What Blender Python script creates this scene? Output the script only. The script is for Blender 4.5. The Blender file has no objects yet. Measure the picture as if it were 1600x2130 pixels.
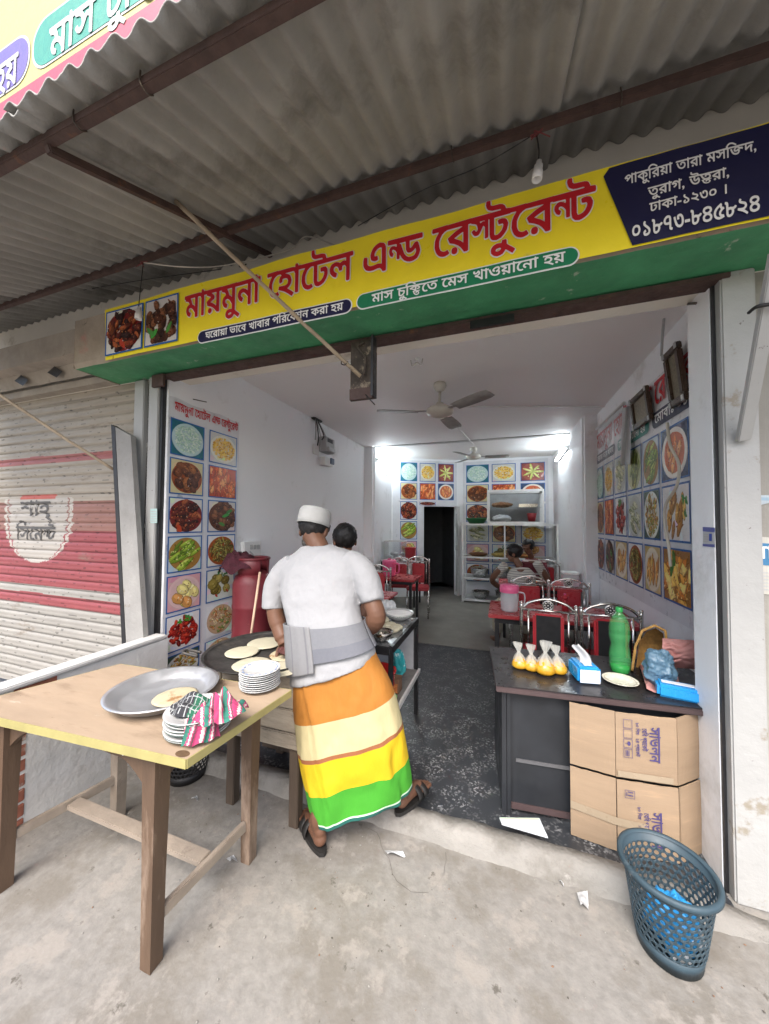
import bpy, bmesh, math, random
from mathutils import Vector, Matrix, noise as mnoise
PI = math.pi
R = math.radians
S = bpy.context.scene
C = S.collection
rnd = random.Random(7)

# ------------------------------------------------------------------ camera, sky, sun, exposure
FPX, YAW, PITCH, ROLL, EYE = 715.94, R(18.886), R(1.835), R(0.388), 1.5
_c, _s = math.cos(YAW), math.sin(YAW)
_r = Vector((_c, _s, 0)); _f = Vector((-_s, _c, 0)); _u = Vector((0, 0, 1))
FWD = _f * math.cos(PITCH) + _u * math.sin(PITCH)
_u2 = _u * math.cos(PITCH) - _f * math.sin(PITCH)
RIGHT = _r * math.cos(ROLL) + _u2 * math.sin(ROLL)
UP = _u2 * math.cos(ROLL) - _r * math.sin(ROLL)
cam = bpy.data.cameras.new('camera')
cam.sensor_fit = 'VERTICAL'; cam.sensor_height = 36.0; cam.sensor_width = 36.0
cam.lens = FPX / 2130 * 36; cam.clip_start = 0.02; cam.clip_end = 400
camo = bpy.data.objects.new('camera', cam); C.objects.link(camo)
camo.matrix_world = Matrix(((RIGHT.x, UP.x, -FWD.x, 0), (RIGHT.y, UP.y, -FWD.y, 0), (RIGHT.z, UP.z, -FWD.z, EYE), (0, 0, 0, 1)))
S.camera = camo

SUN_EL, SUN_AZ = R(52), R(-15)           # sun behind the camera, soft light of a bright hazy day
world = bpy.data.worlds.new('World'); S.world = world; world.use_nodes = True
_n = world.node_tree.nodes; _bg = _n['Background']
_sky = _n.new('ShaderNodeTexSky'); _sky.sky_type = 'NISHITA'; _sky.sun_disc = False
_sky.sun_elevation = SUN_EL; _sky.sun_rotation = PI + SUN_AZ
_sky.dust_density = 4.0; _sky.air_density = 1.0; _sky.ozone_density = 1.0
world.node_tree.links.new(_sky.outputs[0], _bg.inputs[0]); _bg.inputs[1].default_value = 0.125
_sd = Vector((math.sin(SUN_AZ) * math.cos(SUN_EL), -math.cos(SUN_AZ) * math.cos(SUN_EL), math.sin(SUN_EL)))
sun = bpy.data.lights.new('sun', 'SUN'); sun.energy = 1.3; sun.angle = R(30); sun.color = (1.0, 0.98, 0.95)
suno = bpy.data.objects.new('sun', sun); C.objects.link(suno)
suno.rotation_euler = _sd.to_track_quat('Z', 'Y').to_euler()
S.view_settings.view_transform = 'Standard'; S.view_settings.look = 'None'
S.view_settings.gamma = 1.0; S.view_settings.use_curve_mapping = False
S.view_settings.exposure = 1.75
try:
    S.cycles.max_bounces = 14; S.cycles.diffuse_bounces = 12; S.cycles.transparent_max_bounces = 16
    S.cycles.caustics_reflective = False; S.cycles.caustics_refractive = False
    S.cycles.sample_clamp_indirect = 6.0
except Exception: pass

def at(x, y, X=None, Y=None, Z=None):
    """point of the place seen along one sight line, taken at a known plane"""
    d = RIGHT * ((x - 800) / FPX) + UP * (-(y - 1065) / FPX) + FWD
    t = (Z - EYE) / d.z if Z is not None else (Y / d.y if Y is not None else X / d.x)
    return Vector((0, 0, EYE)) + d * t

# ------------------------------------------------------------------ helpers
def V(*a): return Vector(a)

class MB:
    """collects shapes; build() links them as one mesh object"""
    def __init__(s): s.v = []; s.f = []; s.m = []; s.c = []; s.mi = 0; s.col = None; s.sm = []
    def add(s, vs, fs, smooth=False):
        b = len(s.v); s.v.extend([tuple(v) for v in vs])
        for f in fs:
            s.f.append(tuple(b + i for i in f)); s.m.append(s.mi); s.c.append(s.col); s.sm.append(smooth)
        return s
    def box(s, lo, hi, M=None, bev=0.0):
        x0, y0, z0 = lo; x1, y1, z1 = hi
        if bev > 0:
            b = min(bev, abs(x1 - x0) * .49, abs(y1 - y0) * .49, abs(z1 - z0) * .49)
            bm = bmesh.new(); bmesh.ops.create_cube(bm, size=1)
            for v in bm.verts: v.co = Vector(((x0 + x1) / 2 + v.co.x * (x1 - x0), (y0 + y1) / 2 + v.co.y * (y1 - y0), (z0 + z1) / 2 + v.co.z * (z1 - z0)))
            bmesh.ops.bevel(bm, geom=bm.edges[:], offset=b, segments=2, affect='EDGES')
            bm.verts.index_update()
            vs = [M @ v.co if M else v.co.copy() for v in bm.verts]; fs = [[v.index for v in f.verts] for f in bm.faces]; bm.free()
            return s.add(vs, fs)
        vs = [Vector(p) for p in ((x0, y0, z0), (x1, y0, z0), (x1, y1, z0), (x0, y1, z0), (x0, y0, z1), (x1, y0, z1), (x1, y1, z1), (x0, y1, z1))]
        if M: vs = [M @ v for v in vs]
        return s.add(vs, [(0, 3, 2, 1), (4, 5, 6, 7), (0, 1, 5, 4), (1, 2, 6, 5), (2, 3, 7, 6), (3, 0, 4, 7)])
    def bar(s, a, b, w, h, up=(0, 0, 1), bev=0.0):
        """rectangular bar from a to b, w sideways, h along up"""
        a = Vector(a); b = Vector(b); d = (b - a); L = d.length; d.normalize(); u = Vector(up)
        if abs(u.dot(d)) > .98: u = Vector((0, 1, 0)) if abs(d.y) < .9 else Vector((1, 0, 0))
        x = d.cross(u).normalized(); u = x.cross(d).normalized()
        M = Matrix(((d.x, x.x, u.x, a.x), (d.y, x.y, u.y, a.y), (d.z, x.z, u.z, a.z), (0, 0, 0, 1)))
        return s.box((0, -w / 2, -h / 2), (L, w / 2, h / 2), M, bev)
    def tube(s, path, r, n=10, cap=True):
        P = [Vector(p) for p in path]; m = len(P)
        rs = r if isinstance(r, (list, tuple)) else [r] * m
        vs = []; t0 = (P[1] - P[0]).normalized()
        u = t0.orthogonal().normalized()
        for i in range(m):
            t = (P[min(i + 1, m - 1)] - P[max(i - 1, 0)]).normalized()
            u = (u - t * u.dot(t)); u = u.normalized() if u.length > 1e-6 else t.orthogonal().normalized()
            w = t.cross(u)
            for k in range(n):
                a = 2 * PI * k / n; vs.append(P[i] + (u * math.cos(a) + w * math.sin(a)) * rs[i])
        fs = [(i * n + k, i * n + (k + 1) % n, (i + 1) * n + (k + 1) % n, (i + 1) * n + k) for i in range(m - 1) for k in range(n)]
        if cap: fs += [tuple(range(n - 1, -1, -1)), tuple(range((m - 1) * n, m * n))]
        return s.add(vs, fs, True)
    def loft(s, rings, closed=True, cap0=False, cap1=False, smooth=True, cols=None):
        n = len(rings[0]); vs = [v for r in rings for v in r]; b = len(s.v); s.v.extend([tuple(v) for v in vs])
        for i in range(len(rings) - 1):
            for k in range(n if closed else n - 1):
                s.f.append((b + i * n + k, b + i * n + (k + 1) % n, b + (i + 1) * n + (k + 1) % n, b + (i + 1) * n + k))
                s.m.append(s.mi); s.c.append(cols[i] if cols else s.col); s.sm.append(smooth)
        if cap0: s.f.append(tuple(b + k for k in range(n - 1, -1, -1))); s.m.append(s.mi); s.c.append(cols[0] if cols else s.col); s.sm.append(False)
        if cap1: s.f.append(tuple(b + (len(rings) - 1) * n + k for k in range(n))); s.m.append(s.mi); s.c.append(cols[-1] if cols else s.col); s.sm.append(False)
        return s
    def lathe(s, prof, c=(0, 0, 0), n=32, M=None, sx=1.0, sy=1.0, cap0=False, cap1=False, smooth=True):
        c = Vector(c); rings = []
        for r, z in prof:
            ring = []
            for k in range(n):
                a = 2 * PI * k / n; p = Vector((r * sx * math.cos(a), r * sy * math.sin(a), z)); p = (M @ p) if M else p
                ring.append(p + c)
            rings.append(ring)
        return s.loft(rings, True, cap0, cap1, smooth)
    def ell(s, c, rx, ry=None, rz=None, M=None, n=18, m=12):
        ry = rx if ry is None else ry; rz = rx if rz is None else rz; c = Vector(c); vs = []; fs = []
        for i in range(m + 1):
            p = -PI / 2 + PI * i / m
            for k in range(n):
                a = 2 * PI * k / n; q = Vector((rx * math.cos(p) * math.cos(a), ry * math.cos(p) * math.sin(a), rz * math.sin(p)))
                vs.append(c + (M @ q if M else q))
        fs = [(i * n + k, i * n + (k + 1) % n, (i + 1) * n + (k + 1) % n, (i + 1) * n + k) for i in range(m) for k in range(n)]
        return s.add(vs, fs, True)
    def poly(s, pts, smooth=False): return s.add(pts, [tuple(range(len(pts)))], smooth)
    def prism(s, pts, d):
        d = Vector(d); n = len(pts); a = [Vector(p) for p in pts]
        vs = a + [p + d for p in a]
        return s.add(vs, [tuple(range(n - 1, -1, -1)), tuple(range(n, 2 * n))] + [(k, (k + 1) % n, n + (k + 1) % n, n + k) for k in range(n)])
    def grid(s, fn, nu, nv, smooth=True, cf=None):
        """fn(i/nu, j/nv) -> point"""
        b = len(s.v)
        for j in range(nv + 1):
            for i in range(nu + 1): s.v.append(tuple(fn(i / nu, j / nv)))
        for j in range(nv):
            for i in range(nu):
                s.f.append((b + j * (nu + 1) + i, b + j * (nu + 1) + i + 1, b + (j + 1) * (nu + 1) + i + 1, b + (j + 1) * (nu + 1) + i))
                s.m.append(s.mi); s.c.append(cf((i + .5) / nu, (j + .5) / nv) if cf else s.col); s.sm.append(smooth)
        return s
    def build(s, name, mats, parent=None, weld=False):
        me = bpy.data.meshes.new(name); me.from_pydata(s.v, [], s.f)
        if not isinstance(mats, (list, tuple)): mats = [mats]
        for m in mats: me.materials.append(m)
        me.polygons.foreach_set('material_index', s.m); me.polygons.foreach_set('use_smooth', s.sm)
        if any(c is not None for c in s.c):
            at_ = me.color_attributes.new('Col', 'FLOAT_COLOR', 'CORNER'); buf = []
            for p, c in zip(me.polygons, s.c):
                c = c or (.5, .5, .5); buf.extend((c[0], c[1], c[2], 1.0) * p.loop_total)
            at_.data.foreach_set('color', buf)
        me.update()
        if weld:
            bm = bmesh.new(); bm.from_mesh(me); bmesh.ops.remove_doubles(bm, verts=bm.verts[:], dist=1e-5); bmesh.ops.recalc_face_normals(bm, faces=bm.faces[:]); bm.to_mesh(me); bm.free()
        o = bpy.data.objects.new(name, me); C.objects.link(o)
        if parent is not None:
            o.parent = parent; o.matrix_parent_inverse = Matrix.Translation(-parent.location) if parent.parent is None and parent.type == 'EMPTY' and parent.rotation_euler.z == 0 else Matrix.Identity(4)
        return o

def tag(o, label=None, cat=None, group=None, kind=None):
    if label: o['label'] = label
    if cat: o['category'] = cat
    if group: o['group'] = group
    if kind: o['kind'] = kind
    return o
def thing(name, label, cat, loc=(0, 0, 0), group=None):
    """an Empty at the thing's base; parts are built in world space and parented to it"""
    o = bpy.data.objects.new(name, None); C.objects.link(o); o.location = loc; o.empty_display_size = .1
    return tag(o, label, cat, group)
def local(name, label, cat, group=None):
    """an Empty at the origin whose parts are built round the origin; place() moves it afterwards"""
    return thing(name, label, cat, (0, 0, 0), group)
def place(o, loc, rz=0.0): o.location = loc; o.rotation_euler = (0, 0, rz); return o
def copy_tree(o, parent=None):
    c = o.copy(); C.objects.link(c)
    if parent is not None: c.parent = parent; c.matrix_parent_inverse = o.matrix_parent_inverse.copy()
    for ch in list(o.children): copy_tree(ch, c)
    return c
def dup(o, loc, rz=0.0, label=None):
    c = copy_tree(o); place(c, loc, rz)
    if label: c['label'] = label
    return c
def mods(o, voxel=None, smooth=0, disp=None, sub=0, solid=None):
    if voxel:
        m = o.modifiers.new('r', 'REMESH'); m.mode = 'VOXEL'; m.voxel_size = voxel; m.use_smooth_shade = True
    if smooth:
        m = o.modifiers.new('s', 'SMOOTH'); m.factor = .5; m.iterations = smooth
    if sub:
        m = o.modifiers.new('u', 'SUBSURF'); m.levels = sub; m.render_levels = sub
    for d in (disp or []):
        if len(d) > 2:
            t = bpy.data.textures.new('f', 'MARBLE'); t.noise_scale = d[1]; t.turbulence = d[2]; t.marble_type = 'SOFT'
        else:
            t = bpy.data.textures.new('n', 'CLOUDS'); t.noise_scale = d[1]; t.noise_depth = 2
        m = o.modifiers.new('d', 'DISPLACE'); m.texture = t; m.strength = d[0]; m.mid_level = .5; m.texture_coords = 'GLOBAL'
    if solid:
        m = o.modifiers.new('t', 'SOLIDIFY'); m.thickness = solid; m.offset = 0
    return o
def bez(pts, n=8):
    """smooth path through points (Catmull-Rom)"""
    P = [Vector(p) for p in pts]; out = []
    for i in range(len(P) - 1):
        p0 = P[max(i - 1, 0)]; p1 = P[i]; p2 = P[i + 1]; p3 = P[min(i + 2, len(P) - 1)]
        for k in range(n):
            t = k / n
            out.append(.5 * ((2 * p1) + (p2 - p0) * t + (2 * p0 - 5 * p1 + 4 * p2 - p3) * t * t + (3 * p1 - p0 - 3 * p2 + p3) * t ** 3))
    return out + [P[-1]]
def rz(a): return Matrix.Rotation(a, 3, 'Z')
def nz(p, sc=1.0): return mnoise.noise(Vector(p) * sc)

# ------------------------------------------------------------------ materials
def mat(name, col, rough=.6, metal=0.0, var=.12, scale=6.0, bump=0.0, bscale=60.0, spots=None, spots2=None, spots3=None, attr=False, trans=0.0, ior=1.45, emit=None, alpha=1.0, spec=.5, stretch=None, coat=0.0, rvar=.12):
    """spots = (colour, noise scale, threshold, softness): patches of wear or dirt with a shape of their own"""
    m = bpy.data.materials.new(name); m.use_nodes = True; nt = m.node_tree; N = nt.nodes; L = nt.links; b = N['Principled BSDF']
    tc = N.new('ShaderNodeTexCoord'); co = tc.outputs['Object']
    if stretch:
        mp = N.new('ShaderNodeMapping'); mp.inputs['Scale'].default_value = stretch; L.new(co, mp.inputs[0]); co = mp.outputs[0]
    def noise(sc, det=5.0, ro=.6):
        n = N.new('ShaderNodeTexNoise'); n.inputs['Scale'].default_value = sc; n.inputs['Detail'].default_value = det; n.inputs['Roughness'].default_value = ro; L.new(co, n.inputs['Vector']); return n
    def mix(f, a, bcol, mode='MIX'):
        x = N.new('ShaderNodeMix'); x.data_type = 'RGBA'; x.blend_type = mode
        if isinstance(f, float): x.inputs[0].default_value = f
        else: L.new(f, x.inputs[0])
        for sock, val in ((x.inputs[6], a), (x.inputs[7], bcol)):
            if hasattr(val, 'links'): L.new(val, sock)
            else: sock.default_value = (*val, 1)
        return x.outputs[2]
    n1 = noise(scale)
    if attr:
        a = N.new('ShaderNodeAttribute'); a.attribute_name = 'Col'; base = a.outputs['Color']
        r = N.new('ShaderNodeMapRange'); L.new(n1.outputs[0], r.inputs[0]); r.inputs[1].default_value = .25; r.inputs[2].default_value = .75; r.inputs[3].default_value = 1 - var; r.inputs[4].default_value = 1 + var * .6
        cc = N.new('ShaderNodeCombineColor')
        for i in range(3): L.new(r.outputs[0], cc.inputs[i])
        out = mix(1.0, base, cc.outputs[0], 'MULTIPLY')
    else:
        r = N.new('ShaderNodeMapRange'); L.new(n1.outputs[0], r.inputs[0]); r.inputs[1].default_value = .28; r.inputs[2].default_value = .72
        out = mix(r.outputs[0], tuple(c * (1 - var) for c in col), tuple(min(1, c * (1 + var)) for c in col))
    for sp in (spots, spots2, spots3):
        if sp:
            n2 = noise(sp[1], 8.0, .68); r2 = N.new('ShaderNodeMapRange'); L.new(n2.outputs[0], r2.inputs[0])
            r2.inputs[1].default_value = sp[2]; r2.inputs[2].default_value = sp[2] + sp[3]
            out = mix(r2.outputs[0], out, sp[0])
    L.new(out, b.inputs['Base Color'])
    if rvar:
        n4 = noise(scale * 2.3, 4); r4 = N.new('ShaderNodeMapRange'); L.new(n4.outputs[0], r4.inputs[0]); r4.inputs[1].default_value = .3; r4.inputs[2].default_value = .7
        r4.inputs[3].default_value = max(.03, rough - rvar); r4.inputs[4].default_value = min(1, rough + rvar); L.new(r4.outputs[0], b.inputs['Roughness'])
    else: b.inputs['Roughness'].default_value = rough
    b.inputs['Metallic'].default_value = metal
    b.inputs['Specular IOR Level'].default_value = spec; b.inputs['IOR'].default_value = ior
    b.inputs['Transmission Weight'].default_value = trans; b.inputs['Alpha'].default_value = alpha; b.inputs['Coat Weight'].default_value = coat
    if emit: b.inputs['Emission Color'].default_value = (*emit[0], 1); b.inputs['Emission Strength'].default_value = emit[1]
    if bump:
        n3 = noise(bscale, 6); bp = N.new('ShaderNodeBump'); bp.inputs['Strength'].default_value = 1.0; bp.inputs['Distance'].default_value = bump; L.new(n3.outputs[0], bp.inputs['Height']); L.new(bp.outputs[0], b.inputs['Normal'])
    return m
def lin(r, g, b):
    f = lambda c: (c / 255 / 12.92) if c / 255 <= .04045 else ((c / 255 + .055) / 1.055) ** 2.4
    return (f(r), f(g), f(b))

# ------------------------------------------------------------------ lettering: outlines of the letters (code point: advance, closed outlines as x, y, x, y ...)
GN, GX, GY = 110, -0.62, -0.48
GLYPHS = {
 44: (0.219, [[74,38,73,39,72,41,75,46,76,50,76,52,72,55,71,58,71,61,72,64,74,66,77,67,81,68,84,66,88,62,89,56,88,51,86,46,82,41,78,39]]),
 45: (0.323, [[72,70,71,71,70,73,70,81,71,83,72,84,97,84,99,84,101,82,101,72,99,70]]),
 2404: (0.379, [[89,50,87,52,87,54,87,120,88,122,89,123,97,123,99,122,100,119,100,53,99,51,98,50]]),
 2435: (0.438, [[87,51,81,54,78,57,76,60,74,67,76,74,78,78,83,82,89,84,94,84,98,83,104,80,106,78,108,74,109,69,109,65,108,61,105,56,100,52,92,50],[89,62,94,62,97,64,98,67,98,69,97,71,95,72,93,73,90,73,88,72,86,70,86,67,86,65],[89,89,83,91,78,95,75,102,75,109,77,115,82,120,88,122,95,122,101,120,106,116,109,109,109,103,107,97,105,94,102,92,95,89],[90,100,93,100,95,101,97,103,97,108,96,110,94,111,89,111,87,109,86,107,86,105,87,102]]),
 2441: (0.712, [[112,53,105,54,97,57,91,61,86,66,80,74,76,83,71,96,69,102,69,104,71,105,78,107,80,107,81,106,86,91,92,78,98,71,102,68,106,66,113,65,118,66,122,67,125,69,128,73,129,76,129,82,128,86,127,86,120,80,115,78,110,77,104,79,99,83,97,88,96,92,96,109,96,110,67,111,65,113,65,120,65,122,68,123,119,123,120,123,121,124,120,126,117,127,92,128,87,129,82,131,77,135,74,141,74,144,74,150,75,153,76,154,84,154,86,153,86,144,88,141,90,140,95,139,115,139,122,138,127,136,130,133,132,129,134,123,147,123,149,121,149,113,147,111,111,111,109,110,109,93,110,90,113,89,116,91,125,101,129,102,133,102,135,100,139,92,141,86,142,81,141,74,140,69,137,64,134,60,130,57,125,55,119,53]]),
 2447: (0.758, [[132,51,128,57,124,60,117,60,104,58,94,58,86,60,79,63,74,69,71,76,71,86,72,92,73,95,75,96,79,95,83,94,84,93,84,86,84,78,86,74,89,72,95,70,101,70,118,72,124,71,130,70,130,72,130,106,130,109,129,110,127,111,122,111,116,109,110,104,107,99,107,95,107,93,110,92,115,92,117,91,118,84,118,82,116,81,113,80,106,80,102,82,99,83,96,86,95,89,94,93,94,98,96,104,100,111,105,116,111,120,116,122,124,124,132,122,137,120,141,115,142,112,143,107,143,53,142,51,141,50,134,50]]),
 2451: (0.738, [[116,55,106,57,98,60,91,65,85,71,80,79,75,90,70,105,69,108,70,110,78,112,80,112,81,110,87,94,91,85,96,78,101,73,106,70,111,68,118,67,122,68,128,70,130,72,131,75,131,80,130,83,128,84,122,82,120,82,118,84,116,91,117,93,125,97,129,100,130,102,131,105,130,108,129,110,126,111,119,111,114,109,108,105,106,102,106,100,107,99,111,97,112,95,110,88,108,86,101,88,96,92,94,97,94,103,96,108,101,114,106,118,115,122,121,123,128,123,135,121,139,118,142,113,143,108,143,103,142,99,139,92,142,86,144,81,144,75,143,70,140,64,134,59,126,56]]),
 2453: (0.807, [[113,50,112,51,105,61,97,68,89,73,84,75,75,78,70,89,71,91,82,97,111,110,108,111,67,111,65,112,65,114,65,120,66,122,156,123,158,122,159,121,159,113,157,111,131,111,127,110,139,105,147,99,150,95,152,90,153,85,153,80,150,74,145,69,139,68,132,68,129,69,128,71,129,79,131,80,135,80,139,81,141,83,141,87,139,90,135,94,127,97,125,98,124,97,124,52,123,51,121,50],[111,72,112,74,112,95,111,96,110,97,104,94,89,87,89,86,100,80]]),
 2454: (0.696, [[124,51,118,59,112,64,107,68,99,73,92,75,86,77,84,78,82,88,82,90,96,93,102,95,104,97,106,100,107,105,106,106,105,106,99,101,91,98,84,98,78,100,74,104,71,110,72,117,73,121,75,123,80,122,85,120,86,119,84,115,84,112,85,110,87,110,91,110,95,112,102,121,109,123,113,119,117,114,118,109,119,105,119,99,117,95,114,91,110,87,104,84,104,83,114,77,123,70,124,72,124,128,126,130,131,130,133,128,135,124,136,123,145,123,147,121,148,115,147,112,145,111,137,111,136,109,136,52,135,51,133,50,126,50]]),
 2455: (0.656, [[120,51,119,54,119,94,118,96,111,104,105,109,100,111,93,111,89,109,89,108,94,108,99,106,103,104,106,99,108,93,106,85,103,80,97,75,88,70,86,71,81,78,81,80,93,88,95,91,94,94,93,96,89,96,84,95,80,94,78,94,69,101,68,103,73,110,79,117,85,121,91,123,98,123,104,122,111,119,118,114,119,115,119,128,121,130,126,130,128,129,131,123,140,123,142,122,143,120,143,114,142,112,141,111,133,111,132,110,132,109,131,52,129,50,122,50]]),
 2456: (0.631, [[117,51,111,57,101,64,92,68,81,70,79,71,76,79,75,82,76,83,83,89,78,92,74,97,72,103,73,110,72,111,67,111,65,112,65,120,66,122,136,123,139,122,140,119,140,114,140,112,137,111,130,111,129,110,128,109,128,52,126,50,119,50],[114,69,115,69,116,69,116,70,116,110,114,111,88,110,86,108,85,105,85,102,87,100,90,99,95,99,104,102,106,101,110,95,110,93,109,92,94,82,93,81,93,80,105,75]]),
 2458: (0.567, [[93,53,88,54,83,56,80,59,78,63,76,71,76,109,75,111,67,111,65,112,65,114,65,121,66,122,68,123,129,123,132,122,133,120,133,114,133,112,131,111,91,111,90,110,94,105,99,102,105,101,115,100,121,98,125,94,126,88,126,82,124,75,121,69,116,63,112,59,106,56,100,54],[93,65,96,65,100,66,105,69,109,73,113,80,114,85,113,88,111,88,99,90,89,94,88,92,89,70,90,67]]),
 2460: (0.917, [[151,50,150,51,149,54,146,69,145,79,147,92,147,93,134,95,126,101,120,107,114,104,110,101,108,98,107,95,107,92,109,91,114,91,118,93,125,98,135,95,137,92,138,87,139,78,138,74,136,69,134,66,130,62,125,59,119,58,111,57,105,58,99,60,93,63,89,66,85,70,81,75,77,82,73,92,69,102,69,104,70,105,78,107,80,107,81,106,86,92,92,81,96,76,100,73,104,71,113,70,119,70,122,72,124,74,126,77,126,81,126,83,118,80,112,79,107,79,101,81,98,84,96,87,94,91,94,95,96,102,102,110,100,111,67,111,65,113,65,120,65,122,68,123,168,123,171,122,172,120,172,114,171,112,170,111,136,111,134,110,137,108,141,106,147,105,157,105,159,102,162,96,159,86,158,78,159,65,161,53,159,51]]),
 2463: (0.567, [[93,53,88,54,83,56,80,59,78,63,76,71,76,109,75,111,67,111,65,112,65,114,65,121,66,122,68,123,107,123,108,124,107,126,105,127,84,128,78,129,73,132,69,136,67,143,67,152,69,154,76,154,78,153,79,144,80,142,82,140,88,139,103,139,112,137,116,135,118,133,119,130,121,124,122,123,131,123,132,122,133,120,133,113,131,111,90,111,89,110,89,73,89,68,91,66,93,65,96,65,100,66,103,67,109,73,113,80,114,86,113,89,110,90,103,90,101,91,100,99,101,101,106,102,112,102,119,101,124,96,125,93,126,88,126,82,124,75,121,69,117,64,112,59,106,56,100,54]]),
 2465: (0.712, [[112,53,105,54,97,57,91,61,86,66,80,74,76,83,71,96,69,102,69,104,71,105,78,107,80,107,81,106,86,91,92,78,98,71,102,68,106,66,113,65,118,66,122,67,125,69,128,73,129,76,129,82,128,86,127,86,120,80,115,78,110,77,103,79,99,83,97,89,96,109,96,110,68,111,66,111,65,113,64,115,65,121,66,122,145,123,148,122,149,120,149,114,149,112,147,111,111,111,109,110,109,93,110,90,113,89,116,91,125,101,129,102,133,102,135,100,139,92,141,86,142,81,141,74,140,69,137,64,134,60,130,57,125,55,119,53]]),
 2466: (0.567, [[93,53,88,54,83,56,80,59,78,63,76,71,76,109,75,111,67,111,65,112,65,114,65,121,66,122,68,123,129,123,132,122,133,120,133,114,133,112,131,111,90,111,89,110,89,73,89,68,91,66,93,65,96,65,100,66,103,67,109,73,113,80,114,86,113,89,110,90,103,90,101,91,100,99,101,101,106,102,112,102,119,101,124,96,125,93,126,88,126,82,124,75,121,69,117,64,112,59,106,56,100,54]]),
 2468: (0.707, [[109,56,101,58,94,61,87,67,83,71,80,76,75,86,70,101,69,103,70,105,78,107,80,107,87,90,93,78,97,74,101,71,106,69,110,68,119,69,123,71,126,73,128,79,129,83,128,88,126,93,123,96,119,97,115,97,112,96,111,95,110,92,111,88,110,86,104,85,100,84,99,86,98,92,98,97,100,102,103,105,106,107,113,109,118,109,123,108,128,106,135,101,139,93,141,85,141,80,140,75,137,68,132,62,127,59,121,57,116,56],[67,111,65,112,64,115,65,121,67,123,145,123,148,122,148,120,148,113,146,111]]),
 2470: (0.603, [[117,50,116,50,115,52,112,63,111,71,111,81,112,90,112,91,108,89,99,83,85,71,82,70,78,73,75,75,75,77,75,110,73,111,67,111,65,112,65,114,65,120,66,122,133,123,136,122,137,120,137,114,137,112,135,111,89,111,87,110,87,91,88,90,103,100,119,107,121,107,128,100,129,98,125,87,123,76,124,67,127,53,125,51]]),
 2472: (0.604, [[115,50,114,51,113,53,113,74,109,79,103,84,97,88,93,89,88,88,85,86,84,82,85,79,87,77,92,74,93,72,89,64,87,63,81,66,76,70,73,75,71,81,72,88,74,93,79,98,85,100,91,101,97,100,105,97,112,92,113,92,113,110,111,111,67,111,65,112,65,114,65,120,66,122,133,123,136,122,137,119,137,114,137,112,134,111,127,111,126,109,126,52,125,51,123,50]]),
 2474: (0.716, [[127,51,126,52,126,54,125,91,122,97,121,97,120,97,94,73,92,72,85,78,84,80,89,87,90,90,89,93,88,93,85,94,78,92,69,101,69,104,74,110,78,114,85,119,89,121,95,123,99,124,105,123,111,121,115,119,125,111,126,113,126,127,127,129,134,129,135,128,137,124,138,123,147,123,149,121,150,115,149,112,147,111,139,111,138,109,138,52,137,51,135,50],[101,96,102,96,112,106,112,107,111,108,106,111,99,111,94,110,88,107,88,106,89,105,93,104,96,103,99,100]]),
 2476: (0.596, [[114,50,113,51,109,57,105,62,98,68,87,74,75,78,70,89,71,91,81,97,92,103,110,110,106,111,67,111,65,112,65,114,65,120,66,122,133,123,135,122,136,121,136,115,136,112,134,111,126,111,125,109,125,52,124,51,122,50],[112,72,112,74,112,96,112,97,108,96,98,92,88,87,89,86,97,82,103,79]]),
 2477: (0.721, [[106,56,99,58,92,62,86,68,82,72,78,80,73,91,69,102,69,104,70,105,78,107,80,107,81,106,84,97,88,87,95,76,98,73,103,70,108,68,112,68,118,68,122,69,125,70,128,73,129,76,130,81,129,89,128,90,121,84,114,82,108,82,101,83,96,88,94,92,93,99,96,106,97,107,98,108,107,105,108,103,106,99,106,96,108,94,109,94,113,94,116,95,119,98,125,105,132,106,135,105,139,97,142,86,142,77,141,72,139,68,136,64,133,61,130,59,125,57,118,55],[67,111,65,112,64,115,65,121,67,123,147,123,149,122,150,120,150,113,149,111,147,111]]),
 2478: (0.622, [[117,50,116,51,115,53,115,63,114,65,106,75,99,80,95,81,91,81,88,80,86,77,86,74,87,71,96,65,96,63,93,55,90,55,84,57,79,61,77,64,74,70,73,75,75,83,77,86,80,89,84,91,88,93,89,94,87,98,85,101,80,103,71,105,70,107,70,110,67,111,65,112,65,114,65,120,66,122,135,123,138,122,139,119,139,114,139,112,136,111,129,111,128,109,128,52,127,51,125,50],[114,84,115,84,115,85,115,110,113,111,96,111,94,110,99,103,103,91,109,88]]),
 2479: (0.626, [[117,51,108,60,100,66,91,70,77,74,75,75,72,84,72,87,76,90,90,98,89,100,84,102,73,106,72,107,72,110,71,111,67,111,65,112,65,114,65,120,66,122,136,123,138,122,139,121,140,115,139,112,137,111,129,111,128,109,128,52,126,50],[114,70,115,70,115,71,115,110,114,111,96,111,95,110,96,109,102,105,106,101,107,94,105,91,90,84,91,83,98,80,104,77]]),
 2480: (0.596, [[87,50,84,51,81,53,80,56,80,60,81,63,83,65,86,66,90,66,93,65,95,63,96,60,96,56,95,53,93,51,90,50],[114,50,113,51,109,57,105,62,98,68,87,74,75,78,70,89,71,91,81,97,92,103,110,110,106,111,67,111,65,112,65,114,65,120,66,122,133,123,135,122,136,121,136,115,136,112,134,111,126,111,125,109,125,52,124,51,122,50],[112,72,112,74,112,96,112,97,108,96,98,92,88,87,89,86,97,82,103,79]]),
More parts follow.
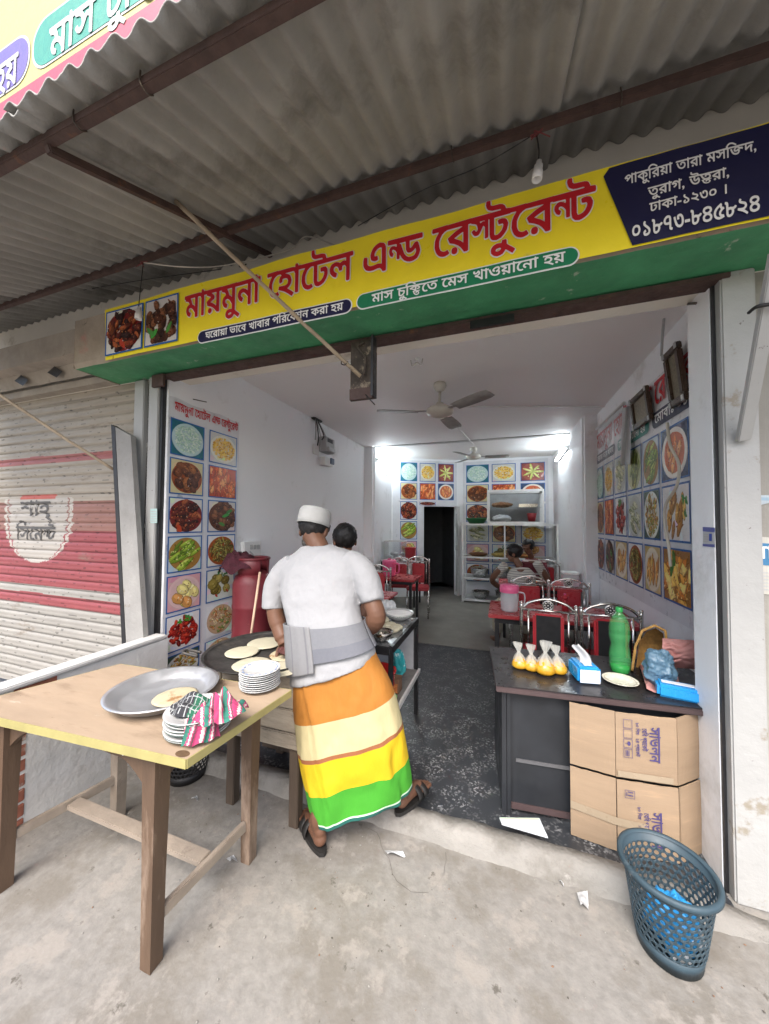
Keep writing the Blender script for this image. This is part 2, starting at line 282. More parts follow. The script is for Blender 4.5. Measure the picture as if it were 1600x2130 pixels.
 2482: (0.731, [[129,50,127,52,127,54,127,86,126,88,123,91,120,92,116,91,114,89,113,81,110,80,105,80,103,81,101,88,97,92,94,93,92,94,88,93,86,92,84,88,85,83,88,80,95,76,96,74,93,66,91,65,87,66,83,68,76,74,72,79,71,86,71,90,73,96,77,101,81,103,88,105,94,105,101,103,107,100,111,102,116,104,121,104,126,102,127,103,127,110,125,111,67,111,65,113,65,120,65,122,68,123,147,123,150,122,151,119,151,114,151,112,148,111,141,111,140,110,140,109,139,52,137,50]]),
 2486: (0.677, [[123,50,121,52,121,54,121,101,119,105,114,110,109,111,106,111,103,110,100,107,100,102,102,99,106,97,113,96,115,94,114,86,113,84,108,84,101,86,93,91,88,87,83,85,78,84,73,84,72,86,71,93,72,95,80,97,83,98,85,102,85,106,84,109,80,111,75,112,68,110,66,111,66,112,65,119,66,122,73,123,80,123,86,121,92,117,93,117,99,121,106,123,114,122,120,120,121,120,121,128,123,130,125,130,130,129,133,124,134,123,142,123,144,122,145,119,145,114,145,112,142,111,135,111,134,109,134,52,133,51,131,50]]),
 2488: (0.682, [[123,51,122,54,122,86,121,88,117,91,114,91,112,89,101,71,95,66,89,64,84,65,78,68,74,73,70,79,71,81,76,84,79,85,84,78,86,77,88,77,92,79,95,83,95,85,93,94,90,99,85,102,72,105,70,107,70,110,67,111,65,112,65,114,64,119,65,122,68,123,142,123,145,122,146,119,145,112,143,111,135,111,134,109,134,52,133,51,131,50],[104,99,105,99,108,102,112,104,116,103,121,102,122,103,122,110,120,111,96,110,96,110,96,109,100,105]]),
 2489: (0.53, [[121,44,109,52,97,59,87,63,72,68,71,70,72,73,73,77,74,78,86,77,95,77,100,78,104,80,106,81,107,84,108,88,106,93,103,96,98,97,92,97,89,97,87,96,86,93,86,90,85,88,78,86,76,86,75,88,74,91,74,97,76,102,78,104,82,107,82,108,81,109,78,111,67,111,65,112,65,114,65,120,66,122,125,123,128,122,129,120,129,114,129,112,127,111,100,111,97,110,104,108,111,105,116,101,119,95,121,88,119,79,114,73,110,70,106,68,106,67,121,58,128,53,129,51,128,49,123,44]]),
 2494: (0.266, [[78,50,76,52,76,54,76,103,74,107,72,110,65,112,65,114,65,120,65,122,67,123,71,122,75,121,76,121,76,127,77,129,79,130,83,130,85,129,88,123,97,123,99,122,100,120,100,114,100,112,98,111,90,111,89,110,88,53,88,51,86,50]]),
 2495: (0.275, [[78,50,76,52,76,54,76,109,75,111,67,111,65,113,65,121,67,123,71,123,71,124,68,129,68,131,77,143,83,149,88,152,95,154,104,155,111,154,120,152,130,146,140,139,146,134,147,133,146,131,142,126,140,125,120,139,112,142,105,143,97,142,94,141,90,139,86,135,82,129,83,127,85,124,87,123,97,123,99,122,100,120,100,114,100,112,98,111,90,111,89,110,88,53,88,51,86,50]]),
 2497: (0, [[72,21,57,32,56,32,53,28,49,24,43,22,35,21,29,23,25,25,20,30,19,36,20,41,24,46,28,48,34,50,46,49,48,55,50,55,57,55,59,53,59,45,60,43,76,32,79,29,79,27,75,23,74,21],[35,32,38,32,41,33,44,35,45,37,44,38,41,39,33,38,32,37,31,34,32,33]]),
 2503: (0.346, [[94,50,87,52,82,55,77,60,74,66,72,72,71,77,72,89,73,93,76,100,83,110,81,111,68,111,66,111,65,113,64,115,65,121,66,122,105,123,107,123,109,121,109,114,108,112,99,108,92,103,87,95,84,88,84,84,84,77,85,72,88,66,91,64,96,62,101,62,106,64,107,64,112,56,111,54,107,52,100,50]]),
 2509: (0, [[74,22,46,42,46,43,46,45,52,52,53,52,55,51,81,30,81,27,77,22,76,21]]),
 2527: (0.626, [[86,50,83,51,81,53,79,56,79,59,80,62,83,65,86,66,89,66,92,65,94,63,96,60,96,57,95,54,93,52,89,50],[117,51,108,60,100,66,91,70,77,74,75,75,72,84,72,87,76,90,90,98,89,100,84,102,73,106,72,107,72,110,71,111,67,111,65,112,65,114,65,120,66,122,136,123,138,122,139,121,140,115,139,112,137,111,129,111,128,109,128,52,126,50],[114,70,115,70,115,71,115,110,114,111,96,111,95,110,96,109,102,105,106,101,107,94,105,91,90,84,91,83,98,80,104,77]]),
 2534: (0.592, [[93,61,87,63,83,65,79,69,77,73,75,78,74,86,74,91,76,98,78,102,81,106,85,110,90,112,95,114,102,114,112,112,117,110,121,106,123,103,125,98,127,91,127,85,126,81,124,75,120,69,117,66,113,63,104,61],[94,73,98,72,105,73,110,76,112,80,114,85,113,94,111,98,107,101,103,102,98,102,95,101,91,99,88,94,87,88,87,80,90,76]]),
 2535: (0.592, [[93,51,88,52,85,54,83,56,81,60,80,63,79,67,81,72,83,75,86,78,90,80,93,81,95,80,98,71,97,69,93,67,92,65,94,63,98,63,104,63,108,65,111,68,111,73,111,77,108,80,103,85,86,98,81,104,80,109,80,113,82,119,85,122,87,123,90,122,96,119,96,117,93,112,94,108,98,104,110,95,117,89,122,83,123,79,124,75,124,69,122,64,120,60,116,56,111,53,105,51,99,50]]),
 2536: (0.592, [[123,48,110,57,99,63,88,67,75,71,73,72,73,73,74,80,76,82,92,80,101,80,108,82,110,84,112,86,112,91,111,93,109,94,104,96,88,101,82,105,80,110,80,114,82,119,86,123,88,123,95,119,95,117,93,113,94,111,114,105,118,103,122,98,124,93,125,89,123,82,121,79,118,76,111,71,111,70,123,62,130,56,130,54,127,51,125,49]]),
 2537: (0.592, [[101,55,94,57,90,59,84,65,81,68,78,75,74,86,71,97,69,106,71,108,78,110,80,110,81,108,85,94,88,84,93,74,96,70,100,68,105,67,110,68,113,69,115,71,117,78,117,91,116,96,114,100,112,103,110,105,107,106,104,106,103,105,102,103,104,96,103,94,97,92,93,91,92,92,91,94,89,102,89,106,90,110,94,115,100,117,108,118,114,116,118,114,121,111,125,106,127,102,129,95,130,88,130,81,129,74,127,68,124,63,120,59,117,57,111,55,106,54]]),
 2538: (0.592, [[92,51,86,53,80,56,76,60,74,65,73,72,74,78,78,83,84,88,84,89,78,94,75,97,74,103,75,109,77,113,81,117,84,119,89,121,100,123,112,121,117,119,122,116,124,113,126,108,127,103,125,97,122,93,117,89,117,88,124,82,126,79,128,73,127,65,125,61,123,58,120,55,115,53,106,51,100,50],[93,63,103,62,107,63,111,64,113,66,115,69,115,72,114,75,109,79,101,82,97,82,91,79,88,77,87,75,86,73,86,70,88,66],[98,95,100,94,102,95,111,99,113,101,114,103,114,105,113,107,109,110,103,111,94,110,89,108,87,105,87,101,91,98]]),
 2539: (0.592, [[95,51,89,53,83,56,79,59,76,63,74,66,72,73,71,81,72,86,74,92,76,96,80,101,85,106,90,110,101,117,112,123,114,123,119,116,118,111,118,107,121,105,127,104,132,97,131,95,120,88,116,84,113,80,113,75,115,72,117,71,126,70,127,70,131,59,130,57,127,56,116,52,103,50],[96,63,101,62,106,62,108,63,102,69,100,76,101,80,103,86,107,91,112,96,112,97,108,101,106,106,104,105,99,102,92,96,87,89,85,84,84,76,86,70,89,66]]),
 2541: (0.592, [[119,51,113,53,111,55,109,58,108,63,108,77,107,78,96,78,85,80,79,84,75,90,74,95,74,100,76,107,78,111,82,115,90,121,95,122,100,123,106,122,113,119,116,116,118,113,120,105,120,66,121,64,122,63,127,62,128,60,127,54,126,51,124,50],[93,90,101,90,106,91,108,92,107,106,107,108,105,110,102,111,96,110,91,107,88,103,87,100,87,94,89,91]]),
 2542: (0.592, [[89,51,85,52,82,54,79,58,77,62,76,67,75,108,74,110,70,111,68,113,69,120,70,122,71,123,76,122,81,121,84,119,86,117,87,114,88,109,88,96,89,95,99,96,110,94,114,94,119,95,123,99,125,100,132,97,134,95,133,92,129,87,126,85,119,82,119,73,118,69,115,62,111,57,107,54,102,52,94,50],[90,63,93,62,98,63,101,64,104,67,105,70,106,74,106,79,104,82,102,83,97,84,92,83,89,82,88,80,88,67,89,64]]),
 57345: (0.9, [[131,58,123,60,115,64,108,71,102,81,101,79,101,73,100,71,96,71,93,72,92,74,92,89,87,95,83,97,81,98,79,97,78,95,78,93,79,91,82,88,83,87,80,81,78,80,73,83,71,86,69,92,69,97,71,102,74,105,79,107,85,106,91,103,92,104,92,109,90,110,66,111,65,113,65,120,65,122,68,123,165,123,168,122,169,120,169,113,168,111,167,110,133,110,131,109,131,94,132,92,134,91,137,93,146,103,153,104,156,101,159,93,162,82,161,78,159,72,157,68,153,63,149,61,143,59,138,58],[129,70,139,70,143,71,146,73,149,78,150,82,149,87,148,88,142,83,135,80,131,80,126,81,122,85,120,90,119,109,117,110,102,110,101,109,102,108,105,107,110,93,115,81,121,74,126,71]]),
 57346: (0.83, [[119,59,115,60,112,63,109,66,108,70,107,76,107,108,106,110,105,110,104,108,104,72,103,70,98,70,96,70,95,72,95,87,92,91,89,94,86,96,83,97,80,96,79,95,79,91,83,88,84,86,82,81,80,79,77,80,73,83,70,88,69,92,69,95,70,100,73,103,75,105,79,107,84,107,89,105,94,102,95,103,95,109,93,110,67,110,65,111,65,113,65,121,67,123,135,123,137,124,136,125,134,126,119,126,112,127,108,129,104,131,101,135,99,141,98,145,99,150,101,152,107,152,109,151,110,149,110,142,113,139,118,138,136,137,140,136,143,135,146,132,149,124,158,123,160,122,161,121,161,113,160,111,159,110,121,110,119,109,119,75,120,72,121,70,123,70,126,70,132,72,137,76,141,83,142,88,141,91,139,92,132,92,130,94,129,101,131,103,136,104,141,104,145,103,148,102,151,99,152,96,154,92,154,87,153,82,150,75,147,70,142,65,135,61,130,59,124,58]]),
 57347: (0.9, [[127,59,123,60,120,62,117,66,116,70,115,76,115,108,114,110,113,110,112,108,112,72,111,69,105,68,103,70,103,94,102,96,100,98,99,98,98,97,90,83,87,80,84,79,80,79,76,80,73,83,69,89,69,91,70,92,73,94,75,94,76,94,79,90,81,89,83,90,85,94,83,102,81,105,77,107,70,109,65,112,65,120,65,122,66,123,68,123,143,123,144,124,144,125,142,126,122,127,116,129,112,131,108,136,106,143,107,150,109,152,115,152,117,151,118,149,118,142,119,140,121,139,126,138,141,138,148,136,151,134,154,131,157,124,166,123,168,122,169,121,169,113,168,111,167,110,129,110,127,109,127,75,127,72,129,70,131,70,135,70,141,73,146,78,149,84,150,89,149,91,148,92,146,92,140,92,138,93,136,101,138,103,144,104,148,104,155,102,159,98,161,93,162,90,161,84,159,77,155,71,150,66,144,61,137,59,132,58],[91,107,92,106,96,108,99,109,102,108,103,109,101,110,91,110,90,109]]),
 57348: (0.84, [[121,36,114,38,109,41,103,48,99,56,97,62,97,63,98,65,98,66,95,67,94,68,94,72,96,74,104,74,105,75,105,76,99,80,92,84,84,87,75,89,74,90,70,97,70,99,72,101,91,108,94,109,94,110,66,111,65,112,64,114,65,121,66,123,68,123,158,123,160,123,162,122,162,120,162,114,161,111,159,110,138,110,138,109,142,106,146,102,149,96,149,93,148,89,145,86,142,84,134,82,130,82,126,83,125,85,125,89,126,91,128,92,135,92,136,93,137,95,136,98,133,100,127,102,123,103,122,103,121,75,123,74,145,74,147,73,147,70,146,67,145,66,135,66,135,65,140,60,142,55,142,48,140,43,136,39,132,37,127,36],[119,45,127,45,131,46,133,48,133,51,132,56,129,58,125,58,124,57,123,53,120,52,116,52,115,54,114,58,115,61,118,65,118,66,106,66,105,65,106,63,111,52,114,48],[107,87,108,86,109,87,109,88,109,101,109,102,108,103,91,97,90,96,100,91]]),
 57349: (0.72, [[106,43,97,46,91,50,86,55,82,61,80,66,81,69,77,70,76,71,76,75,77,77,91,78,80,88,73,99,70,106,69,110,66,111,65,112,64,114,65,122,68,123,146,123,149,123,150,121,150,119,150,113,149,111,147,110,132,110,132,109,137,104,139,102,141,94,141,91,140,86,137,82,133,78,142,77,143,76,144,74,143,71,142,70,129,69,135,64,137,61,138,55,136,51,132,46,126,44,119,42],[107,51,116,50,121,51,124,52,126,53,127,56,126,60,122,62,115,63,114,62,113,58,111,57,105,56,103,59,102,63,103,66,106,69,103,70,92,70,90,69,92,65,96,58,101,54],[106,84,117,84,122,85,126,87,128,90,129,93,128,97,126,100,123,102,120,103,113,103,111,102,110,101,111,97,110,95,108,95,101,94,99,95,98,101,98,104,101,109,101,110,83,110,82,109,85,102,92,92,98,87,102,85]]),
}
GLYPH = {chr(k): v for k, v in GLYPHS.items()}
CONJ = ((chr(0x9a8)+chr(0x9cd)+chr(0x9a1), chr(57345)), (chr(0x9a8)+chr(0x9cd)+chr(0x99f), chr(57346)), (chr(0x9b8)+chr(0x9cd)+chr(0x99f), chr(57347)), (chr(0x995)+chr(0x9cd)+chr(0x9a4), chr(57348)), (chr(0x9a4)+chr(0x9cd)+chr(0x9a4), chr(57349)))
def shape_text(t):
    t = t.replace(chr(0x9af)+chr(0x9bc), chr(0x9df))
    for a, b in CONJ: t = t.replace(a, b)
    out = []
    for ch in t:
        if ch in chr(0x9bf)+chr(0x9c7) and out: out.insert(len(out) - 1 - (1 if out[-1] == chr(0x9c1) else 0), ch)
        elif ch == chr(0x9cb) and out: out.insert(len(out) - 1, chr(0x9c7)); out.append(chr(0x9be))
        else: out.append(ch)
    return out
_gm = {}
def glyph_mesh(ch):
    if ch in _gm: return _gm[ch]
    cu = bpy.data.curves.new('letter', 'CURVE'); cu.dimensions = '2D'; cu.fill_mode = 'BOTH'
    for q in GLYPH[ch][1]:
        pts = [(q[i] / GN + GX, q[i + 1] / GN + GY) for i in range(0, len(q), 2)]
        sp = cu.splines.new('POLY'); sp.points.add(len(pts) - 1); sp.use_cyclic_u = True
        for p, (x, y) in zip(sp.points, pts): p.co = (x, y, 0, 1)
    o = bpy.data.objects.new('letter', cu); C.objects.link(o)
    me = o.to_mesh(); vs = [v.co.copy() for v in me.vertices]; fs = [tuple(p.vertices) for p in me.polygons]
    o.to_mesh_clear(); bpy.data.objects.remove(o); bpy.data.curves.remove(cu)
    _gm[ch] = (vs, fs); return _gm[ch]
def text_width(t): return sum(.30 if ch == ' ' else GLYPH[ch][0] if ch in GLYPH else .4 for ch in shape_text(t))
def write(mb, t, fn, x0, x1, y, em, shear=0.0):
    """set t between x0 and x1 on base line y, letter size em, through fn(x, y, layer) -> point"""
    k = (x1 - x0) / text_width(t); x = x0
    for i, ch in enumerate(shape_text(t)):
        if ch == ' ': x += .30 * k; continue
        if ch not in GLYPH: x += .4 * k; continue
        vs, fs = glyph_mesh(ch)
        mb.add([fn(x + v.x * k + v.y * em * shear, y + v.y * em, i % 4) for v in vs], fs); x += GLYPH[ch][0] * k

# ------------------------------------------------------------------ palette
WALLP = mat('white wall paint', (.85, .865, .885), .55, var=.02, scale=1.3, bump=.002, bscale=40, spots=((.66, .66, .65), 1.6, .56, .12), spots2=((.38, .36, .33), 13, .735, .03))
CEILP = mat('ceiling paint', (.88, .875, .87), .6, var=.02, scale=1.0)
POSTP = mat('door post paint', (.37, .37, .36), .5, var=.07, scale=3, bump=.003, bscale=25, spots=((.27, .24, .19), 7, .615, .07), spots2=((.10, .085, .07), 26, .675, .03))
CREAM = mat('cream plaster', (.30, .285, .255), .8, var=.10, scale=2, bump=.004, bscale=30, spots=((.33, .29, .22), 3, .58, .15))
GREENP = mat('green gloss paint', (.062, .27, .125), .5, var=.22, scale=5, bump=.004, bscale=18, spots=((.34, .42, .32), 9, .635, .05), spots2=((.01, .05, .02), 20, .66, .06))
CONCR = mat('dusty concrete', (.21, .20, .184), .9, var=.16, scale=26, bump=.003, bscale=34, spots=((.165, .152, .132), 2.4, .49, .10), spots2=((.248, .23, .207), 5.5, .545, .07), spots3=((.105, .096, .082), 13, .625, .06))
STEPM = mat('worn cement step', (.23, .22, .202), .9, var=.16, scale=4, bump=.008, bscale=30, spots=((.155, .145, .128), 3.5, .50, .14), spots2=((.30, .29, .27), 9, .62, .08))
BACKF = mat('grey cement floor', (.165, .155, .135), .75, var=.12, scale=2, spots=((.15, .14, .12), 3, .58, .12))
RUST = mat('rusty brown steel', (.075, .045, .038), .7, var=.3, scale=14, bump=.002, bscale=80, spots=((.16, .07, .035), 10, .6, .1))
DRUST = mat('rusted lock steel', (.06, .045, .035), .65, var=.5, scale=18, bump=.003, bscale=90, spots=((.30, .24, .17), 14, .56, .08))
BAMB = mat('dry bamboo', (.36, .285, .20), .7, var=.25, scale=12, bump=.002, bscale=60, spots=((.17, .13, .09), 22, .6, .08))
CORR = mat('corrugated cement sheet', (.315, .308, .29), .9, var=.2, scale=2.5, bump=.003, bscale=50, spots=((.17, .163, .15), 1.6, .55, .15), spots2=((.55, .54, .50), 9, .74, .04))
BLACKM = mat('black painted steel', (.018, .018, .02), .4, var=.3, scale=15)
STEEL = mat('polished stainless steel', (.62, .60, .57), .22, 1.0, var=.06, scale=20)
ALU = mat('white aluminium frame', (.66, .66, .65), .4, .2, var=.06, scale=20)
WHITEP = mat('white plastic', (.75, .75, .74), .4, var=.03, scale=8)
GREYP = mat('grey plastic', (.42, .43, .43), .45, var=.1, scale=12)
REDV = mat('red vinyl', (.42, .03, .04), .35, var=.1, scale=9, bump=.0008, bscale=200)
REDT = mat('red table laminate', (.40, .045, .05), .3, var=.06, scale=6)
GLASS = mat('clear glass', (.9, .95, .95), .03, var=0, trans=1.0, ior=1.12, alpha=.25, rvar=0)
BLKCAB = mat('black cable', (.02, .02, .02), .5)
CERAM = mat('white porcelain', (.50, .50, .49), .18, var=.03, scale=20, coat=.4)
PRINT = mat('printed vinyl', (.5, .5, .5), .35, var=.06, scale=25, attr=True, coat=.1)
PAPER = mat('white paper', (.48, .49, .50), .7, var=.04, scale=12)
def flat(name, col, rough=.4, var=.05): return mat(name, col, rough, var=var, scale=10)
RED_INK = flat('red ink', (.52, .012, .022)); WHITE_INK = flat('white ink', (.82, .82, .82)); NAVY = flat('navy print', (.012, .012, .055)); YEL = mat('yellow vinyl banner', (.93, .76, .03), .38, var=.05, scale=5, bump=.005, bscale=7, spots=((.70, .58, .10), 6, .66, .1))
PGREEN = flat('green print', (.01, .19, .085)); BLUE_INK = flat('blue ink', (.03, .07, .35)); MARBLE = mat('white marbled vinyl', (.68, .69, .72), .35, var=.07, scale=7, spots=((.40, .42, .46), 5, .63, .04))
BOXINK = flat('violet box ink', (.07, .055, .16)); BLACK_INK = flat('black paint marking', (.10, .095, .09), .6, .3)

XL, XR, ZC, YF = -2.29, 1.10, 2.84, 1.81

# ------------------------------------------------------------------ ground and floors (the setting)
g = MB()
def gfn(u, v):
    x = -30 + 60 * u; y = -40 + 80 * v
    return (x, y, 0)
# finely divided and slightly uneven sheet near the shop, plain beyond
def uneven(u, v):
    x = -3.6 + 6.4 * u; y = -1.0 + 2.66 * v
    e = min(u, 1 - u, v * 1.0, 1) * 8
    return (x, y, .004 + min(1, max(0, e)) * (.007 * nz((x, y, 0), 1.3) + .0015 * nz((x, y, 4), 5)))
g.grid(gfn, 4, 4, False)
tag(g.build('ground', CONCR), kind='structure')
g = MB().grid(uneven, 150, 70)
g.mi = 1
def crack(x, y, a, n, w):
    pts = []
    for k in range(n):
        pts.append((x, y)); a += rnd.uniform(-.55, .55) - .12 * math.sin(a * 2); x += .035 * math.cos(a); y += .035 * math.sin(a)
        if y > 1.62 or x < -2.1: break
    rows = []
    for k, (x, y) in enumerate(pts):
        u, v = (x + 3.6) / 6.4, (y + 1.0) / 2.66; z = uneven(u, v)[2] + .0022; ww = w * (.4 + rnd.random()) * (1 if k < len(pts) - 1 else .1); rows.append([V(x - ww * .6, y - ww, z), V(x + ww * .6, y + ww, z)])
    if len(rows) > 2: g.loft(rows, closed=False, smooth=False)
for c_ in ((-.25, 1.62, -1.2, 22, .0013), (-1.6, .45, .9, 22, .0010)): crack(*c_)
tag(g.build('pavement', [CONCR, mat('crack dirt', (.12, .112, .10), .95)]), kind='structure')
# terrazzo: black with pale chips
TERR = bpy.data.materials.new('dark terrazzo'); TERR.use_nodes = True
_t = TERR.node_tree; _N = _t.nodes; _b = _N['Principled BSDF']; _tc = _N.new('ShaderNodeTexCoord')
_v = _N.new('ShaderNodeTexVoronoi'); _v.inputs['Scale'].default_value = 105; _t.links.new(_tc.outputs['Object'], _v.inputs['Vector'])
_nn = _N.new('ShaderNodeTexNoise'); _nn.inputs['Scale'].default_value = 9; _nn.inputs['Detail'].default_value = 6; _t.links.new(_tc.outputs['Object'], _nn.inputs['Vector'])
_sp = _N.new('ShaderNodeSeparateColor'); _t.links.new(_v.outputs['Color'], _sp.inputs[0])
_m1 = _N.new('ShaderNodeMapRange'); _t.links.new(_sp.outputs[0], _m1.inputs[0]); _m1.inputs[1].default_value = .62; _m1.inputs[2].default_value = .97; _m1.inputs[3].default_value = 0; _m1.inputs[4].default_value = .85
_m2 = _N.new('ShaderNodeMapRange'); _t.links.new(_nn.outputs[0], _m2.inputs[0]); _m2.inputs[1].default_value = .40; _m2.inputs[2].default_value = .66
_ml = _N.new('ShaderNodeMath'); _ml.operation = 'MULTIPLY'; _t.links.new(_m1.outputs[0], _ml.inputs[0]); _t.links.new(_m2.outputs[0], _ml.inputs[1])
_mx = _N.new('ShaderNodeMix'); _mx.data_type = 'RGBA'; _t.links.new(_ml.outputs[0], _mx.inputs[0]); _mx.inputs[6].default_value = (.028, .031, .036, 1); _mx.inputs[7].default_value = (.30, .305, .31, 1)
_t.links.new(_mx.outputs[2], _b.inputs['Base Color']); _b.inputs['Roughness'].default_value = .38
tag(MB().box((XL - .02, 1.70, -.05), (.856, 1.838, .004)).box((XL - .1, 1.8381, -.05), (XR + .15, 4.27, .004)).build('floor', TERR), kind='structure')
tag(MB().box((XL - .1, 4.272, -.05), (XR + .15, 8.2, .006)).build('floor', BACKF), kind='structure')
# the worn cement step across the doorway
st = MB(); N_ = 90; prof = []
rings = []
for i in range(N_ + 1):
    x = -2.05 + (3.0) * i / N_
    h = .074 + .010 * nz((x, 0, 1), 5) + .007 * nz((x, 3, 1), 17); yf = 1.655 + .014 * nz((x, 7, 2), 4) + .010 * nz((x, 7, 2), 15) + .005 * nz((x, 1, 2), 40)
    if x > .62: h *= max(0.15, 1 - (x - .62) * 3)
    rings.append([V(x, yf - .018, -.01), V(x, yf + .002, h * .55), V(x, yf + .012, h - .012), V(x, yf + .026, h), V(x, 1.742 + .004 * nz((x, 1, 2), 9), h + .002), V(x, 1.748, -.01)])
st.loft(rings, closed=False)
tag(st.build('door_step', STEPM), 'low worn cement step across the open shop doorway', 'step')

# ------------------------------------------------------------------ the shop
shop = thing('shop_building', 'white painted one room restaurant with green beam and open front', 'building', (-.6, YF, 0))
def part(mb, name, m, parent=shop, **k): return mb.build(name, m, parent, **k)
LW = MB().box((XL - .2, YF + .02, 0), (XL, 2.545, ZC)).box((XL - .2, 2.545, 0), (XL - .012, 5.68, ZC)); part(LW, 'wall', WALLP)
part(MB().box((XL - .2, 5.68, 0), (-2.13, 8.0, ZC)), 'wall', WALLP)
part(MB().box((XR, 2.03, 0), (XR + .2, 4.84, ZC)), 'wall', WALLP)
part(MB().box((.945, 4.84, 0), (XR + .2, 8.0, ZC)), 'wall', WALLP)
# back wall: a slanting left half with the doorway and a straight right half
A0, A1 = V(-2.13, 6.66, 0), V(-.80, 7.38, 0)
bd = (A1 - A0).normalized(); bn = V(bd.y, -bd.x, 0)                     # along the wall, towards the room
def bw(s_, z, off=0.0): return A0 + bd * s_ + bn * off + V(0, 0, z)
BL = (A1 - A0).length
d0 = (at(882, 1250, Y=6.9).x + 2.13) / bd.x; 
_dl = at(882, 1250, Z=.006); _dr = at(947, 1250, Z=.006)
def wall_hit(px, py):
    o = V(0, 0, EYE); d = at(px, py, Y=1.0) - o; t = (A0 - o).dot(bn) / d.dot(bn); p = o + d * t
    return (p - A0).dot(bd), p.z
DS0, DZ = wall_hit(882, 1053); DS1, _ = wall_hit(949, 1053)
w = MB()
def slab(s0, s1, z0, z1):
    w.add([bw(s0, z0), bw(s1, z0), bw(s1, z1), bw(s0, z1), bw(s0, z0, -.12), bw(s1, z0, -.12), bw(s1, z1, -.12), bw(s0, z1, -.12)], [(0, 1, 2, 3), (7, 6, 5, 4), (0, 4, 5, 1), (1, 5, 6, 2), (2, 6, 7, 3), (3, 7, 4, 0)])
slab(-.05, DS0, 0, ZC); slab(DS1, BL + .02, 0, ZC); slab(DS0, DS1, DZ, ZC)
part(w, 'wall', WALLP)
part(MB().box((-.80, 7.40, 0), (XR + .2, 7.55, ZC)), 'wall', WALLP)
# unlit room behind the doorway
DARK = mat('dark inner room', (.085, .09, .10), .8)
w = MB(); q = [bw(DS0 - .25, 0, -.13), bw(DS1 + .25, 0, -.13), bw(DS1 + .25, 0, -1.6), bw(DS0 - .25, 0, -1.6)]
w.prism([q[0], q[3], q[2], q[1]], (0, 0, 2.3)); w.f = [f for f in w.f if not (0 in f and 3 in f and 4 in f and 7 in f)]; w.m = w.m[:len(w.f)]; w.c = w.c[:len(w.f)]; w.sm = w.sm[:len(w.f)]
part(w, 'inner_room', DARK)
part(MB().box((XL - .2, YF + .02, ZC), (XR + .2, 8.2, ZC + .12)), 'ceiling', CEILP)
part(MB().box((-2.13, 5.62, ZC - .012), (.945, 5.70, ZC - .001)), 'ceiling_joint', flat('ceiling joint strip', (.5, .5, .5)))
# pilaster where the left side wall steps in
part(MB().box((XL - .012, 5.60, 0), (-2.15, 5.678, ZC)), 'pilaster', WALLP)
part(MB().box((.965, 4.76, 0), (XR - .002, 4.838, ZC)), 'pilaster', WALLP)
# right door post: reveal and front faces, dark shutter groove between
part(MB().box((.855, 1.845, 0), (1.099, 2.028, ZC)), 'door_post', WALLP)
part(MB().box((.858, 1.830, 0), (.869, 1.843, 2.56)), 'shutter_groove', BLACKM)
part(MB().box((.870, 1.79, 0), (.985, 1.90, 2.56), bev=.006), 'door_post', POSTP)
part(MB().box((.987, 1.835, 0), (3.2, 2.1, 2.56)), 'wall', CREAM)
# left door post: two painted strips, a peeled strip and a dark groove
part(MB().box((-2.43, 1.785, 0), (-2.335, 1.90, 2.55), bev=.005), 'door_post', POSTP)
part(MB().box((-2.60, 1.80, 0), (-2.50, 1.92, 2.55), bev=.005), 'door_post', POSTP)
PEEL = mat('peeled grey cement', (.14, .14, .13), .9, var=.3, scale=9, spots=((.62, .60, .55), 3.2, .53, .03))
part(MB().box((-2.498, 1.83, 0), (-2.432, 1.92, 2.55)), 'door_post', PEEL)
part(MB().box((-2.333, 1.80, 0), (-2.308, 1.83, 2.56)), 'shutter_groove', BLACKM)
# beam: projecting ledge with green underside and a brown shutter box behind it
BZ0, BZ1, BY = 2.553, 2.885, 1.522
bm_ = MB(); xs = [-2.80 + 6.0 * i / 60 for i in range(61)]
def edge(x, k): return .006 * nz((x, k, 0), 7)
rings = []
for x in xs:
    l = max(0, min(1, (x + 2.80) / .45))                              # broken left end
    rings.append([V(x, BY, BZ1), V(x, BY + edge(x, 1), BZ0 + .03), V(x, BY + .012, BZ0 + edge(x, 2) * .5)])
bm_.mi = 0; bm_.loft(rings, closed=False, smooth=False)
bm_.mi = 1
bm_.loft([[V(x, BY + .012, BZ0 + edge(x, 2) * .5), V(x, 1.60, BZ0 + .004), V(x, YF + .02, BZ0 + .008 + edge(x, 5) * .5)] for x in xs], closed=False, smooth=False)
bm_.mi = 0
bm_.add([(-2.80, BY, BZ1), (-2.80, BY, BZ0), (-2.80, YF + .02, BZ0), (-2.80, YF + .02, BZ1)], [(0, 1, 2, 3)])
bm_.add([(-2.80, BY, BZ1), (3.2, BY, BZ1), (3.2, YF + .2, BZ1), (-2.80, YF + .2, BZ1)], [(3, 2, 1, 0)])
BEAMF = mat('weathered beam plaster', (.33, .28, .22), .85, var=.18, scale=6, bump=.005, bscale=30, spots=((.42, .24, .20), 5, .57, .1), spots2=((.12, .10, .08), 8, .66, .06))
part(bm_, 'beam', [BEAMF, GREENP])
part(MB().box((-2.34, YF - .03, 2.532), (.90, YF + .06, 2.551)), 'shutter_box', RUST)
part(MB().box((-.15, YF - .045, 2.492), (.06, YF - .033, 2.53)), 'hinge', BLACKM)
part(MB().box((-2.37, YF - .05, 2.46), (-2.26, YF - .032, 2.545)), 'hinge', RUST)
LITW = mat('plaster painted daylit above the beam', (.74, .70, .62), .85, var=.08, scale=2, bump=.003, bscale=30, spots=((.45, .40, .33), 3, .60, .12))  # plaster tone raised: the light reaching this strip is put into the colour
part(MB().box((-5.2, YF + .02, 2.56), (3.2, YF + .2, 5.0)), 'wall', LITW)
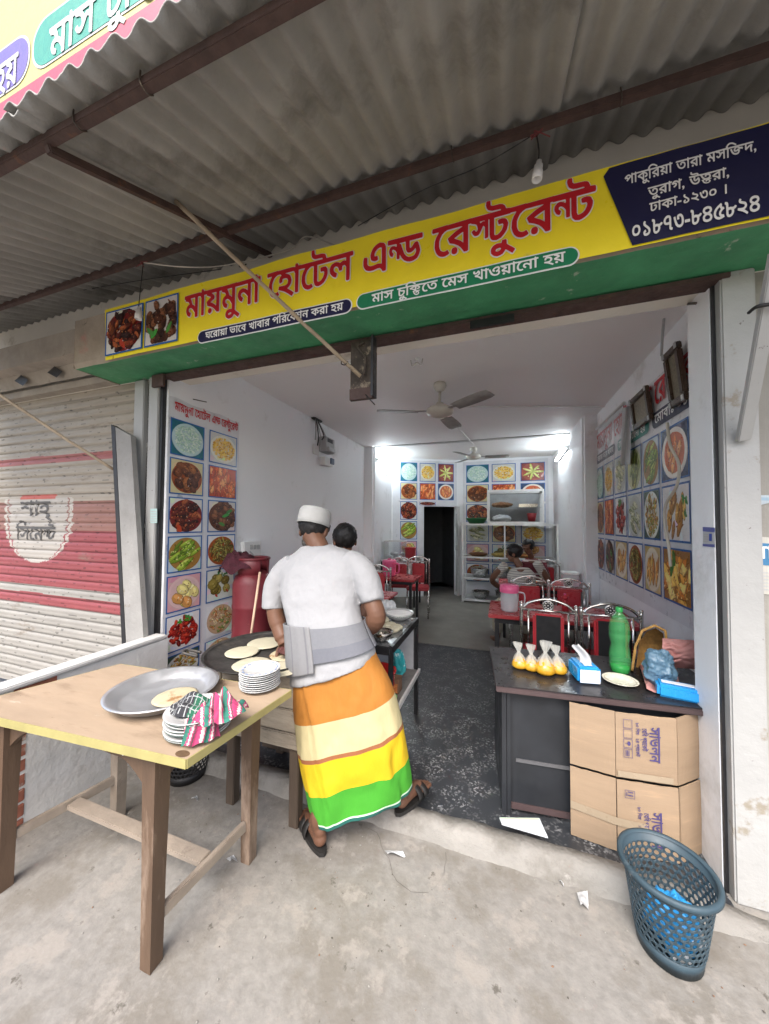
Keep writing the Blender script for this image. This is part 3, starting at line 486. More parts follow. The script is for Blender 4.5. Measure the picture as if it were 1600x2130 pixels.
# rusted lock bracket hanging from the middle of the beam
br = thing('lock_bracket', 'rusted steel shutter bracket hanging from the beam above the opening', 'bracket', (-.735, YF, 2.2))
o = at(730, 715, Y=1.74); o2 = at(782, 828, Y=1.74)
MB().box((o.x, 1.74, o2.z), (o2.x, 1.752, 2.51)).build('back_plate', DRUST, br)
MB().box((o2.x - .012, 1.69, o2.z), (o2.x, 1.739, 2.51)).build('side_plate', BLACKM, br)
MB().box((o.x + .002, 1.725, o2.z), (o2.x - .013, 1.739, o2.z + .06)).build('lock_plate', RUST, br)
MB().tube(bez([at(757, 712, Y=1.73), at(745, 722, Y=1.72), at(760, 745, Y=1.715), at(757, 780, Y=1.72)]), .006).build('hasp', DRUST, br)
MB().tube([at(755, 815, Y=1.735), at(780, 842, Y=1.70)], .003, 6).build('wire', BLKCAB, br)

# ------------------------------------------------------------------ printed dishes
rd = random.Random(11)
def blob(cx, cy, rx, ry, a=0, n=9, j=.15):
    out = []
    for k in range(n):
        t = 2 * PI * k / n; r = 1 + rd.uniform(-j, j); x = rx * r * math.cos(t); y = ry * r * math.sin(t)
        out.append((cx + x * math.cos(a) - y * math.sin(a), cy + x * math.sin(a) + y * math.cos(a)))
    return out
TEAL, BLU = lin(40, 110, 120), lin(35, 70, 130)
DISH = {
 'rice': dict(bg=lin(30, 105, 120), plate=(lin(190, 215, 215), .47, .46), pal=[lin(190, 220, 200), lin(215, 232, 215), lin(160, 200, 180), lin(228, 240, 228)], n=230, sz=(.020, .045), asp=2.2, spread=(.34, .33)),
 'fried_rice': dict(bg=lin(205, 205, 200), plate=(lin(225, 225, 215), .48, .44), pal=[lin(225, 180, 60), lin(240, 205, 90), lin(200, 145, 45), lin(235, 195, 120)], n=190, sz=(.03, .05), asp=1.6, spread=(.34, .30), gar=[(lin(225, 235, 170), 5, .06, 'bottom')]),
 'fish_curry': dict(bg=lin(205, 195, 150), plate=(lin(150, 70, 25), .45, .44), pal=[lin(120, 65, 30), lin(95, 48, 22), lin(150, 90, 45), lin(75, 35, 18)], n=26, sz=(.09, .17), asp=1.5, spread=(.30, .30), flk=[lin(190, 120, 60), lin(60, 25, 12)]),
 'prawn': dict(bg=lin(190, 80, 40), plate=None, pal=[lin(205, 95, 45), lin(225, 125, 65), lin(170, 65, 30), lin(235, 160, 100)], n=30, sz=(.12, .18), asp=2.4, spread=(.44, .44), ang=1.45, flk=[lin(240, 190, 140), lin(140, 40, 20)]),
 'chicken': dict(bg=lin(215, 215, 210), plate=(lin(120, 25, 25), .49, .46), pal=[lin(95, 32, 22), lin(130, 52, 30), lin(60, 18, 14), lin(165, 85, 45), lin(45, 12, 12)], n=44, sz=(.07, .14), asp=2.0, spread=(.37, .36), flk=[lin(215, 140, 80), lin(30, 8, 8)], gar=[(lin(175, 60, 35), 1, .13, 'bottom')]),
 'beef': dict(bg=lin(210, 205, 200), plate=(lin(90, 45, 25), .47, .46), pal=[lin(105, 60, 38), lin(80, 42, 28), lin(135, 85, 55), lin(60, 30, 20)], n=40, sz=(.08, .14), asp=1.4, spread=(.37, .36), flk=[lin(170, 115, 80), lin(40, 18, 12)], gar=[(lin(70, 150, 60), 3, .13, 'any')]),
 'gourd': dict(bg=lin(195, 205, 210), plate=(lin(160, 120, 60), .48, .46), pal=[lin(150, 180, 60), lin(120, 155, 45), lin(185, 200, 95), lin(95, 125, 35)], n=16, sz=(.14, .22), asp=4.2, spread=(.28, .34), ang=.7, flk=[lin(215, 220, 140), lin(60, 85, 25)]),
 'beans': dict(bg=lin(225, 225, 225), plate=(lin(165, 80, 35), .47, .45), pal=[lin(150, 140, 65), lin(120, 105, 45), lin(180, 170, 90), lin(95, 75, 35)], n=110, sz=(.05, .10), asp=5, spread=(.34, .32)),
 'eggs': dict(bg=lin(215, 165, 170), plate=(lin(220, 190, 190), .48, .46), pal=[lin(225, 215, 140), lin(205, 150, 85), lin(190, 195, 110), lin(235, 225, 170)], n=8, sz=(.14, .19), asp=1.35, spread=(.27, .27), flk=[lin(245, 245, 220), lin(150, 110, 50)]),
 'kofta': dict(bg=lin(215, 220, 215), plate=None, pal=[lin(140, 125, 55), lin(115, 100, 40), lin(165, 150, 80)], n=9, sz=(.13, .17), asp=1.1, spread=(.27, .25), flk=[lin(195, 180, 110), lin(75, 62, 22)], gar=[(lin(40, 110, 50), 7, .06, 'top'), (lin(190, 50, 40), 2, .07, 'bottom')]),
 'red_meat': dict(bg=lin(225, 225, 225), plate=(lin(235, 235, 235), .48, .42), pal=[lin(165, 35, 28), lin(135, 22, 20), lin(195, 60, 40), lin(105, 15, 15)], n=50, sz=(.05, .10), asp=1.8, spread=(.33, .33), flk=[lin(220, 110, 80)], gar=[(lin(60, 150, 60), 9, .07, 'top')]),
 'noodles': dict(bg=lin(225, 228, 230), plate=(lin(200, 170, 140), .45, .45), pal=[lin(205, 150, 90), lin(235, 215, 170), lin(175, 105, 60), lin(120, 150, 70)], n=80, sz=(.03, .07), asp=3, spread=(.33, .33)),
 'orange_curry': dict(bg=lin(25, 50, 90), plate=(lin(235, 230, 220), .46, .46), pal=[lin(215, 130, 60), lin(230, 165, 95), lin(190, 90, 40)], n=10, sz=(.10, .16), asp=2.6, spread=(.22, .24), ang=1.5, flk=[lin(245, 205, 150), lin(170, 60, 30)], sauce=lin(200, 95, 45)),
 'chilli_star': dict(bg=lin(120, 35, 30), plate=(lin(150, 60, 40), .47, .46), pal=[lin(215, 215, 130), lin(190, 195, 95)], n=7, sz=(.20, .24), asp=4.5, spread=(.0, .0), star=True, flk=[lin(235, 235, 170)]),
 'rolls': dict(bg=lin(200, 175, 120), plate=(lin(225, 215, 195), .48, .46), pal=[lin(215, 160, 75), lin(235, 190, 105), lin(185, 120, 50)], n=9, sz=(.22, .30), asp=4.5, spread=(.26, .10), ang=1.45, flk=[lin(245, 215, 150), lin(150, 90, 35)]),
 'samosa': dict(bg=lin(160, 110, 50), plate=None, pal=[lin(225, 155, 55), lin(240, 185, 85), lin(200, 120, 35), lin(245, 205, 120)], n=26, sz=(.15, .24), asp=1.5, spread=(.40, .40), tri=True, flk=[lin(250, 220, 150), lin(165, 90, 25)], gar=[(lin(60, 120, 45), 2, .16, 'any')]),
 'bhaji': dict(bg=lin(60, 85, 75), plate=(lin(225, 230, 225), .48, .47), pal=[lin(185, 140, 60), lin(215, 175, 90), lin(140, 95, 40), lin(150, 150, 60)], n=90, sz=(.03, .07), asp=2.5, spread=(.33, .36)),
 'okra': dict(bg=lin(205, 210, 205), plate=(lin(190, 195, 150), .48, .47), pal=[lin(95, 120, 50), lin(125, 145, 65), lin(150, 165, 90), lin(70, 90, 35)], n=15, sz=(.14, .20), asp=3.2, spread=(.27, .33), ang=1.2, flk=[lin(190, 200, 130), lin(50, 65, 25)]),
 'fish_white': dict(bg=lin(205, 210, 205), plate=(lin(190, 195, 190), .47, .46), pal=[lin(165, 170, 130), lin(205, 205, 175), lin(120, 130, 85)], n=16, sz=(.10, .17), asp=3.0, spread=(.26, .32), ang=-.4, flk=[lin(235, 235, 215), lin(85, 95, 55)]),
 'skewer': dict(bg=lin(225, 225, 225), plate=None, pal=[lin(200, 150, 65), lin(220, 180, 95), lin(170, 115, 45)], n=10, sz=(.15, .22), asp=3.2, spread=(.28, .26), ang=1.3, flk=[lin(240, 210, 140), lin(130, 80, 30)], gar=[(lin(60, 140, 60), 6, .07, 'right')]),
}
def dish_picture(kind, fn, parent, frame=True):
    """one printed picture; fn(u, v, lift) maps the unit square onto the sheet"""
    d = DISH[kind]; mb = MB(); k = [0]
    def put(pts, col):
        k[0] += 1; mb.col = col
        P = []
        for x, y in pts: P.append((min(.965, max(.035, x)), min(.965, max(.035, y))))
        mb.poly([fn(x, y, .0008 + k[0] * 1.2e-5) for x, y in P])
    mb.col = lin(28, 95, 165) if frame else lin(215, 220, 225); mb.poly([fn(0, 0, .0004), fn(1, 0, .0004), fn(1, 1, .0004), fn(0, 1, .0004)])
    put([(.035, .035), (.965, .035), (.965, .965), (.035, .965)], d['bg'])
    for _ in range(6): put(blob(rd.random(), rd.random(), .12, .08, rd.random() * 3), tuple(c * rd.uniform(.8, 1.2) for c in d['bg']))
    if d['plate']:
        pc, rx, ry = d['plate']; put(blob(.5, .49, rx, ry, 0, 30, .0), tuple(c * .82 for c in pc)); put(blob(.5, .50, rx * .97, ry * .97, 0, 30, .0), pc); put(blob(.5, .5, rx * .83, ry * .83, 0, 28, .01), tuple(c * .93 for c in pc))
        if 'sauce' in d: put(blob(.5, .5, rx * .8, ry * .8, 0, 26, .02), d['sauce'])
    sx, sy = [q * 1.14 for q in d['spread']]
    for i in range(int(d['n'] * (1.6 if d['n'] > 9 else 1.25))):
        if d.get('star'): a = 2 * PI * i / d['n']; cx, cy = .5 + .22 * math.cos(a), .5 + .22 * math.sin(a)
        else:
            t = rd.random() * 2 * PI; r = math.sqrt(rd.random()); cx, cy = .5 + sx * r * math.cos(t), .5 + sy * r * math.sin(t)
            a = d['ang'] + rd.uniform(-.3, .3) if 'ang' in d else rd.random() * PI
        s_ = rd.uniform(*d['sz']); c = rd.choice(d['pal']); lx, ly = s_, s_ / d['asp']
        n = 3 if d.get('tri') else 10
        if d.get('tri'): a = rd.random() * 6
        if s_ > .055: put(blob(cx + .008, cy - .012, lx * 1.06, ly * 1.12, a, n, .08), tuple(x * .42 for x in c))
        put(blob(cx, cy, lx, ly, a, n, .10), c)
        if s_ > .055: put(blob(cx - .004, cy + ly * .25, lx * .66, ly * .42, a, 8, .18), tuple(min(1, x * 1.35 + .01) for x in c))
        if 'flk' in d:
            for _ in range(3): put(blob(cx + rd.uniform(-.6, .6) * lx, cy + rd.uniform(-.6, .6) * ly, s_ * .16, s_ * .09, rd.random() * 3, 5, .3), rd.choice(d['flk']))
    for gc, gn, gs, gp in d.get('gar', []):
        for _ in range(gn):
            x, y = {'top': (rd.uniform(.35, .7), rd.uniform(.78, .9)), 'bottom': (rd.uniform(.25, .75), rd.uniform(.12, .25)), 'right': (rd.uniform(.75, .9), rd.uniform(.45, .8)), 'any': (rd.uniform(.15, .85), rd.uniform(.2, .85))}[gp]
            put(blob(x, y, gs, gs * .42, rd.random() * 3, 9, .2), tuple(c * rd.uniform(.7, 1.2) for c in gc))
    if d['plate']:
        for _ in range(3): put(blob(.5 + rd.uniform(-.25, .25), .5 + rd.uniform(-.25, .25), .02, .008, rd.random() * 3, 6), (.75, .75, .7))
    return mb.build('dish_picture', PRINT, parent)

def rounded(x0, y0, x1, y1, r, n=8):
    out = []
    for cx, cy, a0 in ((x1 - r, y0 + r, -PI / 2), (x1 - r, y1 - r, 0), (x0 + r, y1 - r, PI / 2), (x0 + r, y0 + r, PI)):
        for k in range(n + 1): a = a0 + PI / 2 * k / n; out.append((cx + r * math.cos(a), cy + r * math.sin(a)))
    return out

# ------------------------------------------------------------------ the yellow shop banner on the beam
BNY = 1.508
def bn_(x, z, off=0.0):
    sag = -.012 * math.sin((x + 2.5) / 3.5 * PI) * (1 if z < 2.7 else .3)
    rip = .0012 * math.sin(x * 11 + z * 5) + .0004 * math.sin(x * 43)
    return V(x, BNY - rip - off, z + 0 * sag)
ban = thing('shop_banner', 'long yellow shop banner with red lettering fixed along the beam', 'banner', (-.8, BNY, 2.55))
bx0, bx1, bz0, bz1 = -2.475, 1.32, 2.552, 2.893
_s = MB(); _s.grid(lambda u, v: bn_(bx0 + (bx1 - bx0) * u + (.02 * (1 - v) if u < .02 else 0), bz0 + (bz1 - bz0) * v + (.012 * nz((u * 9, 1, 1)) if v > .9 else 0)), 260, 6); _s.build('banner_sheet', YEL, ban)
navx = at(1280, 450, Y=BNY).x
n_ = MB(); L0 = [(navx + .06, bz0 + .006), (bx1 - .01, bz0 + .006), (bx1 - .01, bz1 - .008), (navx - .045, bz1 - .008)]
def strip_panel(mb, poly_l, poly_r, n=50, off=.004):
    mb.loft([[bn_(a[0] + (b[0] - a[0]) * 0 + (b[0] - a[0]) * t, a[1] + (b[1] - a[1]) * t, off) for a, b in zip(poly_l, poly_r)] for t in [i / n for i in range(n + 1)]], closed=False, smooth=False)
zs = [bz0 + .006 + (bz1 - bz0 - .014) * i / 12 for i in range(13)]
def nleft(z):
    t = (z - bz0) / (bz1 - bz0); c = max(0, (t - .86) / .14); return navx + .055 - .105 * t + .05 * c ** 3
strip_panel(n_, [(nleft(z), z) for z in zs], [(bx1 - .012, z) for z in zs]); n_.build('address_panel', NAVY, ban)
def pill(x0, z0, x1, z1, m, name='slogan_panel'):
    r = (z1 - z0) / 2; mb = MB(); n = 90
    cols_ = []
    for off, gx, mi in ((.003, .006, 1), (.005, 0, 0)):
        mb.mi = mi; rings = []
        for i in range(n + 1):
            ct = i / n * 2 - 1; ct = math.copysign(1 - (1 - abs(ct)) ** 2 * 1.0, ct) if False else math.sin(ct * PI / 2); e_ = .5 + .5 * math.copysign(abs(ct) ** .9, ct); x = x0 - gx + (x1 - x0 + 2 * gx) * e_; dx = max(0, (x0 + r) - x, x - (x1 - r)); rr = r + gx
            h = math.sqrt(max(0, rr * rr - min(dx, rr) ** 2)); zc = (z0 + z1) / 2
            rings.append([bn_(x, zc - h, off), bn_(x, zc + h, off)])
        mb.loft(rings, closed=False, smooth=False)
    return mb.build(name, [m, WHITE_INK], ban)
def bz(px, py): p = at(px, py, Y=BNY); return p.x, p.z
p1a, p1b = bz(415, 705), bz(731, 633)
zc1 = bz(575, 668)[1]; zc2 = bz(975, 580)[1]
pill(bz(414, 700)[0], zc1 - .034, bz(731, 640)[0], zc1 + .030, NAVY)
pill(bz(744, 630)[0], zc2 - .034, bz(1202, 530)[0], zc2 + .034, PGREEN)
def lettering(t, x0, x1, z, em, m, off=.0075, halo=None, shear=0.0):
    if halo:
        for dx, dz in ((.006, 0), (-.006, 0), (0, .006), (0, -.006)):
            pass
    mb = MB(); write(mb, t, lambda x, y, k: bn_(x, y, off + k * .0003), x0, x1, z, em, shear); return mb.build('lettering', m, ban)
zt = bz(800, 590)[1]
TX0, TX1 = bz(388, 640)[0], bz(1238, 420)[0]
# white outline behind the red letters, then the red letters
_w = MB()
for q in range(8):
    a = 2 * PI * q / 8; dx, dz = .0045 * math.cos(a), .0045 * math.sin(a)
    write(_w, "মায়মুনা হোটেল এন্ড রেস্টুরেন্ট", lambda x, y, k: bn_(x + dx, y + dz, .0035 + q * .0003 + k * .00007), TX0, TX1, bz0 + .143, .212)
_w.build('lettering_outline', WHITE_INK, ban)
lettering("মায়মুনা হোটেল এন্ড রেস্টুরেন্ট", TX0, TX1, bz0 + .143, .212, RED_INK)
lettering("ঘরোয়া ভাবে খাবার পরিবেশন করা হয়", bz(430, 700)[0], bz(715, 645)[0], zc1 - .019, .058, WHITE_INK)
lettering("মাস চুক্তিতে মেস খাওয়ানো হয়", bz(775, 625)[0], bz(1175, 540)[0], zc2 - .019, .064, WHITE_INK)
for t, pa, pb, em in (("পাকুরিয়া তারা মসজিদ,", (1298, 383), (1572, 322), .056), ("তুরাগ, উত্তরা,", (1347, 411), (1515, 373), .054), ("ঢাকা-১২৩০ ।", (1350, 444), (1512, 406), .052), ("০১৮৭৩-৮৪৫৮২৪", (1312, 500), (1580, 440), .088)):
    a, b = bz(*pa), bz(*pb); lettering(t, a[0], b[0], (a[1] + b[1]) / 2, em, WHITE_INK)
for kind, (a, b) in (('chicken', ((222, 690), (299, 690))), ('beef', ((303, 690), (372, 680)))):
    x0, x1 = bz(*a)[0], bz(*b)[0]
    dish_picture(kind, lambda u, v, l, x0=x0, x1=x1: bn_(x0 + (x1 - x0) * u, bz0 + .022 + .292 * v, .006 + l), ban)

# ------------------------------------------------------------------ the large sign on the upper storey, above the awning
sg = thing('upper_sign', 'large yellow sign above the awning with teal and violet panels', 'sign', (-3.6, 1.6, 4.6))
SY = 1.6
def sp_(px, py, off=0.0): p = at(px, py, Y=SY); p.y -= off; return p
SWHT = flat('faded white ink', (.48, .48, .47)); SYEL = flat('pale yellow sign', (.46, .42, .16)); STEAL = flat('teal print', (.05, .27, .20)); SVIO = flat('violet print', (.14, .11, .31)); SRED = flat('red sign border', (.40, .07, .10))
zlow = at(0, 240, Y=SY).z - .15
_a, _b2 = sp_(60, 100), sp_(0, 0)
MB().box((-7.5, SY, zlow), (-1.2, SY + .05, zlow + 2.6)).build('sign_sheet', SYEL, sg)
zr = at(100, 150, Y=SY).z
MB().box((-7.5, SY - .006, zlow), (-1.2, SY - .002, at(0, 218, Y=SY).z)).build('border_strip', SRED, sg)
zt0, zt1 = at(100, 125, Y=SY).z - .03, at(100, 125, Y=SY).z + .36
xa = at(73, 85, Y=SY).x
def flatpill(x0, z0, x1, z1, m):
    MB().poly([(x, SY - .006, z) for x, z in rounded(x0, z0, x1, z1, (z1 - z0) * .45)]).build('slogan_panel', m, sg)
    MB().poly([(x, SY - .004, z) for x, z in rounded(x0 - .02, z0 - .02, x1 + .02, z1 + .02, (z1 - z0) * .47)]).build('panel_outline', SWHT, sg)
flatpill(xa, zt0, xa + 3.0, zt1, STEAL)
xb = at(60, 130, Y=SY).x; flatpill(xb - 2.6, zt0, xb, zt1, SVIO)
lt = MB(); tw = text_width("মাস চুক্তিতে মেস খাওয়ানো হয়") * .34; x0 = at(108, 60, Y=SY).x
write(lt, "মাস চুক্তিতে মেস খাওয়ানো হয়", lambda x, y, k: V(x, SY - .010 - k * .0005, y), x0, x0 + tw, zt0 + .01, .40); lt.build('lettering', SWHT, sg)
lt = MB(); write(lt, "করা হয়", lambda x, y, k: V(x, SY - .010 - k * .0005, y), xb - .98, xb - .13, zt0 + .01, .40); lt.build('lettering', SWHT, sg)

# ------------------------------------------------------------------ awning
RS = .386
def rz_(y): return 3.235 - RS * (1.78 - y)
aw = thing('awning', 'grey corrugated awning on brown steel purlins over the shop front', 'awning', (-.5, 1.2, 2.8))
def sheet(x0, x1, dz, tilt, yb0, yf, seed, amp=.0155, pitch=.096):
    mb = MB(); nx = int((x1 - x0) / pitch * 14); ny = 14
    def fn(u, v):
        x = x0 + (x1 - x0) * u; k = (x - x0) / pitch
        jag = .018 * nz((int(k * 2) * .37, seed, 0), 3.1) + .012 * nz((x * 9, seed, 3))
        yb = yb0 + jag; ya = yf + .4 * jag; y = ya + (yb - ya) * v
        z = rz_(y) + dz + tilt * (x - x0) + amp * math.sin(2 * PI * k) + .004 * nz((x, y, seed), 2.5)
        return (x, y, z)
    mb.grid(fn, nx, ny); o = mb.build('roof_sheet', CORR, aw); mods(o, solid=.004); return o
sheet(-1.50, .22, .028, 0, 1.90, .605, 1); sheet(.17, 3.1, .050, 0, 1.90, .59, 2); sheet(-4.6, -1.42, .010, 0.0, 1.90, .61, 3)
def purlin(y, h, w, name='purlin'):
    z = rz_(y) - .004; MB().bar((-4.6, y, z - h / 2), (3.1, y, z - h / 2), w, h, bev=.003).build(name, RUST, aw)
purlin(1.45, .032, .030); purlin(.70, .030, .030)
MB().bar((-1.47, .70, rz_(.70) - .045), (-1.40, 1.80, rz_(1.80) - .030), .030, .028, bev=.004).build('rafter', RUST, aw)
for x, y in ((-1.0, .70), (-.35, .70), (.42, 1.45), (-.2, 1.45), (-1.3, .70)):
    z = rz_(y) - .03; MB().tube(bez([(x, y - .018, z + .035), (x + .003, y - .02, z - .004), (x + .006, y, z - .016), (x + .008, y + .016, z - .002)], 4), .0026, 6).build('roof_hook', DRUST, aw)

# rods that prop the awning
def rod(a, b, r, label, name='support_rod'):
    a = Vector(a); b = Vector(b); t = thing(name, label, 'rod', tuple(b)); pts = [a + (b - a) * i / 12 + V(0, 0, -.008 * math.sin(PI * i / 12)) + V(nz((i, 1, 0), .9) * .004, 0, nz((i, 5, 0), .9) * .004) for i in range(13)]
    MB().tube(pts, [r * (1 + .12 * nz((i, 2, 2), 1.3)) for i in range(13)], 9).build('rod', BAMB, t); return t
t = rod(at(366, 418, Y=1.15), at(750, 782, Y=1.70), .0105, 'long thin wooden rod slanting from the awning to the lock bracket')
for px, py in ((505, 548), (716, 750)):
    p = at(px, py, Y=1.15 + .55 * (px - 366) / 384); MB().tube(bez([p + V(-.012, 0, .012), p + V(-.01, -.012, -.02), p + V(.01, -.012, -.03), p + V(.022, 0, -.008)], 5), .003, 6).build('wire_hook', BLKCAB, t)
rod(at(-60, 780, Y=1.25), at(236, 976, Y=1.76), .010, 'thin wooden rod slanting in front of the closed striped shutter')
t = thing('support_pole', 'flat cream painted pole slanting down beside the doorway on the right', 'pole', tuple(at(1545, 915, Y=1.76)))
MB().bar(at(1620, 520, Y=1.40), at(1546, 915, Y=1.77), .045, .022, up=(0, -1, .2), bev=.003).build('pole', POSTP, t)
p = at(1590, 650, Y=1.50); MB().tube(bez([p + V(-.035, .01, .012), p + V(-.03, -.03, .01), p + V(.03, -.03, .004), p + V(.036, .01, 0)], 5), .006, 6).build('wire_tie', BLKCAB, t)

# bulb holders hanging from the second purlin
def holder(px, py, y, top, label):
    b = at(px, py, Y=y); t = thing('bulb_holder', label, 'bulb holder', tuple(b))
    MB().lathe([(.0, .036), (.010, .036), (.011, .02), (.016, .018), (.0165, -.004), (.019, -.006), (.019, -.034), (.016, -.036), (.0155, -.012), (0, -.012)], b, 20, M=Matrix.Rotation(.12, 3, 'Y')).build('socket', WHITEP, t)
    MB().tube(bez([b + V(0, 0, .034), b + V(.004, -.003, .07), Vector(top)], 6), .0026, 6).build('cord', BLKCAB, t)
    for k in range(4):
        q = Vector(top); MB().tube(bez([q, q + V(rnd.uniform(-.03, .03), -.012, rnd.uniform(-.02, .015)), q + V(rnd.uniform(-.05, .05), -.008, rnd.uniform(-.035, .01))], 5), .0022, 5).build('wire_end', mat('red wire', (.16, .03, .03), .5), t)
holder(1119, 355, 1.40, at(1117, 283, Y=1.42), 'white bulb holder hanging by red wires above the red restaurant name')
holder(289, 652, 1.42, at(298, 548, Y=1.43), 'white bulb holder hanging in front of the two food pictures of the banner')
def cable(pts, r, m, label, cat='cable', name='cable'):
    p = [Vector(q) for q in pts]; o = MB().tube(bez(p, 8), r, 6).build(name, m); return tag(o, label, cat)
cable([at(300, 546, Y=1.44), at(380, 555, Y=1.47), at(470, 552, Y=1.60), at(600, 520, Y=1.72), at(640, 492, Y=1.76), at(720, 520, Y=1.80)], .004, mat('pale cord', (.5, .46, .40), .6), 'pale cord strung along the back edge of the awning')
cable([at(-20, 640, Y=1.55), at(250, 590, Y=1.62), at(460, 560, Y=1.62)], .0025, BLKCAB, 'thin dark wire running under the corrugated awning at left')
cable([at(745, 470, Y=1.60), at(870, 400, Y=1.50), at(1000, 345, Y=1.47), at(1110, 280, Y=1.42)], .0022, BLKCAB, 'thin dark wire stretched from the awning to the red wires')
cable([at(665, -10, Y=.95), at(667, 40, Y=.96), at(669, 100, Y=.98)], .0018, mat('white string', (.6, .58, .52), .7), 'short white string dangling under the awning sheet', 'string', 'string')

# ------------------------------------------------------------------ the closed shop next door: striped roller shutter
nb = thing('neighbouring_shop', 'closed shop with cream and red striped roller shutter at left', 'building', (-3.8, 1.84, 0))
SHC, SHR, SHF, SHG = (.33, .288, .232), (.25, .060, .066), (.25, .125, .10), (.29, .275, .25)
ZB = [(.0, SHG), (.79, SHR), (.885, SHG), (.95, SHR), (1.42, SHF), (1.66, SHC), (1.99, (.34, .12, .11)), (2.055, SHC), (9, SHC)]
ECX, ECZ = -3.80, 1.50
def shut_col(x, z):
    c = SHC
    for i in range(len(ZB) - 1):
        if ZB[i][0] + .006 * nz((x, 1, 1), 3) <= z < ZB[i + 1][0] + .006 * nz((x, 1, 1), 3): c = ZB[i][1]
    ex = (x - ECX); ez = (z - ECZ); w = .47 if ez > -.02 else .47 * math.sqrt(max(0, 1 - (min(1, -ez / .36)) ** 2)); w *= 1 + .03 * math.sin(z * 95)
    if -.36 < ez < .19:
        if abs(ex) < w: c = (.44, .41, .36)
        if abs(ex) < w * .91: c = SHF if ez > -.05 else SHR
        if abs(ex) < w * .86: c = (.40, .37, .33)
    if .185 < ez < .225 and abs(ex) < .24: c = (.42, .10, .07)
    g_ = (z / SP) % 1; k = 1 + .06 * nz((x * .8, 2, math.floor(z / SP) * 1.7), 1) - (.42 * max(0, .35 + nz((x * 2.2, 1, z * 5), 1)) if g_ < .12 else 0) - (.5 if nz((x * 16, 0, z * 70), 1) > .50 else 0)
    return tuple(v * k for v in c)
SP = .078
def slat(z): t = (z / SP) % 1; return .0085 * abs(math.sin(PI * t)) ** .7 + .004 * abs(math.sin(2 * PI * t)) - (.006 if t < .07 or t > .93 else 0)
sh = MB(); sh.grid(lambda u, v: (-5.4 + 2.80 * u, 1.85 - slat(.10 + 2.5 * v) - .003 * nz((u * 6, v * 4, 0), 1), .10 + 2.5 * v), 190, 320, True, lambda u, v: shut_col(-5.4 + 2.80 * u, .10 + 2.5 * v))
SHUT = mat('painted shutter steel', (.5, .5, .5), .5, var=.10, scale=5, attr=True, bump=.001, bscale=40, stretch=(1, 1, 3), spots=((.17, .135, .10), 2.6, .60, .12), spots2=((.10, .08, .065), 14, .69, .04))
shut = sh.build('roller_shutter', SHUT, nb)
def on_shut(x, y, k): return V(x, 1.85 - slat(y) - .004 - k * .0004, y)
for t, x0, x1, z, em in (("শাহ্", -4.03, -3.62, 1.545, .19), ("সিমেন্ট", -4.08, -3.54, 1.335, .18)):
    mb = MB(); write(mb, t, on_shut, x0, x1, z, em)
    bm = bmesh.new(); me = bpy.data.meshes.new('lettering'); me.from_pydata([tuple(v) for v in mb.v], [], mb.f); bm.from_mesh(me); bmesh.ops.triangulate(bm, faces=bm.faces[:]); 
    for _ in range(2):
        bmesh.ops.subdivide_edges(bm, edges=[e for e in bm.edges if e.calc_length() > .02], cuts=1)
    for v in bm.verts: v.co.y = 1.85 - slat(v.co.z) - .0035
    bm.to_mesh(me); bm.free(); me.materials.append(BLACK_INK); o = bpy.data.objects.new('lettering', me); C.objects.link(o); o.parent = shut
HOOD = mat('dusty tin hood', (.34, .30, .25), .7, var=.2, scale=6, bump=.003, bscale=20, spots=((.14, .11, .09), 6, .60, .1))
hz0, hz1 = 2.60, 2.90
hd = MB(); hd.box((-5.6, 1.60, 2.72), (-2.815, 1.84, 2.90)); hd.build('shutter_hood', HOOD, nb)
hd = MB(); hd.grid(lambda u, v: (-5.6 + 2.785 * u, 1.70 + .03 * v + .008 * nz((u * 14, v, 0), 1), 2.72 - .10 * v - .006 * nz((u * 9, 2, v))), 80, 3); hd.build('hood_flap', HOOD, nb)
for px in (45, 115, -40):
    c = at(px, 792 - (px - 45) * .25, Y=1.69); MB().poly([c + V(-.10, 0, .012), c + V(.02, 0, -.045), c + V(.09, 0, -.005), c + V(-.01, 0, .05)]).build('torn_hole', BLACKM, nb)
MB().box((-5.6, 1.76, 2.562), (-2.62, 1.839, 2.615)).build('shutter_rail', HOOD, nb)

# low plastered wall with brick showing at its near end
lw = thing('low_wall', 'low white plastered wall with bare brick patch beside the wooden table', 'wall', (-2.25, 1.3, 0))
LWM = mat('patchy white plaster', (.60, .60, .59), .85, var=.08, scale=3, bump=.005, bscale=25, spots=((.36, .35, .33), 4, .60, .1))
lwq = MB(); xs = lambda y: -2.175 - .03 * (1.6 - y)
lwq.grid(lambda u, v: (xs(.3 + 1.48 * u) + .004 * nz((u * 9, v * 5, 0), 1), .3 + 1.48 * u, .700 * v), 40, 20)
lwq.grid(lambda u, v: (xs(.3 + 1.48 * u) - .12 * v, .3 + 1.48 * u, .700 + .004 * nz((u * 14, v, 5), 1)), 40, 3)
lwq.add([(xs(.3), .3, 0), (xs(.3), .3, .700), (xs(.3) - .12, .3, .700), (xs(.3) - .12, .3, 0)], [(0, 1, 2, 3)])
lwq.build('plaster', LWM, lw)
MB().box((-2.275, .28, .703), (-2.17, 1.775, .727), bev=.006).build('coping', mat('white coping', (.46, .46, .45), .7, var=.1, scale=6), lw)
BRK = mat('old red brick', (.27, .10, .065), .9, var=.3, scale=16, bump=.004, bscale=50, spots=((.40, .34, .29), 7, .58, .08))
bk = MB()
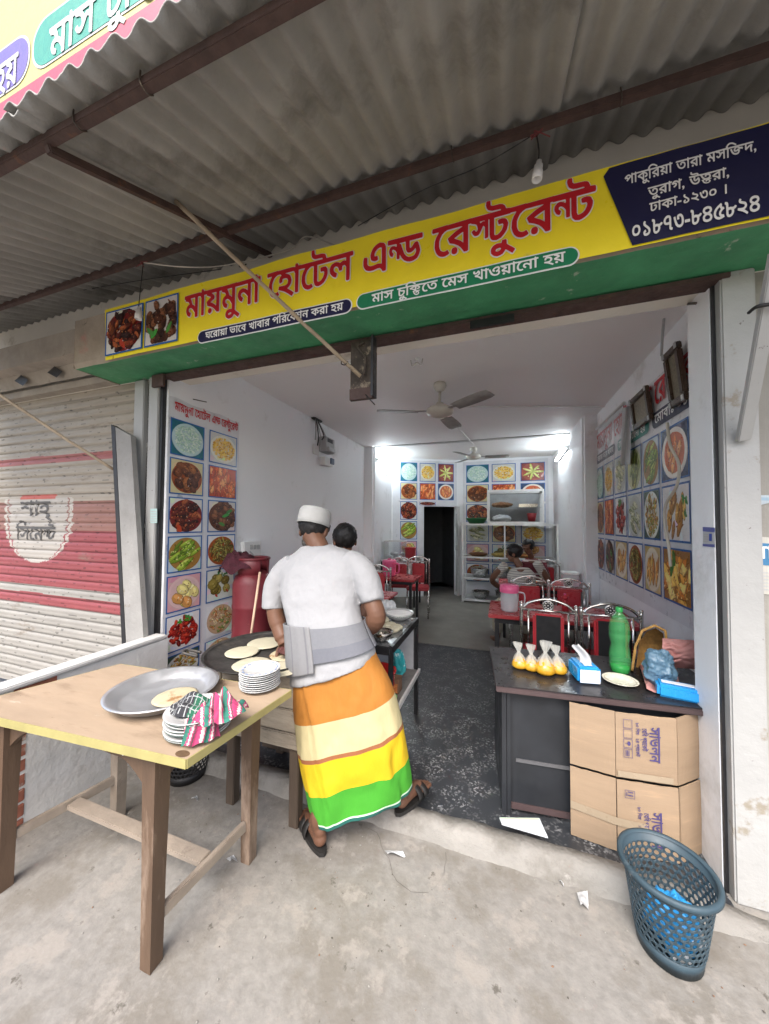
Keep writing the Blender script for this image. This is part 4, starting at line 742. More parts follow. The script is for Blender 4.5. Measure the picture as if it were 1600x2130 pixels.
for r_ in range(9):
    for q in range(4):
        y0 = .50 + q * .15 + (.07 if r_ % 2 else 0); y1 = min(y0 + .138, 1.055 + .03 * nz((r_, 2, 0), 3)); z0 = .01 + r_ * .071
        if y1 > y0 + .02: bk.box((xs(1) - .02, y0, z0), (xs(1) + .006 + .003 * nz((r_, q, 0), 2), y1, z0 + .06), bev=.004)
bk.box((xs(1) - .02, 1.0, .66), (xs(1) + .007, 1.17, .70), bev=.004)
bk.build('bare_brick', BRK, lw)

# plank leaning against the door post
pl = thing('leaning_plank', 'pale stained plank with dark edge leaning against the door post', 'plank', tuple(at(280, 1390, Y=1.70)))
a, b, c, d = at(240, 888, Y=1.72), at(272, 906, Y=1.72), at(306, 1450, Y=1.66), at(268, 1450, Y=1.66)
PLK = mat('stained pale board', (.27, .263, .25), .8, var=.15, scale=6, bump=.003, bscale=40, spots=((.20, .17, .14), 7, .60, .08), spots2=((.05, .045, .04), 35, .67, .05))
MB().prism([a, b, c, d], (0, .035, 0)).build('board', PLK, pl)
e0, e1 = at(231, 883, Y=1.71), at(259, 1450, Y=1.65)
MB().prism([e0, a + V(-.001, -.003, 0), d + V(-.001, -.003, 0), e1], (0, .04, 0)).build('edge_strip', BLACKM, pl)

# ------------------------------------------------------------------ posters of dishes
def poster(name, label, base, rows):
    return thing(name, label, 'poster', base)
# left, just inside the door
PX = XL + .004
pp = thing('food_poster', 'tall white poster with two columns of dishes on the left wall by the door', 'poster', (PX, 2.2, .4))
def lp(y, z, off=0.0): return V(PX + off, y, z)
MB().grid(lambda u, v: lp(1.832 + .702 * u, .30 + 2.115 * v + (.014 * nz((u * 5, 0, 0), 1) if v > .98 else 0), 0), 30, 50).build('poster_sheet', MARBLE, pp)
mb = MB(); write(mb, "মায়মুনা হোটেল এন্ড রেস্টুরেন্ট", lambda x, y, k: lp(x, y, .006 + k * .0003), 1.875, 2.515, 2.325, .098); mb.build('lettering', RED_INK, pp)
LK = (('rice', 'fried_rice'), ('fish_curry', 'prawn'), ('chicken', 'beef'), ('gourd', 'beans'), ('eggs', 'kofta'), ('red_meat', 'noodles'), ('bhaji', 'noodles'))
for r_, (ka, kb) in enumerate(LK):
    zt = 2.262 - r_ * .290
    for kk, y0, y1, dz in ((ka, 1.845, 2.145, 0), (kb, 2.195, 2.508, -.0)):
        if kb == 'noodles' and r_ == 5 and y0 > 2: fr = False
        else: fr = True
        z0 = max(.31, zt - .268)
        dish_picture(kk, lambda u, v, l, y0=y0, y1=y1, zt=zt, z0=z0: lp(y0 + (y1 - y0) * u, z0 + (zt - z0) * v, .006 + l), pp, fr)
# torn tape and scuffs at the top of the poster, small marks
tp = thing('tape_strip', 'torn piece of clear tape along the top edge of the tall poster', 'tape', (PX, 2.1, 2.4))
MB().grid(lambda u, v: V(PX + .008 + .004 * nz((u * 8, v * 3, 0), 1), 1.86 + .25 * u, 2.405 - .02 * v + .012 * nz((u * 3, 0, 0), 1)), 14, 2).build('tape', mat('milky tape', (.62, .64, .66), .3, var=.1), tp)
tag(MB().bar((XL + .02, 2.02, 2.452), (XL + .05, 2.12, 2.46), .006, .006).build('nail', BLKCAB), 'bent dark nail in the wall above the tall poster', 'nail')

# right wall: wide poster with heading
RX = XR - .004
pr = thing('food_poster', 'wide poster of dishes with red heading on the right wall', 'poster', (RX, 3.7, .9))
def rp(y, z, off=0.0): return V(RX - off, y, z)
MB().grid(lambda u, v: rp(4.83 - 2.60 * u, .86 + 1.74 * v), 60, 12).build('poster_sheet', MARBLE, pr)
RK = (('rice', 'fried_rice', 'fish_white', 'okra', 'gourd', 'orange_curry'), ('fish_curry', 'prawn', 'red_meat', 'fish_white', 'bhaji', 'skewer'), ('chicken', 'beef', 'rolls', 'beans', 'rolls', 'samosa'))
CY = [(4.80, 4.50), (4.46, 4.13), (4.09, 3.74), (3.71, 3.37), (3.335, 3.03), (2.995, 2.60)]
RZ = [(2.175, 1.80), (1.775, 1.385), (1.345, .975)]
for r_, row in enumerate(RK):
    for c_, kk in enumerate(row):
        y0, y1 = CY[c_]; z1, z0 = RZ[r_]
        dish_picture(kk, lambda u, v, l, y0=y0, y1=y1, z0=z0, z1=z1: rp(y0 + (y1 - y0) * u, z0 + (z1 - z0) * v, .004 + l), pr)
def rwrite(t, y0, y1, z, em, m, off=.007):
    mb = MB(); write(mb, t, lambda x, y, k: rp(-x, y, off + k * .0003), -y0, -y1, z, em); mb.build('lettering', m, pr)
rwrite("মায়মুনা হোটেল এন্ড রেস্টুরেন্ট", 4.74, 2.36, 2.40, .27, RED_INK)
def rpill(y0, y1, z0, z1, m): MB().poly([rp(-a, b, .005) for a, b in rounded(-y0, z0, -y1, z1, (z1 - z0) * .45)]).build('slogan_panel', m, pr)
rpill(4.78, 4.05, 2.225, 2.335, NAVY); rpill(3.98, 3.20, 2.225, 2.335, flat('teal panel', (.03, .24, .2))); rpill(3.14, 2.30, 2.225, 2.345, NAVY)
rwrite("ঘরোয়া ভাবে খাবার", 4.72, 4.10, 2.255, .085, WHITE_INK, .009); rwrite("মেস খাওয়ানো হয়", 3.92, 3.26, 2.255, .085, WHITE_INK, .009); rwrite("মোবাঃ ০১৮৭৩-৮৪৫৮২৪", 3.08, 1.9, 2.258, .10, WHITE_INK, .009)

# back walls
def back_poster(label, fn, kinds, s0, s1, z0, z1):
    t = thing('food_poster', label, 'poster', tuple(fn((s0 + s1) / 2, z0)))
    MB().poly([fn(s0, z0), fn(s1, z0), fn(s1, z1), fn(s0, z1)]).build('poster_sheet', MARBLE, t)
    return t
def bfn(s_, z, off=0.0): return bw(s_, z, .006 + off)
ZT, RP = 2.735, .415
def brow(t, fn, kinds, cols, skip=None):
    for r_, row in enumerate(kinds):
        for c_, kk in enumerate(row):
            if not kk: continue
            a, b = cols[c_]; z1 = ZT - .085 - r_ * RP
            dish_picture(kk, lambda u, v, l, a=a, b=b, z1=z1: fn(a + (b - a) * u, z1 - .37 + .37 * v, .003 + l), t)
# left sheet: whole above the door, then one column beside it
tl = thing('food_poster', 'poster of dishes on the back wall left of and above the dark doorway', 'poster', tuple(bw(.6, .9)))
mbp = MB(); S1 = BL - .12
mbp.poly([bfn(.03, .80), bfn(DS0 - .01, .80), bfn(DS0 - .01, DZ + .012), bfn(.03, DZ + .012)]); mbp.poly([bfn(.03, DZ + .0121), bfn(S1, DZ + .0121), bfn(S1, ZT + .06), bfn(.03, ZT + .06)])
mbp.build('poster_sheet', MARBLE, tl)
def hit(px, py): return wall_hit(px, py)
c0a, c0b = hit(833, 980)[0], hit(868, 980)[0]; c1a, c1b = hit(873, 980)[0], hit(906, 980)[0]; c2a, c2b = hit(911, 980)[0], hit(944, 980)[0]
LZ = [(962, 1001), (1004, 1039), (1043, 1081), (1084, 1122), (1125, 1160)]
kindsL = (('rice', 'fried_rice', 'chilli_star'), ('fish_curry', 'prawn', 'orange_curry'), ('chicken', 'chicken', None), ('gourd', None, None), ('eggs', None, None))
for r_, row in enumerate(kindsL):
    for c_, kk in enumerate(row):
        if not kk: continue
        a, b = ((c0a, c0b), (c1a, c1b), (c2a, c2b))[c_]; z1 = hit(850, LZ[r_][0])[1]; z0 = hit(850, LZ[r_][1])[1]
        if r_ == 2 and c_ == 1: z0 = max(z0, DZ + .02); b = min(b, BL)
        if a < DS1 and b > DS0 and z0 < DZ + .02: z0 = DZ + .02
        dish_picture(kk, lambda u, v, l, a=a, b=b, z0=z0, z1=z1: bfn(a + (b - a) * u, z0 + (z1 - z0) * v, .003 + l), tl)
# right sheets
def rfn(x, z, off=0.0): return V(x, 7.395 - off, z)
trr = thing('food_poster', 'poster of dishes on the straight back wall above the display shelves', 'poster', (.1, 7.39, .9))
rx = lambda px: at(px, 1000, Y=7.39).x
MB().poly([rfn(rx(962), .7), rfn(rx(1141), .7), rfn(rx(1141), 2.80), rfn(rx(962), 2.80)]).build('poster_sheet', MARBLE, trr)
colsR = [(rx(970), rx(1017)), (rx(1023), rx(1073)), (rx(1083), rx(1134))]
kindsR = (('rice', 'fried_rice', 'chilli_star'), ('fish_curry', 'prawn', 'orange_curry'), ('chicken', 'beef', 'noodles'), ('fish_white', 'fish_curry', 'fried_rice'), ('eggs', 'kofta', 'eggs'), ('beans', 'gourd', 'bhaji'))
for r_, row in enumerate(kindsR):
    for c_, kk in enumerate(row):
        a, b = colsR[c_]; z1 = at(990, 967 + 41.0 * r_, Y=7.39).z; z0 = at(990, 967 + 41.0 * r_ + 37, Y=7.39).z
        dish_picture(kk, lambda u, v, l, a=a, b=b, z0=z0, z1=z1: rfn(a + (b - a) * u, z0 + (z1 - z0) * v, .003 + l), trr)

# ------------------------------------------------------------------ ceiling fans, tubes, wiring
FANM = mat('cream fan enamel', (.60, .57, .50), .4, var=.08, scale=10, spots=((.25, .22, .18), 9, .66, .1)); FANB = mat('dusty fan blade', (.34, .33, .31), .6, var=.2, scale=9)
def fan(label, x, y, zh, ang, s=1.0):
    t = thing('ceiling_fan', label, 'fan', (x, y, ZC), 'ceiling fans of the dining room')
    MB().lathe([(.0, ZC - .002), (.055 * s, ZC - .002), (.065 * s, ZC - .03), (.045 * s, ZC - .07), (.018, ZC - .085), (.0, ZC - .085)], (x, y, 0), 24).build('canopy', FANM, t)
    MB().tube([(x, y, ZC - .08), (x, y, zh + .05)], .013, 12).build('rod', FANM, t)
    MB().lathe([(.0, zh + .085), (.03, zh + .085), (.045, zh + .05), (.09, zh + .042), (.125 * s, zh + .02), (.13 * s, zh), (.12 * s, zh - .022), (.07 * s, zh - .045), (.03, zh - .052), (0, zh - .052)], (x, y, 0), 32).build('motor', FANM, t)
    for k in range(3):
        a = ang + k * 2 * PI / 3; M = Matrix.Rotation(a, 3, 'Z'); mb = MB()
        mb.bar(V(x, y, zh) + M @ V(.10, 0, 0), V(x, y, zh - .004) + M @ V(.24, 0, 0), .035, .005)
        tw = .16; prof = []
        for i in range(9):
            r0 = .20 + .40 * i / 8; w = .060 + .012 * math.sin(i / 8 * PI * .8); w *= 1 if i < 8 else .8
            prof.append([V(x, y, zh - .006) + M @ V(r0, yy * w, yy * w * -tw + zz) for yy, zz in ((-1, 0), (0, .004), (1, 0), (1, -.003), (0, .001), (-1, -.003))])
        mb.loft(prof, True, True, True); mb.build('blade', FANB, t)
    return t
hb = at(915, 856, Y=3.24)
fan('cream ceiling fan nearer the entrance, seen largest below the lock bracket', hb.x, 3.24, hb.z, R(82), 1.0)
h2 = at(985, 950, Y=6.2)
fan('ceiling fan farther back, hanging just before the back wall posters', h2.x, 6.2, h2.z, .10)
TUBE = mat('lit tube', (.9, .9, .9), .5, emit=((.86, .95, 1.0), 34.0)); 
def tube_light(a, b, n, label):
    a, b = Vector(a), Vector(b); t = thing('tube_light', label, 'tube light', tuple(a)); n = Vector(n)
    MB().bar(a + n * .015, b + n * .015, .05, .028, up=n).build('batten', WHITEP, t); MB().tube([a + n * .048, b + n * .048], .014, 12).build('tube', TUBE, t)
    d = (b - a).normalized()
    for p in (a - d * .012, b + d * .012): MB().bar(p + n * .02, p + n * .06, .02, .035).build('end_cap', WHITEP, t)
tube_light((-2.13, 5.74, at(786, 958, X=-2.13).z), (-2.13, 6.62, at(826, 977, X=-2.13).z), (1, 0, 0), 'lit tube light on the left wall near the back corner')
pa, pb = at(1183, 930, X=.945), at(1163, 957, X=.945)
tube_light((.945, pa.y, pa.z), (.945, min(6.9, pb.y), pb.z - .0), (-1, 0, 0), 'lit tube light on the right wall near the back corner')
q = at(801, 982, X=-2.125); hk = thing('wall_hook', 'small dark hook on the wall below the left tube light', 'hook', tuple(q)); MB().tube(bez([q, q + V(.03, 0, -.03), q + V(.02, 0, -.07), q + V(.05, 0, -.06)], 5), .006, 6).build('hook', GREYP, hk)
# hook on the ceiling and the white conduit leading to the second fan
q = at(867, 745, Z=ZC); t = thing('ceiling_hook', 'white double hook screwed in the ceiling behind the lock bracket', 'hook', tuple(q))
MB().tube([q, q + V(0, 0, -.02)], .016, 12).build('base', WHITEP, t)
MB().tube(bez([q + V(-.05, 0, -.012), q + V(-.035, 0, -.06), q + V(0, 0, -.035), q + V(.035, 0, -.06), q + V(.05, 0, -.012)], 6), .005, 8).build('hook', STEEL, t)
def conduit(a, b, label): return tag(MB().bar(a, b, .022, .012).build('conduit', WHITEP), label, 'conduit')
conduit(at(944, 880, Z=ZC - .008), at(984, 924, Z=ZC - .008), 'white wiring conduit on the ceiling between the two fans')
conduit(V(-.45, 3.95, ZC - .008), V(XR, 4.45, ZC - .008), 'white wiring conduit running across the ceiling to the right wall')
q = at(945, 883, Z=ZC); t = thing('junction_box', 'small round junction box on the ceiling behind the large fan', 'junction box', tuple(q)); MB().lathe([(.0, ZC - .03), (.035, ZC - .03), (.04, ZC - .001)], (q.x, q.y, 0), 16).build('box', GREYP, t); MB().lathe([(0, ZC - .033), (.012, ZC - .033), (.013, ZC - .0301)], (q.x, q.y, 0), 12).build('screw_cap', BLKCAB, t)

# meter and fuse boxes on the left wall
WX = XL - .010
def wbox(parent, name, px0, py0, px1, py1, dep, m, off=0.0, bev=.006):
    a, b = at(px0, py0, X=WX), at(px1, py1, X=WX); return MB().box((WX + off, min(a.y, b.y), min(a.z, b.z)), (WX + off + dep, max(a.y, b.y), max(a.z, b.z)), bev=bev).build(name, m, parent)
t = thing('electric_meter', 'grey electric meter with main switch on the left wall', 'electric meter', tuple(at(672, 980, X=WX)))
wbox(t, 'meter_box', 663, 908, 681, 946, .11, GREYP); wbox(t, 'meter_window', 666, 912, 677, 925, .004, mat('smoky cover', (.12, .13, .14), .15), .111); wbox(t, 'terminal_cover', 665, 930, 679, 944, .03, mat('pale meter plastic', (.55, .56, .57), .4), .111)
wbox(t, 'switch_box', 664, 950, 681, 972, .09, WHITEP); wbox(t, 'switch_lever', 674, 953, 681, 968, .02, flat('blue grey switch', (.12, .16, .24)), .092); wbox(t, 'back_board', 650, 922, 662, 948, .02, WHITEP)
a = at(655, 868, X=WX); MB().box((WX, a.y - .10, a.z - .05), (WX + .06, a.y + .10, a.z + .02), bev=.01).build('cable_entry', BLACKM, t)
for k in range(5):
    s0 = V(WX + .04, a.y - .05 + k * .02, a.z - .05); e0 = at(656 + k * 4.5, 915 + (k % 3) * 12, X=WX + .06); md = (s0 + e0) / 2 + V(.03, -.04 + .03 * k, -.05)
    MB().tube(bez([s0, md, e0], 7), .007, 6).build('wire', BLKCAB if k % 2 else GREYP, t)
t = thing('switch_board', 'white switch board with cable on the left wall beside the tall poster', 'switch board', tuple(at(517, 1140, X=WX)))
wbox(t, 'cover', 500, 1127, 536, 1156, .045, WHITEP); 
for k in range(3): wbox(t, 'switch', 512 + k * 7.5, 1133, 517 + k * 7.5, 1142, .008, GREYP, .046, .002)
MB().tube(bez([at(520, 1147, X=WX + .06), at(528, 1158, X=WX + .08), at(518, 1172, X=WX + .06), at(508, 1178, X=WX + .05)], 6), .006, 6).build('cable', GREYP, t)
t = thing('wall_socket', 'small white socket on the pilaster at the back of the left wall', 'socket', tuple(at(770, 1168, Y=5.59)))
a = at(770, 1166, Y=5.597); MB().box((a.x - .045, 5.575, a.z - .06), (a.x + .045, 5.598, a.z + .06), bev=.004).build('plate', WHITEP, t)
for dx, dz in ((-.012, -.01), (.012, -.01), (0, .015)): MB().box((a.x + dx - .004, 5.573, a.z + dz - .006), (a.x + dx + .004, 5.5745, a.z + dz + .006)).build('slot', BLKCAB, t)

# framed texts and the hanging cord on the right wall
FRW = mat('dark wood picture frame', (.07, .045, .03), .35, var=.3, scale=20); OLDP = mat('brown printed text', (.20, .17, .11), .6, var=.35, scale=60)
def picture(px, label, tilt):
    a, b, c_, d = [at(*p, X=RX - .06) for p in px]; t = thing('picture_frame', label, 'picture frame', tuple((c_ + d) / 2), 'framed texts above the wide poster')
    y1, y0 = max(a.y, d.y), min(b.y, c_.y); z1, z0 = (a.z + b.z) / 2, (c_.z + d.z) / 2; M = Matrix.Translation((RX - .012, 0, z0)) @ Matrix.Rotation(-tilt, 4, 'Y')
    f = MB(); w = .045; h = z1 - z0
    for lo, hi in (((-.03, y0, 0), (0, y1, w)), ((-.03, y0, h - w), (0, y1, h)), ((-.03, y0, w), (0, y0 + w, h - w)), ((-.03, y1 - w, w), (0, y1, h - w))): f.box(lo, hi, M, .006)
    f.build('frame', FRW, t); MB().box((-.014, y0 + w, w), (-.004, y1 - w, h - w), M).build('text_sheet', OLDP, t)
    for yy, zz in ((y0, 0), (y1, 0), (y0, h), (y1, h)): MB().box((-.034, yy - .03 if yy > y0 else yy, zz if zz == 0 else zz - .035), (-.0305, yy if yy > y0 else yy + .03, zz + .035 if zz == 0 else zz), M).build('corner_cap', GREYP, t)
picture(((1383, 735), (1412, 712), (1416, 830), (1390, 848)), 'brown framed text hanging tilted at the near end of the right wall', .10)
picture(((1310, 828), (1344, 805), (1344, 876), (1312, 893)), 'dark framed text hanging above the green slogan of the wide poster', .10)
# rolled clear plastic and hanging sheet
t = thing('plastic_cover', 'crumpled clear plastic cover hanging from a rail over the wide poster', 'plastic cover', tuple(at(1280, 900, X=RX - .05)))
MB().tube([at(1240, 893, X=RX - .04), at(1298, 838, X=RX - .04)], .014, 10).build('rail', ALU, t)
PLAS = mat('thin clear plastic', (.75, .8, .82), .15, var=0, alpha=.28, rvar=0)
MB().grid(lambda u, v: at(1243 + 52 * u, 893 - 50 * u + (98 + 20 * u) * v, X=RX - .035 - .015 * math.sin(u * 17 + v * 3) * v), 30, 12).build('film', PLAS, t)
MB().grid(lambda u, v: at(1294 + 20 * u - 3 * v, 850 - 8 * u + 118 * v + 6 * u * v, X=RX - .04 - .02 * math.sin(u * 5 + v * 2)), 8, 10).build('paper_flap', PAPER, t)
cable([at(1384, 600, X=RX - .10), at(1382, 650, X=RX - .10), at(1378, 700, X=RX - .08), at(1376, 740, X=RX - .06)], .008, GREYP, 'grey cord hanging from the beam along the right wall', 'cord', 'cord')
cable([at(1382, 637, X=RX - .10), at(1412, 634, X=.90), at(1447, 631, Y=1.86)], .006, DRUST, 'rusty rod end sticking out of the right door post', 'rod', 'rod')
ROPE = mat('white cotton rope', (.62, .57, .48), .8, bump=.002, bscale=200)
cable([at(1388, 880, X=RX - .06), at(1394, 925, X=RX - .07), at(1412, 965, X=RX - .06), at(1408, 1010, X=RX - .06), at(1385, 1050, X=RX - .06), at(1383, 1090, X=RX - .07), at(1391, 1135, X=RX - .08), at(1395, 1178, X=RX - .07)], .009, ROPE, 'white rope hanging in a loose curve over the wide poster', 'rope', 'rope')
# sticker on the door post and handbill on the outer wall
t = thing('paper_sticker', 'small blue and white sticker on the right door post', 'sticker', tuple(at(1475, 1118, X=.853)))
def dp(px, py, off): p = at(px, py, X=.853); p.x -= off; return p
def rq(t, name, x0, y0, x1, y1, m, off, f=dp): MB().poly([f(x0, y1, off), f(x1, y1 + (x1 - x0) * .10, off), f(x1, y0 + (x1 - x0) * .06, off), f(x0, y0, off)]).build(name, m, t)
rq(t, 'sheet', 1463, 1096, 1488, 1136, PAPER, .001); rq(t, 'print_band', 1463, 1096, 1488, 1105, flat('sticker violet', (.10, .12, .35)), .002); rq(t, 'print_band', 1463, 1131, 1488, 1136, flat('sticker violet low', (.10, .12, .35)), .002)
rq(t, 'picture_block', 1476, 1110, 1482, 1125, BLUE_INK, .002)
for k in range(4): rq(t, 'text_line', 1465, 1110 + 5 * k, 1474, 1112 + 5 * k, GREYP, .002)
def ow(px, py, off): p = at(px, py, Y=1.832); p.y -= off; return p
t = thing('handbill', 'blue and white handbill pasted on the wall at the right edge', 'handbill', tuple(ow(1580, 1230, 0)))
rq(t, 'sheet', 1556, 1115, 1730, 1232, mat('faded paper', (.52, .50, .45), .8, var=.08, scale=9), .002, ow); rq(t, 'blue_band', 1556, 1128, 1730, 1172, flat('handbill blue', (.05, .19, .36)), .004, ow)
mb = MB(); pa = ow(1560, 1160, .006); write(mb, "মাদরাসা", lambda x, y, k: V(x, pa.y - k * .0003, y), pa.x, pa.x + .27, pa.z, .075); mb.build('lettering', WHITE_INK, t)
for k in range(6): rq(t, 'text_line', 1560, 1188 + 7 * k, 1650, 1189.5 + 7 * k, GREYP, .004, ow)
t = thing('handbill', 'faded torn handbill remains above the blue handbill on the right wall', 'handbill', tuple(ow(1580, 1060, 0)))
MB().poly([ow(1558, 1066, .002), ow(1575, 1052, .002), ow(1600, 1046, .002), ow(1660, 1050, .002), ow(1660, 1030, .002), ow(1560, 1030, .002)]).build('sheet', mat('faded blue paper', (.44, .50, .54), .8, var=.15, scale=14), t)
MB().poly([ow(1560, 1040, .004), ow(1660, 1044, .004), ow(1660, 1036, .004), ow(1560, 1034, .004)]).build('print_band', flat('pale blue print', (.30, .42, .52)), t)
t = thing('paper_sticker', 'tiny faded green sticker on the left door post', 'sticker', tuple(at(320, 1075, Y=1.783)))
MB().poly([at(313, 1088, Y=1.783), at(327, 1088, Y=1.783), at(327, 1058, Y=1.783), at(313, 1058, Y=1.783)]).build('sheet', flat('pale green paper', (.40, .56, .54)), t)
for k in range(5): MB().poly([at(314, 1063 + 5 * k + 2, Y=1.781), at(326, 1063 + 5 * k + 2, Y=1.781), at(326, 1063 + 5 * k, Y=1.781), at(314, 1063 + 5 * k, Y=1.781)]).build('text_line', GREYP, t)

# ------------------------------------------------------------------ dining chairs and tables
def ring_pts(c, r, n, ax='y'):
    return [Vector(c) + V(r * math.cos(2 * PI * k / n), 0, r * math.sin(2 * PI * k / n)) for k in range(n + 1)]
def make_chair(label, patch):
    t = local('dining_chair', label, 'chair', 'steel chairs with red cushions in the dining room')
    MB().box((-.18, -.17, .43), (.18, .20, .485), bev=.02).build('seat', REDV, t)
    MB().box((-.105, -.205, .50), (.105, -.165, .825), bev=.015).build('backrest', REDV, t)
    if patch: MB().box((-.082, -.2095, .52), (.082, -.2055, .815), bev=.001).build('backrest_patch', mat('black chair patch', (.012, .012, .013), .7), t)
    for sx in (-1, 1):
        MB().tube(bez([(sx * .185, -.22, 0), (sx * .185, -.20, .44), (sx * .185, -.19, .70), (sx * .185, -.19, .895)], 5), .0125, 12).ell((sx * .185, -.19, .897), .015, .015, .010).build('back_post', STEEL, t)
        MB().tube([(sx * .135, -.19, .47), (sx * .135, -.19, .845)], .008, 10).build('back_rail', STEEL, t)
        MB().tube([(sx * .165, .18, 0), (sx * .165, .17, .44)], .0115, 10).build('leg', STEEL, t)
        MB().tube([(sx * .18, -.205, .20), (sx * .166, .175, .20)], .008, 8).build('stretcher', STEEL, t)
    MB().tube(bez([(-.17, -.19, .862), (-.12, -.19, .905), (0, -.19, .935), (.12, -.19, .905), (.17, -.19, .862)], 6), .010, 10).build('arch', STEEL, t)
    MB().tube([(-.175, -.19, .848), (.175, -.19, .848)], .008, 10).build('top_rail', STEEL, t)
    md = MB(); md.tube(ring_pts((0, -.19, .888), .034, 20), .006, 8, False)
    for k in range(8): a = 2 * PI * k / 8; md.ell((.021 * math.cos(a), -.19, .888 + .021 * math.sin(a)), .0075, .006, .0075, n=8, m=6)
    md.ell((0, -.19, .888), .008, .008, .008, n=8, m=6); md.build('medallion', STEEL, t)
    MB().box((-.033, -.189, .856), (.033, -.186, .92), bev=.001).build('medallion_back', BLACKM, t)
    return t
cA = make_chair('steel chair with black patched back behind the three leftmost food bags', True)
place(cA, (.33, 3.03, .004), R(-3))
cB = dup(cA, (.715, 3.03, .004), R(2), 'steel chair with black patched back behind the green bottle')
cC = make_chair('red backed steel chair behind the water jug, beside the reaching boy', False); place(cC, (.26, 4.22, .006), R(4))
dup(cC, (.655, 4.15, .006), R(-4), 'red backed steel chair standing by the right wall under the wide poster')
dup(cC, (.62, 5.75, .006), R(170), 'red backed steel chair at the far table by the boy in maroon')
dup(cC, (-1.62, 4.55, .006), R(8), 'red backed steel chair just behind the elbow of the cook')
dup(cC, (-1.62, 5.62, .006), R(12), 'red backed steel chair behind the pink jug')
dup(cC, (-1.30, 5.50, .006), R(-168), 'red backed steel chair nearest the dark doorway')
def make_table(label, x0, y0, x1, y1, z):
    t = thing('dining_table', label, 'table', ((x0 + x1) / 2, (y0 + y1) / 2, .006), 'red topped dining tables')
    MB().box((x0, y0, z - .03), (x1, y1, z), bev=.006).build('tabletop', REDT, t)
    MB().box((x0 + .05, y0 + .05, z - .08), (x1 - .05, y1 - .05, z - .031)).build('apron', BLACKM, t)
    for x in (x0 + .07, x1 - .07):
        for y in (y0 + .07, y1 - .07): MB().box((x - .017, y - .017, .006), (x + .017, y + .017, z - .081)).build('leg', BLACKM, t)
    return t
make_table('red topped table carrying the water jug and the red shaker', -.12, 3.20, 1.05, 3.80, .70)
make_table('red topped table where the two boys are sitting', -.05, 4.78, .92, 5.38, .70)
make_table('red topped table behind the cook along the left wall', -2.26, 3.30, -1.15, 3.87, .70)
make_table('red topped table with the pink jug before the dark doorway', -2.10, 4.72, -1.17, 5.26, .70)

# jugs and the shaker
PINKP = mat('pink plastic', (.75, .13, .28), .3, var=.05); CLRP = mat('cloudy clear plastic', (.80, .84, .86), .12, var=.02, alpha=.38, rvar=0, spec=.6); WATER = mat('water in jug', (.62, .68, .70), .08, var=.02, alpha=.35, rvar=0)
jx, jy = .06, 3.40
t = thing('water_jug', 'clear plastic water jug with pink lid on the red table', 'jug', (jx, jy, .70))
MB().lathe([(0, .702), (.072, .702), (.075, .72), (.080, .80), (.080, .885)], (jx, jy, 0), 28).build('body', CLRP, t)
MB().lathe([(0, .706), (.070, .706), (.076, .80), (0, .80)], (jx, jy, 0), 24).build('water', WATER, t)
MB().lathe([(.083, .872), (.086, .90), (.082, .935), (.06, .945), (0, .945)], (jx, jy, 0), 28).build('lid', PINKP, t)
MB().tube(bez([(jx + .078, jy - .03, .88), (jx + .125, jy - .045, .87), (jx + .122, jy - .045, .78), (jx + .08, jy - .03, .75)], 6), .008, 8).build('handle', CLRP, t)
q = at(1182, 1262, Z=.78); sx_, sy_ = q.x, 3.55
t = thing('shaker', 'small red plastic shaker standing on the red table behind the chairs', 'shaker', (sx_, sy_, .70))
MB().lathe([(0, .701), (.03, .701), (.028, .78), (.018, .80), (.018, .815), (.03, .82), (.03, .835), (.012, .85), (0, .85)], (sx_, sy_, 0), 18).build('body', REDV, t); MB().lathe([(0, .866), (.010, .864), (.011, .8505), (0, .8505)], (sx_, sy_, 0), 12).build('cap', PINKP, t)
q = at(795, 1205, Z=.70); 
jx, jy = -1.62, 4.98
t = thing('water_jug', 'solid pink plastic jug with lid on the left table', 'jug', (jx, jy, .70))
MB().lathe([(0, .701), (.085, .701), (.098, .73), (.105, .90), (.108, .905), (.108, .925), (.10, .94), (0, .945)], (jx, jy, 0), 26).build('body', PINKP, t)
MB().lathe([(.02, .9455), (.03, .95), (.028, .965), (0, .967)], (jx, jy, 0), 14).build('lid_knob', PINKP, t)
MB().tube(bez([(jx + .10, jy - .02, .89), (jx + .16, jy - .03, .88), (jx + .155, jy - .03, .77), (jx + .10, jy - .02, .75)], 6), .012, 8).build('handle', PINKP, t)

# side stand in the back left corner with its things
t = thing('side_stand', 'dark side stand in the back left corner under the tube light', 'stand', (-1.80, 6.2, .006))
MB().box((-2.12, 5.95, .80), (-1.45, 6.45, .825), bev=.004).build('top', GREYP, t)
for x in (-2.09, -1.48):
    for y in (5.98, 6.42): MB().box((x - .015, y - .015, .006), (x + .015, y + .015, .799)).build('leg', BLACKM, t)
q = at(812, 1130, Y=6.2)
def bz_(px, py, y): return at(px, py, Y=y)
t = thing('glass_case', 'small clear glass box with white things on the back stand', 'glass case', (-1.95, 6.2, .826)); x0, x1 = -2.08, -1.72
for lo, hi in (((x0, 6.05, .826), (x1, 6.056, 1.16)), ((x0, 6.34, .826), (x1, 6.346, 1.16)), ((x0, 6.057, .826), (x0 + .006, 6.339, 1.16)), ((x1 - .006, 6.057, .826), (x1, 6.339, 1.16))): MB().box(lo, hi).build('pane', GLASS, t)
for z in (.828, 1.163):
    f = MB(); 
    for a, b in (((x0, 6.05, z), (x1, 6.05, z)), ((x0, 6.346, z), (x1, 6.346, z)), ((x0, 6.05, z), (x0, 6.346, z)), ((x1, 6.05, z), (x1, 6.346, z))): f.bar(a, b, .014, .014)
    f.build('rim', ALU, t)
